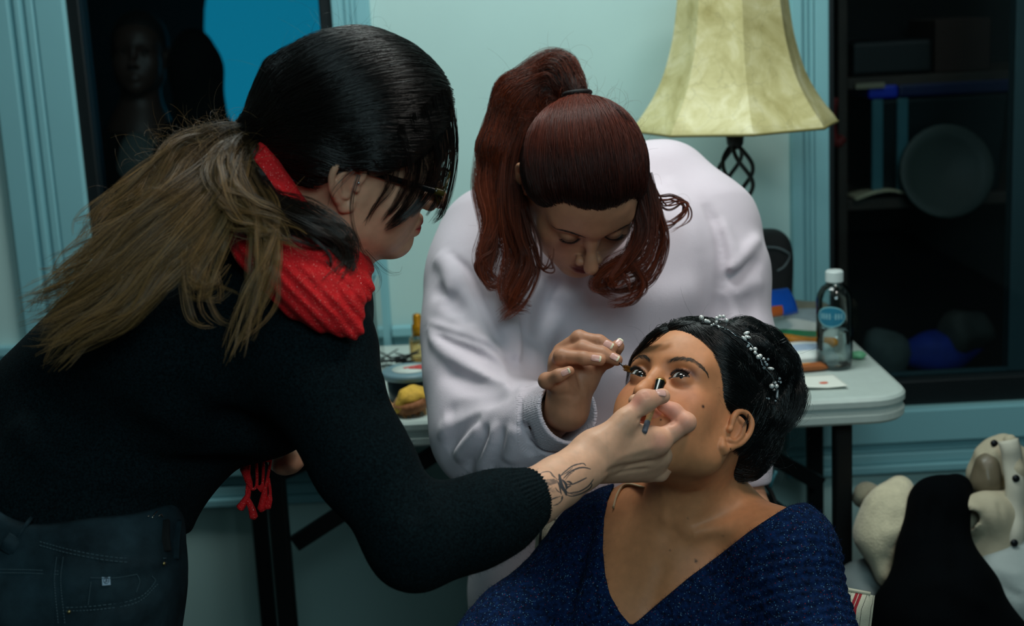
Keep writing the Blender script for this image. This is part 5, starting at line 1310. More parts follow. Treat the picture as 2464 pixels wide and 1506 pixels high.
# open cuff
cuff_n = unit(P(1320, 1172, 1.575) - P(1250, 1210, 1.54)); cuff_c = P(1286, 1194, 1.557)
SW.fn(lambda p: np.maximum(-(p - cuff_c) @ cuff_n, np.linalg.norm(p - cuff_c, axis=1) - .06), cuff_c, .06, 's', .003)
SW.cone(cuff_c - .05 * cuff_n, cuff_c + .02 * cuff_n, .0284, .0290, .002, 's')
FA = [([(905, 880), (912, 920), (900, 940)], .012, .006), ([(920, 930), (915, 965), (880, 990)], .010, -.004), ([(1030, 1190), (1010, 1215), (1000, 1260)], .010, -.006), ([(1045, 1200), (1040, 1230), (1050, 1275)], .009, .004),
      ([(690, 1085), (640, 1040), (560, 1020), (480, 1010)], .018, -.009), ([(660, 1060), (560, 1075), (450, 1080), (300, 1060)], .02, .006), ([(600, 1110), (500, 1120), (380, 1120), (250, 1090)], .018, -.006),
      ([(470, 1185), (380, 1170), (280, 1160), (150, 1130)], .018, .006), ([(430, 1210), (330, 1200), (200, 1190)], .014, -.006), ([(60, 920), (150, 1000), (230, 1080)], .02, -.008), ([(30, 1000), (100, 1080), (180, 1140)], .02, .008),
      ([(400, 900), (480, 980), (600, 1010)], .02, -.006), ([(350, 960), (420, 1030), (520, 1060)], .018, .005), ([(700, 850), (800, 840), (880, 860)], .016, -.004), ([(1170, 1165), (1190, 1215), (1225, 1270)], .004, -.002)]
for l, wd, am in FA:
    SW.brush([hit(SW, x, y, 1.25, 1.9) for x, y in l], wd, am)
def cuffrib(p):
    q = p - cuff_c; t = q @ cuff_n; r = q - t[:, None] * cuff_n; a = np.arctan2(r @ _U, r @ _F)
    return -.0008 * np.sin(a * 60) * np.clip((t + .056) * 200, 0, 1) * (np.linalg.norm(q, axis=1) < .075)
SW.fn(cuffrib, cuff_c, .08, 'd', 0)
m, nt, b = base_mat('dark heathered knit')
tc = nd(nt, 'ShaderNodeTexCoord'); n1 = nd(nt, 'ShaderNodeTexNoise', i_Scale=420.0, i_Detail=4.0); nt.links.new(tc.outputs['Object'], n1.inputs['Vector'])
cr = nd(nt, 'ShaderNodeValToRGB'); e = cr.color_ramp.elements; e[0].position = .35; e[0].color = lin((6, 12, 15)); e[1].position = .75; e[1].color = lin((20, 34, 38)); nt.links.new(n1.outputs['Fac'], cr.inputs[0]); nt.links.new(cr.outputs[0], b.inputs['Base Color'])
n2 = nd(nt, 'ShaderNodeTexNoise', i_Scale=600.0, i_Detail=2.0); nt.links.new(tc.outputs['Object'], n2.inputs['Vector'])
bp = nd(nt, 'ShaderNodeBump', i_Strength=.4, i_Distance=.001); nt.links.new(n2.outputs['Fac'], bp.inputs['Height']); nt.links.new(bp.outputs[0], b.inputs['Normal'])
b.inputs['Roughness'].default_value = .95; b.inputs['Specular IOR Level'].default_value = .08
M_dark = m
# lower hem tucked in the waistband
hemp = P(220, 1228, 1.6); hem_n = unit(CV(-.03, -1, .05))
SW.fn(lambda p: np.maximum(-(p - hemp) @ hem_n + .03, np.abs((p - hemp) @ _R) - .30), hemp, .5, 's', .004)
sw = multi_sculpt('sweater', SW, [(cuff_c - .03 * cuff_n, np.array([.062, .062, .062]), .0013)], .0042, M_dark, artist, None)
sv = np.array([q.co for q in sw.data.vertices]); arm_m = (np.linalg.norm(sv - P(1130, 1240, 1.49), axis=1) < .16)
ii = rga.choice(np.where(arm_m)[0], 2600); nrm = SW.grad(sv[ii]); ee = rga.normal(0, 1, (len(ii), 3)); tt = np.linspace(0, 1, 4)[None, :, None]
strands('wool_fuzz', sv[ii][:, None] + (nrm * .0022)[:, None] * tt + (ee * .0016)[:, None] * tt ** 2, hair_mat('teal grey fibre', (20, 34, 38), (44, 66, 70), .9, .6, spec=.1), sw, .00008, .00004)

# ---- glasses
gl = thing_glasses = MB().tube([wa(.0645 + .0115 * t, .092 - .104 * t, .004 + .008 * t) for t in np.linspace(0, 1, 12)], .0021, 8, True, 1.7).build('glasses', mat('black acetate', (8, 8, 9), .2), artist, True)
gl['label'] = 'black framed glasses'
M_acet = mat('tortoiseshell acetate', (52, 44, 12), .2, .8, 160)
MB().tube([wa(.0645 + .0115 * t, .092 - .104 * t, .0042 + .008 * t) for t in np.linspace(-.01, .10, 6)], .0025, 8, True, 1.7).build('temple_tip', M_acet, gl, True)
for x in (1, -1):
    rim_ = [wa(x * (.0345 + .0275 * math.cos(a)), .0985 - .006 * abs(math.cos(a)), -.004 + .0205 * math.sin(a)) for a in np.linspace(0, 2 * math.pi, 36)]
    MB().tube(rim_, .0014, 6, False).build('lens_rim', M_acet, gl, True)
    o = MB(); o.add([wa(x * .0345, .0985, -.004)] + rim_, [(0, i, i + 1) for i in range(1, 36)]); o.build('lens', M_pane, gl, True)
MB().tube([wa(.009 * t, .1 + .003 * (1 - t * t), -.001) for t in np.linspace(-1, 1, 8)], .0015, 6).build('bridge', M_acet, gl, True)
MB().sphere(wa(.0845, -.004, .000), .0016, 8).build('earring_stud', mat('silver stud', (210, 210, 214), .2, metal=1.0), artist, True)

# ---- red scarf
m, nt, b = base_mat('red lurex knit')
tc = nd(nt, 'ShaderNodeTexCoord'); vo = nd(nt, 'ShaderNodeTexVoronoi', i_Scale=1300.0); nt.links.new(tc.outputs['Object'], vo.inputs['Vector'])
sp = nd(nt, 'ShaderNodeSeparateColor'); nt.links.new(vo.outputs['Color'], sp.inputs[0])
th = nd(nt, 'ShaderNodeMath', operation='GREATER_THAN'); th.inputs[1].default_value = .965; nt.links.new(sp.outputs['Red'], th.inputs[0])
n1 = nd(nt, 'ShaderNodeTexNoise', i_Scale=60.0, i_Detail=4.0); nt.links.new(tc.outputs['Object'], n1.inputs['Vector'])
cr = nd(nt, 'ShaderNodeValToRGB'); e = cr.color_ramp.elements; e[0].position = .3; e[0].color = lin((205, 6, 14)); e[1].position = .7; e[1].color = lin((245, 16, 26)); nt.links.new(n1.outputs['Fac'], cr.inputs[0])
mx = nd(nt, 'ShaderNodeMix', data_type='RGBA'); mx.inputs[7].default_value = lin((255, 120, 110)); nt.links.new(th.outputs[0], mx.inputs[0]); nt.links.new(cr.outputs[0], mx.inputs[6]); nt.links.new(mx.outputs[2], b.inputs['Base Color'])
mr = nd(nt, 'ShaderNodeMapRange', i_3=.8, i_4=.12); nt.links.new(th.outputs[0], mr.inputs[0]); nt.links.new(mr.outputs[0], b.inputs['Roughness'])
n2 = nd(nt, 'ShaderNodeTexVoronoi', i_Scale=520.0); nt.links.new(tc.outputs['Object'], n2.inputs['Vector'])
bp = nd(nt, 'ShaderNodeBump', i_Strength=.6, i_Distance=.0012); nt.links.new(n2.outputs['Distance'], bp.inputs['Height']); nt.links.new(bp.outputs[0], b.inputs['Normal'])
M_red = m
SR = SDF()
band = [((560, 560, 1.535), .010), ((620, 600, 1.515), .024), ((690, 640, 1.500), .034), ((750, 700, 1.488), .034), ((795, 742, 1.482), .025), ((842, 790, 1.482), .010)]
SR.chain([P(*q) for q, r in band], [r * .9 for q, r in band], .02)
SR.chain(PX((600, 560, 1.535), (680, 555, 1.525), (745, 590, 1.510), (785, 640, 1.50), (835, 715, 1.49), (852, 790, 1.485)), [.012, .020, .026, .022, .016, .008], .015)
SR.chain(PX((700, 560, 1.60), (790, 640, 1.62), (842, 650, 1.60), (850, 692, 1.57), (812, 708, 1.54)), [.03, .034, .018, .018, .02], .02)
SR.chain(PX((862, 596, 1.66), (866, 640, 1.62), (860, 680, 1.60)), [.008, .012, .014], .012)
SR.chain(PX((632, 374, 1.535), (640, 412, 1.53), (668, 452, 1.525), (720, 520, 1.53)), [.014, .017, .016, .015], .01)
SR.chain(PX((560, 558, 1.56), (600, 540, 1.62), (660, 520, 1.68)), [.014, .025, .03], .02)
SR.chain(PX((650, 1055, 1.72), (640, 1092, 1.72)), [.026, .010], .02)
SRB = [([(565, 568), (640, 628), (720, 700), (800, 770), (850, 800)], .0045, -.004), ([(575, 566), (660, 610), (745, 680), (820, 755), (855, 790)], .004, -.004), ([(600, 565), (690, 600), (770, 670), (840, 760)], .0045, -.004), ([(640, 556), (720, 590), (790, 660), (850, 750)], .004, -.0035),
       ([(580, 590), (660, 655), (760, 745), (840, 806)], .004, .0025), ([(700, 550), (760, 590), (800, 650)], .004, -.004), ([(845, 640), (858, 680), (835, 712)], .004, -.003), ([(620, 400), (650, 420), (672, 452)], .004, -.004), ([(612, 378), (640, 385), (655, 378)], .004, -.004)]
for l, wd, am in SRB: SR.brush([hit(SR, x, y, 1.35, 1.8) for x, y in l], wd, am)
SR.fn(lambda p: -.0016 * np.sin(((p - P(700, 650, 1.5)) @ unit(CV(.75, .66, 0))) * 520 + 5 * fuzz(p, 22, 2)), P(720, 640, 1.55), .3, 'd', 0)
scarf = sculpt('scarf', SR, .0026, M_red, artist, 1)
tas = [[(583, 1112), (588, 1145), (600, 1180), (586, 1210), (574, 1226)], [(600, 1110), (598, 1150), (594, 1190), (606, 1225), (612, 1250)], [(617, 1108), (618, 1165), (606, 1176), (596, 1150), (584, 1118)], [(634, 1106), (632, 1165), (622, 1178)], [(652, 1104), (644, 1150), (636, 1190), (628, 1232)], [(646, 1150), (650, 1190), (640, 1225)]]
for l in tas:
    t_ = MB().tube(smooth_path([P(x, y, 1.72) for x, y in l], 18), np.interp(np.linspace(0, 1, 18), [0, .5, .65, .95, 1], [.0018, .002, .004, .0055, .0015]), 8).build('tassel', M_red, scarf, True)

# ---- ponytail and hair tie
TL = [([(600, 318, 1.56), (520, 326, 1.545), (440, 352, 1.53), (392, 400, 1.51), (330, 470, 1.49), (240, 540, 1.475), (205, 566, 1.47)], 380, [.010, .013, .014, .012, .011, .009, .004]),
      ([(602, 322, 1.56), (530, 345, 1.54), (460, 400, 1.515), (430, 462, 1.49), (370, 505, 1.475), (270, 560, 1.465), (180, 620, 1.46), (122, 650, 1.46)], 480, [.010, .013, .015, .015, .013, .011, .008, .003]),
      ([(603, 328, 1.56), (545, 380, 1.53), (500, 450, 1.50), (430, 512, 1.475), (330, 572, 1.46), (230, 650, 1.45), (130, 712, 1.445), (68, 742, 1.445)], 620, [.010, .013, .016, .018, .017, .014, .010, .004]),
      ([(604, 332, 1.56), (550, 400, 1.52), (520, 470, 1.49), (450, 545, 1.465), (360, 622, 1.45), (260, 712, 1.44), (150, 772, 1.435), (85, 802, 1.435)], 620, [.010, .013, .016, .018, .017, .014, .010, .004]),
      ([(605, 336, 1.555), (552, 410, 1.515), (530, 490, 1.48), (470, 572, 1.455), (390, 652, 1.44), (300, 742, 1.43), (190, 802, 1.425), (120, 862, 1.425)], 620, [.010, .013, .016, .017, .015, .012, .009, .003]),
      ([(608, 342, 1.555), (588, 430, 1.51), (640, 525, 1.47), (640, 630, 1.44), (610, 740, 1.43), (565, 855, 1.42)], 330, [.010, .012, .011, .009, .003]),
      ([(608, 342, 1.555), (594, 420, 1.51), (640, 500, 1.48), (740, 545, 1.47), (810, 580, 1.48), (830, 620, 1.49), (806, 645, 1.49)], 260, [.008, .010, .009, .008, .004]),
      ([(606, 338, 1.55), (556, 382, 1.515), (536, 440, 1.485), (565, 500, 1.465), (635, 542, 1.46), (690, 562, 1.465)], 520, [.010, .013, .015, .014, .010, .004]),
      ([(606, 340, 1.55), (566, 400, 1.51), (550, 460, 1.475), (590, 520, 1.455), (660, 550, 1.455), (720, 590, 1.46)], 300, [.008, .011, .012, .010, .006, .003]),
      ([(606, 338, 1.555), (560, 420, 1.51), (545, 500, 1.47), (500, 582, 1.45), (470, 650, 1.44), (490, 700, 1.435), (530, 660, 1.435)], 300, [.010, .014, .015, .013, .010, .008, .004]),
      ([(606, 338, 1.555), (555, 420, 1.51), (520, 520, 1.465), (450, 600, 1.445), (370, 660, 1.44), (310, 690, 1.44)], 420, [.010, .014, .018, .018, .014, .008]),
      ([(606, 340, 1.555), (560, 420, 1.51), (520, 560, 1.46), (480, 640, 1.44), (490, 720, 1.43), (560, 760, 1.42)], 80, [.010, .012, .012, .006]),
      ([(604, 336, 1.555), (520, 420, 1.51), (440, 540, 1.47), (420, 660, 1.44), (450, 780, 1.42), (540, 770, 1.42)], 26, [.010, .012, .010, .004])]
tl_ = [tress(PX(*g), int(n * 1.7), np.array(r) * 1.1, 34, 26, .34, .0125, rga, .55) for g, n, r in TL]
dark_l = push(np.concatenate([tl_[6], lock(PX((606, 400, 1.53), (650, 480, 1.50), (740, 518, 1.485), (815, 565, 1.485), (832, 620, 1.487), (812, 648, 1.487)), 420, [.006, .012, .016, .014, .012, .006], 34, end=.7, rg=rga)]), SR, .003)
tp = push(np.concatenate(tl_[:6] + tl_[7:]), SR, .003); tp = push(tp, SW, .003)
strands('ponytail', tp, M_atail, artist, .00017, .00008)
strands('nape_lock', dark_l, hair_mat('dark brown nape hair', (22, 16, 13), (44, 32, 23), .34, .5, .2, 1.0), artist, .00017, .00008)
fy = flyaways(np.concatenate(tl_[:2])[:, 3:26].reshape(-1, 3), 420, .055, CV(-.5, .75, .1), 12, rga, 2.2); strands('flyaway_hairs', push(fy, SW, .002), M_atail, artist, .00009, .00004)
fy = flyaways(tp[:, 2:22].reshape(-1, 3), 420, .07, CV(-.5, .55, .2), 12, rga, 1.6); strands('flyaway_hairs', fy, M_atail, artist, .00010, .00005)
fy = flyaways(pa[:, 6], 120, .06, CV(.2, .8, .2), 12, rga, 1.6); strands('flyaway_hairs', fy, M_ahair, artist, .00007, .00004)
M_tie = mat('dark navy elastic', (26, 42, 74), .7, .1, 60)
ax = unit(P(560, 340, 1.55) - P(640, 312, 1.565)); e1_ = unit(np.cross(ax, _F)); e2_ = np.cross(ax, e1_)
ht = MB()
for s in (-.005, 0, .005):
    ht.tube([tie + ax * s + (.0185 - abs(s) * .3) * (math.cos(a) * e1_ * 1.15 + math.sin(a) * e2_) for a in np.linspace(0, 6.29, 28)], .0032, 8, False)
ht.build('hair_tie', M_tie, artist, True)

# ---- jeans
SJ = SDF()
SJ.cone(P(215, 1262, 1.62), P(205, 1340, 1.63), .103, .113, .03); SJ.cone(P(150, 1262, 1.62), P(110, 1340, 1.63), .105, .13, .03); SJ.cone(P(215, 1290, 1.74), P(205, 1380, 1.74), .10, .11, .04)
SJ.cone(P(222, 1380, 1.57), P(200, 2100, 1.57), .092, .07, .05); SJ.cone(P(230, 1380, 1.75), P(300, 2100, 1.75), .10, .07, .05); SJ.ell(P(40, 1400, 1.64), (.11, .15, .10), .06)
wt = P(230, 1222, 1.6); wn = unit(CV(.05, 1, -.06))
def waist(p):
    x = (p - wt) @ _R; return (p - wt) @ wn + .028 * np.exp(-((x + .05) / .06) ** 2) * .5 - .012 * np.exp(-((x - .10) / .03) ** 2) - .03 * np.exp(-((x + .14) / .05) ** 2)
SJ.fn(lambda p: waist(p), wt, 9, 'i', .006)
JB = [([(90, 1300), (170, 1322), (280, 1340), (400, 1342)], .0045, -.003), ([(95, 1308), (175, 1330), (285, 1349), (400, 1350)], .003, .0012), ([(0, 1372), (70, 1374), (140, 1376)], .003, -.0018), ([(145, 1330), (140, 1400), (150, 1506)], .004, -.0022),
      ([(155, 1466), (240, 1462), (330, 1445), (372, 1405), (368, 1385)], .0035, -.0022), ([(214, 1393), (270, 1394), (330, 1385)], .003, -.0018), ([(216, 1395), (212, 1430), (210, 1455)], .003, -.0018), ([(335, 1380), (340, 1400), (330, 1425)], .003, -.0016),
      ([(440, 1300), (400, 1345), (340, 1370), (250, 1365)], .010, .004), ([(430, 1340), (370, 1378), (280, 1384)], .008, -.004), ([(410, 1420), (340, 1470), (260, 1500)], .012, .004), ([(400, 1290), (420, 1320), (418, 1350)], .006, -.004)]
for l, wd, am in JB: SJ.brush([hit(SJ, x, y, 1.3, 1.8) for x, y in l], wd, am)
m, nt, b = base_mat('black washed denim')
tc = nd(nt, 'ShaderNodeTexCoord'); n1 = nd(nt, 'ShaderNodeTexNoise', i_Scale=14.0, i_Detail=6.0, i_Roughness=.65); nt.links.new(tc.outputs['Object'], n1.inputs['Vector'])
cr = nd(nt, 'ShaderNodeValToRGB'); e = cr.color_ramp.elements; e[0].position = .35; e[0].color = lin((15, 26, 31)); e[1].position = .72; e[1].color = lin((40, 60, 68)); nt.links.new(n1.outputs['Fac'], cr.inputs[0]); nt.links.new(cr.outputs[0], b.inputs['Base Color'])
n2 = nd(nt, 'ShaderNodeTexNoise', i_Scale=900.0, i_Detail=2.0); nt.links.new(tc.outputs['Object'], n2.inputs['Vector']); bp = nd(nt, 'ShaderNodeBump', i_Strength=.3, i_Distance=.0008); nt.links.new(n2.outputs['Fac'], bp.inputs['Height']); nt.links.new(bp.outputs[0], b.inputs['Normal'])
b.inputs['Roughness'].default_value = .85; b.inputs['Specular IOR Level'].default_value = .15; M_den = m
jeans = sculpt('jeans', SJ, .0038, M_den, artist, 1)
M_st = mat('grey blue stitching', (62, 84, 92), .7)
def stitch(l, off=0, n=None, name='stitching'):
    g = smooth_path([hit(SJ, x, y + off, 1.3, 1.8, 160, .0008) for x, y in l], 90); o = MB()
    for i in range(0, 88, 3): o.tube(g[i:i + 3], .00055, 5)
    return o.build(name, M_st, jeans, True)
for l, off in (([(95, 1312), (175, 1333), (285, 1351), (400, 1353)], 0), ([(95, 1303), (175, 1324), (285, 1342), (400, 1343)], 0), ([(0, 1370), (70, 1371), (140, 1374)], 0), ([(0, 1378), (70, 1379), (140, 1382)], 0), ([(152, 1340), (146, 1400), (156, 1500)], 0), ([(136, 1340), (131, 1400), (140, 1500)], 0),
               ([(158, 1462), (240, 1457), (330, 1440), (372, 1402), (366, 1386)], 0), ([(158, 1470), (240, 1466), (330, 1449), (380, 1405)], 0), ([(218, 1390), (270, 1391), (330, 1382)], 0), ([(219, 1400), (215, 1430), (212, 1455)], 0), ([(331, 1384), (336, 1400), (328, 1425)], 0)): stitch(l, off)
def strip(a, b, wd, name, m_, th=.004):
    pa_, pb_ = hit(SJ, *a, 1.3, 1.8), hit(SJ, *b, 1.3, 1.8); mid = hit(SJ, (a[0] + b[0]) / 2, (a[1] + b[1]) / 2, 1.3, 1.8) - .004 * _F
    g = smooth_path([pa_, mid, pb_], 14); s = unit(np.cross(pb_ - pa_, _F)); o = MB().sheet(lambda u, v_: g[int(round(v_ * 13))] + s * (u - .5) * wd - .0015 * _F, 5, 14); return solid(o.build(name, m_, jeans, True), th, 1)
strip((90, 1228), (40, 1290), .016, 'belt_loop', M_den); strip((40, 1290), (14, 1330), .016, 'belt_loop', M_den)
strip((394, 1250), (398, 1326), .012, 'belt_loop', mat('black denim loop', (6, 8, 10), .9))
strip((428, 1250), (420, 1345), .010, 'belt_loop', M_den)
c = hit(SJ, 255, 1397, 1.3, 1.8); n_ = SJ.grad(c[None])[0]; s_ = unit(np.cross(_U, n_)); u_ = np.cross(n_, s_)
pl_ = lambda a, b_, o=.001: c + s_ * a + u_ * b_ + n_ * o
lbl = MB().add([pl_(-.0042, -.005), pl_(.0042, -.005), pl_(.0042, .005), pl_(-.0042, .005)], [(0, 1, 2, 3)]).build('pocket_label', mat('pale blue woven label', (136, 160, 178), .7), jeans); solid(lbl, .0008, 0)
em = MB().tube([pl_(.0028 * math.cos(a), .0033 * math.sin(a), .0018) for a in np.linspace(0, 6.28, 24)], .00028, 5)
for a0, b0, a1, b1 in ((-.0018, -.002, .0018, .0022), (-.0006, -.0024, .0006, .0002), (.0, .0026, .0004, -.001), (-.0018, .001, .0, .0018), (.0006, -.0012, .0022, -.0004)): em.tube([pl_(a0, b0, .0018), pl_((a0 + a1) / 2, (b0 + b1) / 2 + .0004, .0018), pl_(a1, b1, .0018)], .00025, 5)
attach(em.build('label_emblem', mat('dark emblem thread', (30, 40, 56), .7), None, True), lbl)
em_ = bpy.data.objects[-1] if False else None
M_riv = mat('brass rivet', (170, 150, 100), .3, metal=1.0)
for x, y in ((166, 1472), (394, 1356)):
    c = hit(SJ, x, y, 1.3, 1.8); MB().sphere(c, .0022, 8).build('rivet', M_riv, jeans, True)
M_pn = mat('silver clip', (170, 160, 150), .25, metal=1.0)
for l in ([(366, 1246), (372, 1236), (378, 1230)], [(382, 1242), (388, 1237), (392, 1244)], [(356, 1243), (359, 1240)]):
    MB().tube([hit(SJ, x, y, 1.3, 1.8, 160, .003) for x, y in l], .0006, 5).build('chain_link', M_pn, jeans, True)

# ---- the brush she holds
bp0 = hit(SB, 1591, 907, 1.55, 1.9) - .009 * _F; bp3 = P(1550, 1040, 1.634)
brush = thing('makeup_brush', 'small make-up brush with black ferrule and worn wooden handle in the tattooed hand', 'brush', bp3)
axb = unit(bp0 - bp3); Lb = np.linalg.norm(bp0 - bp3)
MB().lathe([(.0016, -.0006), (.0031, .0002), (.0034, .002), (.0034, Lb * .12), (.0035, Lb * .20)], bp3, 20, axb).build('handle_end', mat('grey painted handle end', (92, 96, 108), .5, .25, 120), brush, True)['label'] = 'chipped grey handle end'
MB().lathe([(.0035, Lb * .18), (.0039, Lb * .45), (.0042, Lb * .62)], bp3, 20, axb).build('handle', mat('bare birch handle', (196, 150, 100), .6, .25, 160), brush, True)
MB().lathe([(.0042, Lb * .60), (.0046, Lb * .66), (.0056, Lb * .80), (.0063, Lb * .895), (.0063, Lb * .905)], bp3, 24, axb).build('ferrule', mat('black gloss ferrule', (6, 8, 8), .2, spec=.5), brush, True)
MB().lathe([(.0064, Lb * .893), (.0065, Lb * .900), (.0064, Lb * .907)], bp3, 24, axb, cap=False).build('gold_ring', mat('gold ring', (206, 170, 90), .25, metal=1.0), brush, True)
n = 700; a = rga.uniform(0, 6.28, n); q = np.sqrt(rga.uniform(0, 1, n)); X = unit(np.cross(axb, _F)); Y = np.cross(axb, X); t = np.linspace(0, 1, 6)
base = bp3 + axb * Lb * .90; ln = (.0085 - .0035 * q ** 2)
bw = base[None, None] + (np.cos(a) * q)[:, None, None] * X * (.0058 + .0012 * np.sin(t * 2.6))[None, :, None] + (np.sin(a) * q)[:, None, None] * Y * (.0058 + .0008 * np.sin(t * 2.6))[None, :, None] * .8 + axb * (t[None] * ln[:, None])[..., None]
strands('bristles', bw, hair_mat('amber bristle', (120, 66, 24), (206, 130, 60), .45, .3, .0, .8), brush, .00022, .00012)
MB().lathe([(.0056, Lb * .90), (.0060, Lb * .90 + .004), (.004, Lb * .90 + .0068), (.0005, Lb * .90 + .0076)], bp3, 20, axb).build('bristle_core', mat('amber bristle core', (150, 88, 34), .7), brush, True)
# ================================================================== the assistant behind, with the mascara wand
asst = thing('person', 'woman in pale pink sweatshirt with auburn ponytail leaning over, holding a mascara wand', 'person', (.12, 2.2, 0))
Hs = Head([[-.9830, .1061, .1497], [-.1833, -.6049, -.7749], [.0083, -.7892, .6141]], [.1082, 2.0125, 1.1798], 1.0)
ws_ = Hs.w
ST = SDF()
sculpt_head(ST, Hs, lids=(-.15, -.22), nose=1.6, lipfull=1.0, tilt=.05, nose_w=1.2)
ST.cone(ws_(0, -.022, -.045), P(1440, 560, 2.25), .050, .052, .03); ST.cone(P(1440, 560, 2.25), P(1440, 900, 2.32), .08, .09, .05); ST.cone(P(1440, 900, 2.32), P(1400, 1400, 2.37), .09, .09, .05)
ST.cone(P(1390, 1400, 2.37), P(1380, 2100, 2.37), .10, .08, .05)
ra = [P(1180, 640, 2.25), P(1170, 1010, 2.08), P(1290, 1030, 1.945), P(1362, 985, 1.858)]
ST.chain(ra, [.05, .042, .032, .0225], .02); ST.cone(P(1430, 560, 2.28), ra[0], .06, .05, .04)
la = [P(1740, 610, 2.30), P(1772, 860, 2.25), P(1785, 1130, 2.20), P(1800, 1182, 2.185)]
ST.cone(P(1430, 560, 2.28), la[0], .06, .05, .04); ST.chain(la, [.05, .04, .028, .023], .02)
# resting left hand
ST.chain([P(1800, 1182, 2.185), P(1815, 1225, 2.165)], [.023, .026], .01)
for i, (dx, dd) in enumerate(((-16, .0), (-5, -.004), (6, -.004), (16, 0))): ST.chain([P(1815 + dx, 1228, 2.16 + dd), P(1822 + dx * 1.15, 1262, 2.145 + dd), P(1824 + dx * 1.2, 1285, 2.15 + dd)], [.0098, .0090, .0078], .004)
ST.chain([P(1792, 1205, 2.165), P(1790, 1235, 2.15), P(1796, 1258, 2.145)], [.012, .010, .0085], .005)
# right hand
D = lambda x, y, d: P(x, y, d)
wr = D(1364, 985, 1.858)
ST.cone(wr, D(1346, 872, 1.842), .0225, .0150, .012); ST.cone(wr, D(1352, 905, 1.835), .0225, .0165, .012); ST.cone(wr, D(1362, 852, 1.855), .0215, .0140, .014)
ST.cone(wr, D(1405, 905, 1.862), .0225, .0205, .014); ST.cone(D(1375, 950, 1.845), D(1348, 925, 1.832), .017, .0125, .012)
ST.chain([D(1405, 905, 1.862), D(1432, 880, 1.865), D(1462, 862, 1.850), D(1486, 834, 1.830)], [.0205, .0125, .0112, .0088], .008)
ST.chain([D(1352, 846, 1.852), D(1394, 814, 1.838), D(1442, 822, 1.826), D(1472, 837, 1.820)], [.0118, .0098, .0088, .0076], .004)
ST.ball(D(1394, 814, 1.838), .0098, .005)
ST.chain([D(1345, 862, 1.845), D(1402, 840, 1.826), D(1450, 852, 1.815), D(1484, 866, 1.812)], [.0118, .0100, .0088, .0076], .004)
ST.chain([D(1342, 880, 1.838), D(1352, 858, 1.820), D(1405, 862, 1.806), D(1444, 867, 1.804)], [.0112, .0100, .0086, .0072], .004)
ST.ball(D(1352, 858, 1.820), .0099, .005)
ST.chain([D(1352, 932, 1.836), D(1315, 916, 1.815), D(1345, 903, 1.802), D(1370, 893, 1.800)], [.0112, .0094, .0082, .0066], .004)
ST.ball(D(1315, 916, 1.815), .0100, .004)
os_ = lambda l: [hit(ST, x, y, 1.7, 1.95) for x, y in l]
for l, wd, am in (([(1390, 868), (1388, 900), (1400, 940), (1412, 950)], .004, -.0018), ([(1372, 900), (1382, 930), (1402, 955)], .003, -.0012), ([(1340, 955), (1365, 948), (1395, 958)], .004, -.0010), ([(1388, 806), (1394, 812), (1398, 820)], .003, .0006), ([(1436, 815), (1440, 822), (1442, 830)], .0015, -.0004), ([(1350, 850), (1353, 858), (1354, 868)], .003, .0005)):
    ST.brush(os_(l), wd, am)
base_s = L3((186, 130, 100))
def tint_asst(v):
    c = np.tile(base_s, (len(v), 1)); q = Hs.l(v); g = lambda p, s: np.exp(-(((q - np.array(p)) / np.array(s)) ** 2).sum(1))
    def mixc(mask, col): nonlocal c; c = c * (1 - mask[:, None]) + L3(col) * mask[:, None]
    mixc(.95 * np.clip(2.6 * g((0, .094, -.0712), (.0215, .018, .0092)) - .6, 0, 1), (110, 34, 42))
    for x in (1, -1): mixc(.4 * g((x * .045, .055, -.028), (.02, .03, .016)), (178, 104, 86)); mixc(.6 * g((x * .033, .082, .002), (.014, .012, .005)), (92, 58, 48))
    mixc(.3 * g((0, .106, -.04), (.012, .012, .012)), (184, 112, 90))
    return c
multi_sculpt('body', ST, [(P(1400, 905, 1.835), np.array([.075, .06, .068]), .0011), (ws_(0, .03, -.015), np.array([.115, .115, .115]), .0015)], .0042, M_skin, asst, tint_asst)
for x in (1, -1): eyeball(Hs, x, Hs.H @ unit([0, .6, -.8]), M_eye, asst)
for x in (1, -1):
    lashes(Hs, x, -.15, -.22, .05, M_lash, asst, 50, .009, lower=False)
    eyebrow(Hs, x, hair_mat('deep brown brow', (34, 22, 18), None, .6, .3), asst, [(x * .012, .0885, .0165), (x * .026, .0875, .0215), (x * .040, .080, .0235), (x * .053, .065, .018)], 190, .0036, ST)
for px, py, dr, L_, W_ in ((1464, 829, (.85, .5), .0125, .0088), (1479, 859, (.85, .5), .0115, .0084), (1434, 862, (1, .18), .0125, .0082), (1360, 896, (1, -.45), .0125, .0072), (1489, 824, (.5, -.85), .0115, .0085)):
    nail(ST, px, py, dr, L_, W_, M_nail, asst, 1.7, 1.95, M_ntip)
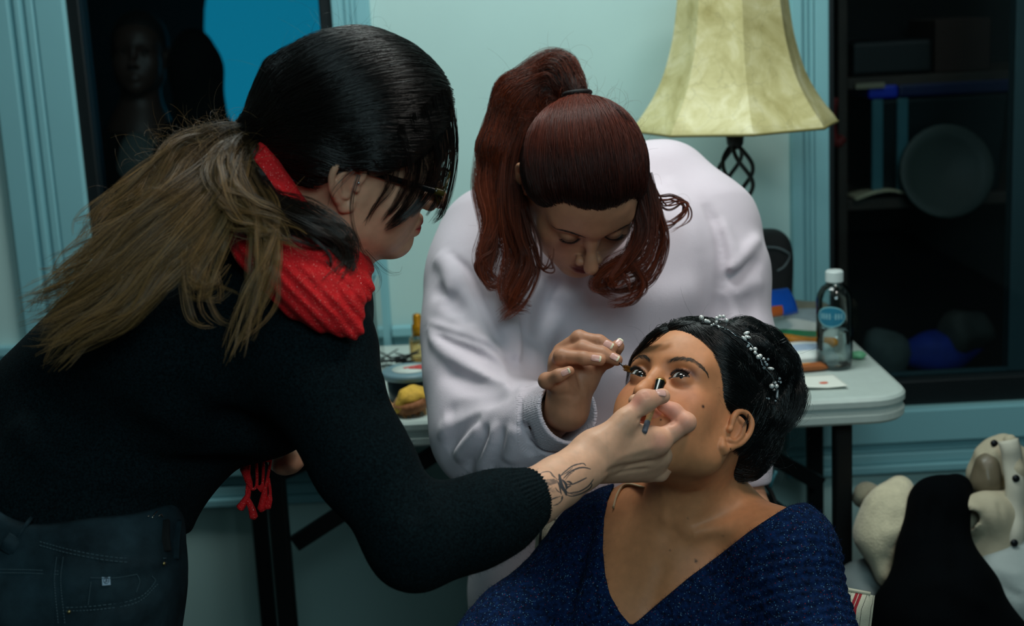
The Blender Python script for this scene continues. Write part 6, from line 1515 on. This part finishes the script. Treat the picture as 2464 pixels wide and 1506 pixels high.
# ---- hair
STH = SDF()
STH.ell(ws_(0, -.012, .036), (.0850, .0950, .0905), .0, rot=Hs.H)
STH.ell(ws_(0, .040, .042), (.057, .0465, .042), .03, rot=Hs.H)
def hairline_s(p):
    q = Hs.l(p); z = q[:, 2]
    y = np.interp(z, [-.14, -.085, -.05, -.02, .0, .015, .03, .045, .058, .068, .085, .12], [-.07, -.06, -.045, -.012, .016, .034, .046, .056, .064, .074, .088, .12])
    y = y - .010 * np.exp(-((np.abs(q[:, 0]) - .045) / .016) ** 2) * (z > .02) + .004 * np.exp(-(q[:, 0] / .01) ** 2)
    return (q[:, 1] - y) * .7
STH.fn(hairline_s, Hs.c, .2, 'i', .024)
tie_s = P(1388, 245, 2.035)
STH.cone(P(1392, 335, 1.985), tie_s, .044, .0105, .014)
STH.chain(PX((1389, 243, 2.035), (1380, 215, 2.045), (1345, 190, 2.06), (1262, 245, 2.08), (1212, 360, 2.08), (1200, 455, 2.08)), [.0105, .016, .030, .042, .034, .024], .010)
M_scap = mat('dark auburn hair mass', (44, 18, 11), .6, .25, 60, .4, 300)
caps = sculpt('hair', STH, .0038, M_scap, asst)
M_shair = hair_mat('dark auburn hair', (30, 12, 9), (112, 42, 22), .40, .5, .1, .85, spec=.3)
M_slen = hair_mat('auburn lengths', (52, 20, 11), (112, 46, 22), .38, .7, .0, .9, spec=.3)
rgs = np.random.default_rng(41)
def fan_s(A, n, via=None, lift=.005):
    GA = smooth_path(on(STH, A, 1.75, 2.3), 80); i = (rgs.uniform(0, 1, n) * 79).astype(int); a = GA[i] + rgs.normal(0, .003, (n, 3))
    b = tie_s - .010 * _U + rgs.normal(0, .004, (n, 3)); v = None
    if via is not None: GV = smooth_path(on(STH, via, 1.75, 2.3), 80); v = GV[i]
    return comb(STH, a, b, 18, lift, .0014, rg=rgs, via=v)
ps = [fan_s([(1300, 500), (1340, 522), (1400, 520), (1447, 507), (1500, 500), (1540, 470)], 3400, [(1290, 380), (1330, 390), (1390, 385), (1430, 385), (1480, 385), (1525, 380)]),
      fan_s([(1540, 470), (1556, 420), (1545, 350), (1500, 290)], 900, [(1500, 340), (1510, 320), (1480, 290), (1450, 270)]), fan_s([(1300, 500), (1260, 440), (1255, 380), (1280, 310)], 900, [(1300, 380), (1300, 340), (1310, 310), (1330, 280)])]
ps = np.concatenate(ps); strands('hair_strands', ps, M_shair, asst, .00026, .00018)
PT = [([(1389, 246, 2.036), (1386, 236, 2.05), (1350, 160, 2.09), (1270, 190, 2.09), (1210, 300, 2.08), (1178, 430, 2.07), (1190, 560, 2.05), (1172, 660, 2.04), (1215, 690, 2.03)], 420, [.006, .010, .018, .022, .018, .014, .008]),
      ([(1389, 246, 2.036), (1388, 232, 2.05), (1345, 145, 2.09), (1250, 210, 2.09), (1195, 340, 2.08), (1165, 440, 2.07), (1180, 540, 2.05), (1155, 620, 2.04), (1200, 680, 2.04)], 300, [.006, .010, .016, .02, .016, .012, .008]),
      ([(1389, 246, 2.036), (1392, 230, 2.05), (1365, 150, 2.08), (1310, 150, 2.08), (1250, 230, 2.08), (1215, 340, 2.08), (1200, 470, 2.07)], 420, [.006, .010, .02, .024, .022, .016]),
      ([(1389, 246, 2.036), (1384, 240, 2.05), (1330, 210, 2.07), (1270, 280, 2.07), (1235, 380, 2.06), (1225, 500, 2.05), (1240, 620, 2.03), (1220, 700, 2.02), (1245, 755, 2.01)], 420, [.006, .010, .018, .02, .016, .012, .006]),
      ([(1240, 400, 2.05), (1235, 520, 2.03), (1262, 630, 2.01), (1228, 720, 2.01), (1272, 742, 2.0)], 220, [.016, .016, .012, .010, .004]),
      ([(1250, 440, 2.03), (1262, 560, 2.01), (1285, 640, 2.0), (1250, 720, 2.0), (1205, 768, 2.0)], 180, [.012, .014, .010, .008, .004]),
      ([(1262, 500, 2.0), (1285, 580, 1.99), (1300, 640, 1.99), (1325, 640, 1.99), (1326, 605, 1.99)], 50, [.006, .006, .005, .004, .002]),
      ([(1200, 480, 2.05), (1185, 600, 2.04), (1158, 640, 2.03), (1180, 690, 2.03), (1220, 670, 2.03)], 90, [.010, .010, .008, .006, .003]),
      ([(1540, 400, 2.03), (1575, 500, 2.03), (1590, 580, 2.03), (1560, 660, 2.03), (1500, 690, 2.03), (1450, 690, 2.03)], 170, [.014, .016, .014, .010, .006]),
      ([(1545, 420, 2.02), (1560, 520, 2.02), (1540, 610, 2.02), (1470, 650, 2.02), (1440, 690, 2.02), (1480, 705, 2.02)], 320, [.014, .020, .022, .016, .010, .006]),
      ([(1540, 440, 2.01), (1550, 540, 2.01), (1520, 620, 2.01), (1545, 680, 2.01), (1520, 720, 2.01), (1465, 736, 2.01)], 140, [.012, .014, .012, .010, .007, .003]),
      ([(1552, 400, 2.04), (1580, 470, 2.04), (1625, 475, 2.05), (1655, 500, 2.05), (1620, 540, 2.05), (1580, 540, 2.04)], 70, [.006, .006, .005, .004, .005, .004]),
      ([(1555, 420, 2.04), (1600, 500, 2.04), (1645, 490, 2.05), (1650, 520, 2.05), (1600, 550, 2.04)], 40, [.006, .006, .004, .004, .003]),
      ([(1530, 480, 2.0), (1545, 560, 2.0), (1505, 640, 2.0), (1470, 680, 2.0), (1500, 660, 2.0), (1510, 690, 2.0)], 120, [.010, .012, .010, .008, .006, .004])]
tps = np.concatenate([tress(PX(*g), int(n * 1.8), np.array(r), 30, 20, .30, .006, rgs, .7) for g, n, r in PT])
# ---- sweatshirt
SX = SDF()
SX.ell(P(1450, 690, 2.285), (.225, .125, .17), .0)
SX.chain(PX((1405, 480, 2.37), (1592, 470, 2.36), (1690, 560, 2.32), (1748, 652, 2.28)), [.085, .083, .088, .064], .04)
SX.chain(PX((1405, 500, 2.36), (1205, 600, 2.28), (1165, 700, 2.22)), [.085, .094, .085], .05)
SX.cone(P(1460, 760, 2.31), P(1440, 1120, 2.33), .145, .138, .06); SX.cone(P(1350, 800, 2.31), P(1330, 1150, 2.37), .11, .11, .06)
SX.cone(P(1400, 1150, 2.33), P(1376, 1420, 2.38), .148, .165, .05); SX.cone(P(1376, 1420, 2.38), P(1380, 1900, 2.38), .16, .14, .05)
SX.chain(PX((1162, 680, 2.23), (1163, 800, 2.17), (1168, 910, 2.11), (1185, 1035, 2.05), (1255, 1045, 1.975), (1300, 1022, 1.925)), [.085, .086, .083, .082, .068, .057], .04)
cf0, cf1 = P(1296, 1024, 1.93), P(1370, 986, 1.862); cfn = unit(unit(cf1 - cf0) + .35 * CV(.3, .1, .9))
SX.cone(cf0, cf1 + .01 * cfn, .0520, .0445, .008)
SX.fn(lambda p: np.maximum(-(p - cf1) @ cfn, np.linalg.norm(p - cf1, axis=1) - .075), cf1, .075, 's', .003)
SX.cone(P(1310, 1018, 1.915), cf1 + .03 * cfn, .036, .0405, .004, 's')
SX.chain(PX((1752, 655, 2.28), (1775, 850, 2.25), (1778, 1000, 2.22), (1782, 1120, 2.20), (1788, 1160, 2.19)), [.062, .059, .054, .042, .036], .03)
lc = P(1789, 1166, 2.19); ln_ = unit(CV(.1, -1, .0))
SX.fn(lambda p: np.maximum(-(p - lc) @ ln_, np.linalg.norm(p - lc, axis=1) - .055), lc, .055, 's', .003)
FX = [([(1028, 773), (1061, 787), (1114, 803), (1154, 822), (1216, 850)], .006, .0048), ([(1030, 781), (1067, 798), (1122, 815), (1185, 838), (1218, 866)], .004, -.0035), ([(1030, 790), (1070, 806), (1122, 824), (1180, 850), (1216, 880)], .005, .004), ([(1040, 800), (1080, 822), (1130, 842), (1190, 872)], .006, -.005), ([(1030, 792), (1051, 826), (1085, 858), (1140, 890), (1230, 925)], .009, .007), ([(1060, 880), (1130, 925), (1220, 950)], .016, -.007),
      ([(1085, 612), (1122, 647), (1140, 684), (1160, 730), (1184, 780), (1204, 820), (1222, 850)], .0055, -.0105), ([(1222, 850), (1240, 890), (1242, 940)], .008, -.010), ([(1077, 743), (1114, 779), (1152, 810), (1190, 830)], .010, .005), ([(1070, 700), (1100, 750), (1130, 790)], .012, -.005), ([(1150, 600), (1195, 720), (1240, 830)], .014, .006), ([(1245, 760), (1252, 850), (1248, 950)], .009, .007), ([(1262, 740), (1268, 860), (1262, 940)], .012, -.009),
      ([(1070, 1010), (1100, 985), (1160, 968), (1225, 955)], .012, -.012), ([(1062, 1070), (1082, 1015), (1130, 985), (1200, 975)], .012, .008), ([(1070, 1085), (1100, 1050), (1125, 1025), (1160, 1000)], .010, -.008), ([(1095, 1110), (1130, 1060), (1160, 1015)], .012, .007),
      ([(1120, 1135), (1150, 1080), (1180, 1020)], .009, -.007), ([(1150, 1150), (1178, 1085), (1205, 1010)], .012, .007), ([(1180, 1150), (1190, 1090), (1215, 1020)], .008, -.007), ([(1225, 1120), (1232, 1070), (1245, 1020)], .012, .006), ([(1290, 1100), (1270, 1060), (1262, 1010)], .009, -.006),
      ([(1258, 955), (1252, 1000), (1272, 1060), (1320, 1090), (1355, 1088)], .0035, -.003), ([(1340, 705), (1310, 760), (1290, 800), (1262, 830)], .018, -.008), ([(1400, 700), (1350, 760), (1310, 830)], .022, .007), ([(1330, 690), (1318, 720)], .008, -.006),
      ([(1420, 740), (1480, 800), (1520, 900)], .03, -.008), ([(1480, 720), (1600, 720), (1700, 700)], .03, .006), ([(1690, 480), (1730, 560), (1740, 640), (1735, 720)], .009, -.008), ([(1720, 520), (1760, 600), (1770, 660)], .012, .006), ([(1740, 650), (1770, 640), (1810, 590), (1830, 570)], .009, .006), ([(1745, 680), (1790, 650), (1835, 620)], .010, -.006),
      ([(1730, 700), (1738, 800), (1735, 900)], .010, -.010), ([(1760, 720), (1800, 690), (1840, 680)], .012, .004), ([(1800, 700), (1800, 760), (1810, 800)], .012, -.005), ([(1600, 420), (1640, 480), (1690, 620)], .012, .003),
      ([(1045, 620), (1075, 640), (1120, 700)], .012, .005), ([(1040, 690), (1080, 720), (1120, 760)], .012, -.005), ([(1060, 600), (1080, 680), (1060, 740)], .012, .004)]
for l, wd, am in FX: SX.brush([hit(SX, x, y, 1.75, 2.45) for x, y in l], wd, am * 1.4)
SX.fn(lambda p: -.0018 * fuzz(p, 34, 12), P(1430, 800, 2.25), .6, 'd', 0)
def cuffrib_s(p):
    q = p - cf1; t = q @ cfn; r = q - t[:, None] * cfn; a = np.arctan2(r @ _U, r @ unit(np.cross(_U, cfn)))
    return -.0006 * np.sin(a * 100) * np.clip((t + .062) * 200, 0, 1) * (np.linalg.norm(q, axis=1) < .085)
SX.fn(cuffrib_s, cf1, .09, 'd', 0)
M_pink = mat('pale pink sweatshirt cotton', (220, 204, 213), .85, .03, 14, .25, 900, sheen=.2, spec=.25)
v1, f1 = surface(SX, .0036, lo=SX.bounds()[0] * (1, 1, 0) + (0, 0, .25), hi=SX.bounds()[1]); fc = v1[f1].mean(1); k1 = ~((np.abs(fc - cf1) < .066).all(1)); v1 = relax(v1, f1, 1)
v2, f2 = surface(SX, .0014, lo=cf1 - .07, hi=cf1 + .07); k2 = (np.abs(v2[f2].mean(1) - cf1) < .07).all(1)
vv_ = np.concatenate([v1, v2]); ff_ = np.concatenate([f1[k1], f2[k2] + len(v1)]); us = np.unique(ff_); mp = np.full(len(vv_), -1); mp[us] = np.arange(len(us))
mesh_obj('sweatshirt', vv_[us], mp[ff_], M_pink, asst)
tps = push(tps, SX, .004); tps = push(tps, ST, .003); tps = push(tps, STH, .002, 6)
hvs = np.array([q.co for q in caps.data.vertices]); hp_ = px_at(hvs); tail_ = hvs[((hp_[:, 0] < 1262) | (hp_[:, 1] < 225)) & (STH.grad(hvs) @ _F < .3)]
TG = smooth_path(PX((1388, 240, 2.04), (1350, 185, 2.06), (1262, 245, 2.08), (1212, 360, 2.08), (1196, 470, 2.08), (1190, 560, 2.06)), 40); TD = unit_rows(np.gradient(TG, axis=0))
tail_s = surf_strands(STH, tail_, lambda q: TD[np.argmin(((q[:, None] - TG[None]) ** 2).sum(2), 1)] * 1.0, 2600, .09, 14, .005, .002, rgs)
strands('ponytail_strands', tail_s, M_slen, asst, .00024, .00014)
strands('ponytail', tps, M_slen, asst, .00020, .00010)
strands('flyaway_hairs', flyaways(tps[:, 3:20].reshape(-1, 3), 160, .06, CV(-.2, .5, .2), 12, rgs, 1.8), M_slen, asst, .00009, .00005)
strands('flyaway_hairs', flyaways(ps[:, 9:17].reshape(-1, 3), 130, .05, CV(.3, .7, .2), 12, rgs, 1.8), M_slen, asst, .00009, .00005)
axs = unit(P(1362, 248, 2.03) - P(1418, 240, 2.035)); e1_ = unit(np.cross(axs, _F)); ht = MB()
for s in (-.004, .003, .009):
    ht.tube([tie_s + _U * (s + .002) - .004 * _F + (.0188) * (math.cos(a) * _R + math.sin(a) * _F * 1.0) + .002 * math.cos(a) * _U for a in np.linspace(0, 6.29, 28)], .0036, 8, False)
htie = ht.build('hair_tie', mat('black elastic', (10, 10, 12), .7, .1, 60), asst, True)
for x, y in ((1363, 243), (1366, 250), (1360, 248)): MB().sphere(P(x, y, 2.012), .0022, 6).build('tie_bead', M_cry, htie, True)
er = MB().sphere(hit(ST, 1262, 508, 1.9, 2.3) - .004 * _F, .0025, 8); q0 = hit(ST, 1262, 508, 1.9, 2.3) - .006 * _F
for i, (dx, dy, r) in enumerate(((2, 8, .002), (5, 14, .0022), (7, 20, .0030))): er.sphere(q0 + dx * .0006 * _R - dy * .0006 * _U, r, 8)
er.build('earring', M_cry, asst, True)
# ---- mascara wand
tip = hit(SB, 1536, 898, 1.6, 1.95) - .012 * _F; dt = (tip - CAM) @ _F
w0, w1 = P(1399, 797, 1.868), P(1503, 884, (1.818 + 2 * dt) / 3)
wand = thing('mascara_wand', 'mascara wand with bristled amber tip held at the eye by the pink sleeved hand', 'mascara wand', w1)
MB().tube([w0, P(1440, 832, 1.846)], .0028, 10).build('cap_handle', mat('black wand cap', (8, 8, 9), .25), wand, True)
MB().tube([P(1440, 832, 1.846), P(1486, 869, 1.819), w1], .0011, 8).build('rod', mat('black wand rod', (10, 10, 11), .3), wand, True)
core = MB().tube([w1, tip], .0006, 6).build('twisted_core', mat('dark wire core', (30, 20, 10), .4), wand, True)
n = 900; t = rgs.uniform(0, 1, n); a = t * 120 + rgs.normal(0, .5, n); axw = unit(tip - w1); X = unit(np.cross(axw, _F)); Y = np.cross(axw, X)
c = w1[None] + (tip - w1)[None] * t[:, None]; dr_ = np.cos(a)[:, None] * X + np.sin(a)[:, None] * Y; ln = .0042 * (1 - .25 * t); kk = np.linspace(0, 1, 3)
strands('bristles', c[:, None] + dr_[:, None] * (ln[:, None] * kk[None])[..., None], hair_mat('mascara bristle', (30, 18, 8), (150, 92, 20), .4, .5, .2, 1.0), wand, .00022, .00016)
# ================================================================== striped chair, heap of clothes, the man standing in for a window reflection
m, nt, b = base_mat('cream striped canvas')
tc = nd(nt, 'ShaderNodeTexCoord'); sx = nd(nt, 'ShaderNodeSeparateXYZ'); nt.links.new(tc.outputs['UV'], sx.inputs[0])
cr = nd(nt, 'ShaderNodeValToRGB'); cr.color_ramp.interpolation = 'CONSTANT'; e = cr.color_ramp.elements
cream, blk, red = lin((196, 190, 168)), lin((24, 22, 24)), lin((150, 20, 34)); e[0].position = 0; e[0].color = cream; e[1].position = .06; e[1].color = blk
for p_, c in ((.064, cream), (.10, blk), (.19, cream), (.24, blk), (.247, cream), (.30, blk), (.306, cream), (.40, red), (.47, cream), (.485, red), (.555, cream), (.66, blk), (.668, cream), (.80, lin((120, 112, 100))), (.812, cream), (.93, blk), (.935, cream)):
    q = e.new(p_); q.color = c
fr = nd(nt, 'ShaderNodeMath', operation='FRACT'); mu = nd(nt, 'ShaderNodeMath', operation='MULTIPLY'); mu.inputs[1].default_value = 9.0; nt.links.new(sx.outputs[0], mu.inputs[0]); ad = nd(nt, 'ShaderNodeMath', operation='ADD'); ad.inputs[1].default_value = .84; nt.links.new(mu.outputs[0], ad.inputs[0]); nt.links.new(ad.outputs[0], fr.inputs[0])
nt.links.new(fr.outputs[0], cr.inputs[0]); nt.links.new(cr.outputs[0], b.inputs['Base Color']); b.inputs['Roughness'].default_value = .85
wv = nd(nt, 'ShaderNodeTexNoise', i_Scale=700.0); nt.links.new(tc.outputs['Object'], wv.inputs['Vector']); bp = nd(nt, 'ShaderNodeBump', i_Strength=.4, i_Distance=.001); nt.links.new(wv.outputs['Fac'], bp.inputs['Height']); nt.links.new(bp.outputs[0], b.inputs['Normal'])
M_can = m
ca, cb = P(1297, 1236, 2.10), P(2106, 1432, 1.86); cx = unit(cb - ca); wch = np.linalg.norm(cb - ca); cz = unit(np.array([0, .10, 1]) - cx * (np.array([0, .10, 1]) @ cx)); cy = unit(np.cross(cz, cx))
chair = thing('chair', 'chair with a cream canvas back striped in black and red, under the navy sweater', 'chair', ((ca + cb) / 2 * (1, 1, 0)))
def slab(name, o, ax, ay, an, W_, H_, th, crown, mt, parent, nu=60, nv=30):
    vs, uv = [], []
    for s in (1, -1):
        for j in range(nv):
            for i in range(nu):
                u, v_ = i / (nu - 1), j / (nv - 1); ed = min(u, 1 - u) * W_, min(v_, 1 - v_) * H_; r = .012; k_ = 1
                for q in ed:
                    if q < r: k_ *= math.sqrt(max(0, 1 - (1 - q / r) ** 2))
                vs.append(o + ax * u * W_ - ay * v_ * H_ + an * s * (th / 2 * k_ + crown * math.sin(math.pi * u) * s * 0) + an * (-crown * (1 - (2 * u - 1) ** 2)) - ay * (.010 * abs(2 * u - 1) ** 8 * 0) + an * .002 * math.sin(u * 23 + v_ * 3)); uv.append((u, v_))
    ff = []
    for s in (0, 1):
        b_ = s * nu * nv
        for j in range(nv - 1):
            for i in range(nu - 1):
                q = (b_ + j * nu + i, b_ + j * nu + i + 1, b_ + (j + 1) * nu + i + 1, b_ + (j + 1) * nu + i); ff.append(q if s else q[::-1])
    ob = mesh_obj(name, vs, ff, mt, parent); ul = ob.data.uv_layers.new(name='UVMap')
    for lp in ob.data.loops: ul.data[lp.index].uv = uv[lp.vertex_index]
    return ob
back = slab('backrest', ca, cx, cz, cy, wch, .42, .045, .02, M_can, chair)
MB().tube([ca + cx * u * wch + cy * (-.02 * (1 - (2 * u - 1) ** 2)) + cz * .0005 for u in np.linspace(0.012, .988, 24)], .0026, 8).build('piping', mat('cream piping', (188, 182, 160), .8), back, True)
# front of the seat, frame and legs
so = ca - cz * .42; slab('seat', so + cy * .01, cx, cy, cz, wch, .40, .07, 0, M_can, chair, 30, 20)
M_cw = mat('dark chair wood', (44, 28, 20), .5, .2, 30)
for u, v_ in ((.04, .02), (.96, .02), (.04, .38), (.96, .38)):
    q = so + cx * wch * u - cy * v_; bevel(MB().bar(q - cz * .03, (q[0], q[1], 0), .04, .04, (0, 1, 0)).build('leg', M_cw, chair), .004)

# ---- heap of outdoor clothes under the window
def heap(name, label, cat, build, h, m, brushes=(), noise=.004, ns=22, seed=1, extra=None):
    S = SDF(); build(S)
    for l, wd, am in brushes: S.brush([hit(S, x, y, 1.9, 3.0) for x, y in l], wd, am)
    S.fn(lambda p: -noise * fuzz(p, ns, seed), P(2280, 1300, 2.4), 2.0, 'd', 0)
    S.fn(lambda p: -p[:, 2] + .004, (0, 0, 0), 9, 'i', .004)
    o = sculpt(name, S, h, m, None, 1); tag(o, label, cat); return o, S
M_blk = mat('black jersey', (3, 5, 7), .95, .2, 20, .3, 300, spec=.05)
def bl_(S):
    S.chain(PX((2306, 1176, 2.47), (2268, 1212, 2.45), (2262, 1330, 2.42)), [.026, .042, .050], .03); S.chain(PX((2235, 1212, 2.45), (2232, 1330, 2.42), (2270, 1430, 2.39)), [.026, .038, .075], .04)
    S.chain(PX((2270, 1430, 2.39), (2250, 1520, 2.37), (2240, 1740, 2.36)), [.075, .105, .15], .05); S.chain(PX((2330, 1450, 2.37), (2370, 1600, 2.35), (2390, 1760, 2.35)), [.045, .085, .12], .05)
heap('black_coat', 'black garment heaped over the clothes pile in front of the window sill', 'coat', bl_, .006, M_blk, [([(2215, 1190), (2220, 1260), (2214, 1320)], .012, .006), ([(2250, 1180), (2240, 1260), (2250, 1340)], .010, -.008), ([(2300, 1220), (2290, 1320), (2320, 1400)], .014, -.008), ([(2240, 1400), (2300, 1420), (2380, 1470)], .014, .008)], .006)
M_fur = mat('cream fleece', (206, 196, 166), .95, .12, 60, .8, 260, sheen=.3)
def fu(S):
    S.chain(PX((2165, 1175, 2.52), (2145, 1230, 2.50), (2125, 1290, 2.50), (2150, 1370, 2.49)), [.022, .042, .045, .03], .03); S.chain(PX((2085, 1190, 2.58), (2070, 1200, 2.60)), [.02, .016], .01); S.chain(PX((2110, 1200, 2.56), (2088, 1190, 2.58)), [.024, .02], .02)
    S.chain(PX((2150, 1370, 2.49), (2180, 1395, 2.48)), [.03, .02], .02)
heap('fleece_jacket', 'cream fleece jacket crumpled beside the table leg', 'jacket', fu, .005, M_fur, [([(2130, 1330), (2170, 1310), (2195, 1280)], .008, -.009), ([(2120, 1270), (2150, 1280), (2190, 1250)], .012, .005), ([(2140, 1350), (2160, 1380)], .012, -.012)], .004, 40, 3)
M_beige = mat('beige coat cotton', (176, 166, 142), .75, .06, 20, .2, 200)
def be(S):
    S.chain(PX((2418, 1058, 2.50), (2396, 1100, 2.51), (2378, 1140, 2.52), (2384, 1200, 2.52)), [.010, .030, .032, .026], .02)
    S.chain(PX((2420, 1110, 2.49), (2450, 1180, 2.52)), [.035, .045], .03)
    S.chain(PX((2405, 1085, 2.462), (2392, 1130, 2.452), (2392, 1180, 2.455)), [.006, .020, .017], .006, 's')
    S.chain(PX((2336, 1240, 2.44), (2375, 1238, 2.45), (2430, 1232, 2.48)), [.034, .040, .040], .003); S.cone(P(2300, 1246, 2.43), P(2322, 1243, 2.435), .024, .024, .004, 's')
    S.chain(PX((2400, 1290, 2.48), (2380, 1330, 2.48), (2350, 1350, 2.50)), [.05, .05, .03], .03)
    S.chain(PX((2430, 1060, 2.455), (2444, 1130, 2.450), (2448, 1230, 2.45), (2436, 1330, 2.45)), [.012, .014, .016, .016], .008); S.chain(PX((2480, 1120, 2.50), (2490, 1330, 2.50)), [.03, .04], .02)
coat, Sbe = heap('beige_coat', 'beige hooded coat with dark snap buttons on top of the clothes pile', 'coat', be, .0045, M_beige, [([(2310, 1235), (2340, 1240), (2372, 1262), (2370, 1290)], .006, -.006), ([(2305, 1222), (2340, 1218), (2370, 1228)], .006, .004), ([(2400, 1200), (2410, 1250), (2400, 1300)], .006, -.005), ([(2390, 1210), (2404, 1260), (2395, 1300)], .006, .004), ([(2340, 1070), (2360, 1110), (2372, 1150)], .01, .004)], .003, 40, 5)
M_snap = mat('dark metal snap', (24, 26, 30), .35, metal=.6)
for x, y in ((2442, 1150), (2438, 1305), (2390, 1066)):
    c = hit(Sbe, x, y, 1.9, 3.0) - .006 * _F; n_ = -_F; MB().lathe([(.001, .003), (.004, .003), (.0062, .0015), (.0066, -.001)], c, 20, n_).build('snap_button', M_snap, coat, True)
def ribbon(l, wd, name, m_, S_, lift=.004):
    g = smooth_path([hit(S_, x, y, 1.9, 3.0) for x, y in l], 24); tg = np.gradient(g, axis=0); sd = unit_rows(np.cross(tg, np.tile(_F, (24, 1))))
    o = MB().sheet(lambda u, v_: g[int(round(v_ * 23))] + sd[int(round(v_ * 23))] * (u - .5) * wd - _F * (lift + .003 * math.sin(v_ * 17)) + _F * .010 * (2 * u - 1) ** 2, 7, 24)
    return solid(o.build(name, m_, coat, True), .003, 1)
ribbon([(2428, 1058), (2440, 1110), (2446, 1180), (2446, 1260), (2436, 1330)], .036, 'placket', mat('pale cotton placket', (188, 184, 168), .7, .06, 40), Sbe)
lin_ = SDF(); lin_.chain(PX((2410, 1066, 2.494), (2380, 1120, 2.487), (2374, 1160, 2.487), (2388, 1190, 2.49)), [.005, .020, .024, .012], .02); lin_.brush([hit(lin_, x, y, 1.9, 3.0) for x, y in ((2352, 1100), (2372, 1130), (2380, 1170))], .006, .004)
sculpt('hood_lining', lin_, .004, mat('brown satin lining', (104, 94, 76), .4, .12, 30), coat, 1)
M_pad = mat('pale blue grey quilting', (150, 160, 158), .6, .05, 20, .2, 150)
def pd(S):
    S.chain(PX((2375, 1360, 2.46), (2420, 1355, 2.46), (2500, 1340, 2.46)), [.028, .04, .05], .03); S.chain(PX((2390, 1385, 2.44), (2440, 1420, 2.44), (2520, 1430, 2.44)), [.03, .05, .06], .03); S.chain(PX((2440, 1420, 2.46), (2480, 1700, 2.46)), [.05, .10], .05)
heap('padded_jacket', 'pale grey padded jacket under the beige coat at the frame edge', 'jacket', pd, .006, M_pad, [([(2400, 1405), (2430, 1425), (2464, 1440)], .006, -.007), ([(2390, 1370), (2430, 1380), (2464, 1385)], .008, .004)], .004, 30, 7)
def wt_(S):
    S.chain(PX((2062, 1395, 2.56), (2110, 1400, 2.55), (2160, 1410, 2.54)), [.025, .035, .03], .02); S.chain(PX((2062, 1440, 2.55), (2100, 1560, 2.55)), [.05, .12], .05)
heap('pale_cloth', 'pale grey cloth at the foot of the table leg below the fleece jacket', 'cloth', wt_, .007, mat('pale grey cloth', (120, 130, 130), .8, .1, 20), [([(2070, 1400), (2110, 1410), (2150, 1430)], .01, -.006)], .006, 24, 9)

# ---- man in a dark suit, placed beyond the left window in place of a reflection
DM = 4.25
man = thing('person', 'man in a dark suit and white shirt, standing in for a dim reflection in the left window', 'person', P(360, 700, DM) * (1, 1, 0))
Hm = Head(np.stack([unit(np.cross(unit(CV(.05, -.12, 1)), unit(CV(0, 1, .12)))), unit(CV(.05, -.12, 1)), unit(CV(0, 1, .12))], 1), P(335, 130, DM), 1.0)
SM = SDF(); sculpt_head(SM, Hm, lids=(.3, -.22)); SM.cone(Hm.w(0, -.02, -.06), P(340, 330, DM + .06), .055, .07, .03); SM.cone(P(340, 330, DM + .06), P(360, 900, DM + .06), .10, .14, .05)
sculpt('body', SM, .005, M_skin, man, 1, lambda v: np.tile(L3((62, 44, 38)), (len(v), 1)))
SM2 = SDF(); SM2.ell(Hm.w(0, -.018, .04), (.084, .10, .09), 0, rot=Hm.H); SM2.fn(lambda p: (Hm.l(p)[:, 1] - np.interp(Hm.l(p)[:, 2], [-.1, 0, .05, .08, .12], [-.05, .0, .045, .08, .1])) * .7, Hm.c, .2, 'i', .01)
sculpt('hair', SM2, .005, mat('dark short hair', (10, 9, 9), .7), man)
SU = SDF(); SU.ell(P(380, 640, DM + .08), (.26, .15, .36), 0); SU.chain([P(270, 400, DM + .08), P(240, 560, DM + .08), P(260, 900, DM)], [.10, .09, .08], .05)
SU.chain([P(440, 380, DM + .08), P(500, 420, DM - .05), P(470, 160, DM - .12), P(465, 110, DM - .14)], [.10, .085, .07, .05], .05); SU.cone(P(350, 400, DM + .08), P(380, 1100, DM + .08), .15, .2, .06)
vmo = P(350, 330, DM); vpm = [P(*q, DM) for q in ((300, 240), (400, 240), (388, 330), (352, 470), (318, 330))]
SU.fn(poly_fn(vpm, vmo, _R, _U), vmo, 3, 's', .01); SU.fn(lambda p: -p[:, 2] + .3, (0, 0, 0), 9, 'i', .01)
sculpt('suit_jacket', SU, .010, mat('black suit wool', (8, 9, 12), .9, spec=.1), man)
SV = SDF(); SV.ell(P(350, 560, DM + .02), (.11, .09, .30), 0); SV.cone(P(340, 330, DM + .06), P(350, 420, DM + .03), .075, .10, .03)
SV.fn(lambda p: (p - P(340, 318, DM + .04)) @ unit(CV(0, 1, 0)), vmo, 3, 'i', .006)
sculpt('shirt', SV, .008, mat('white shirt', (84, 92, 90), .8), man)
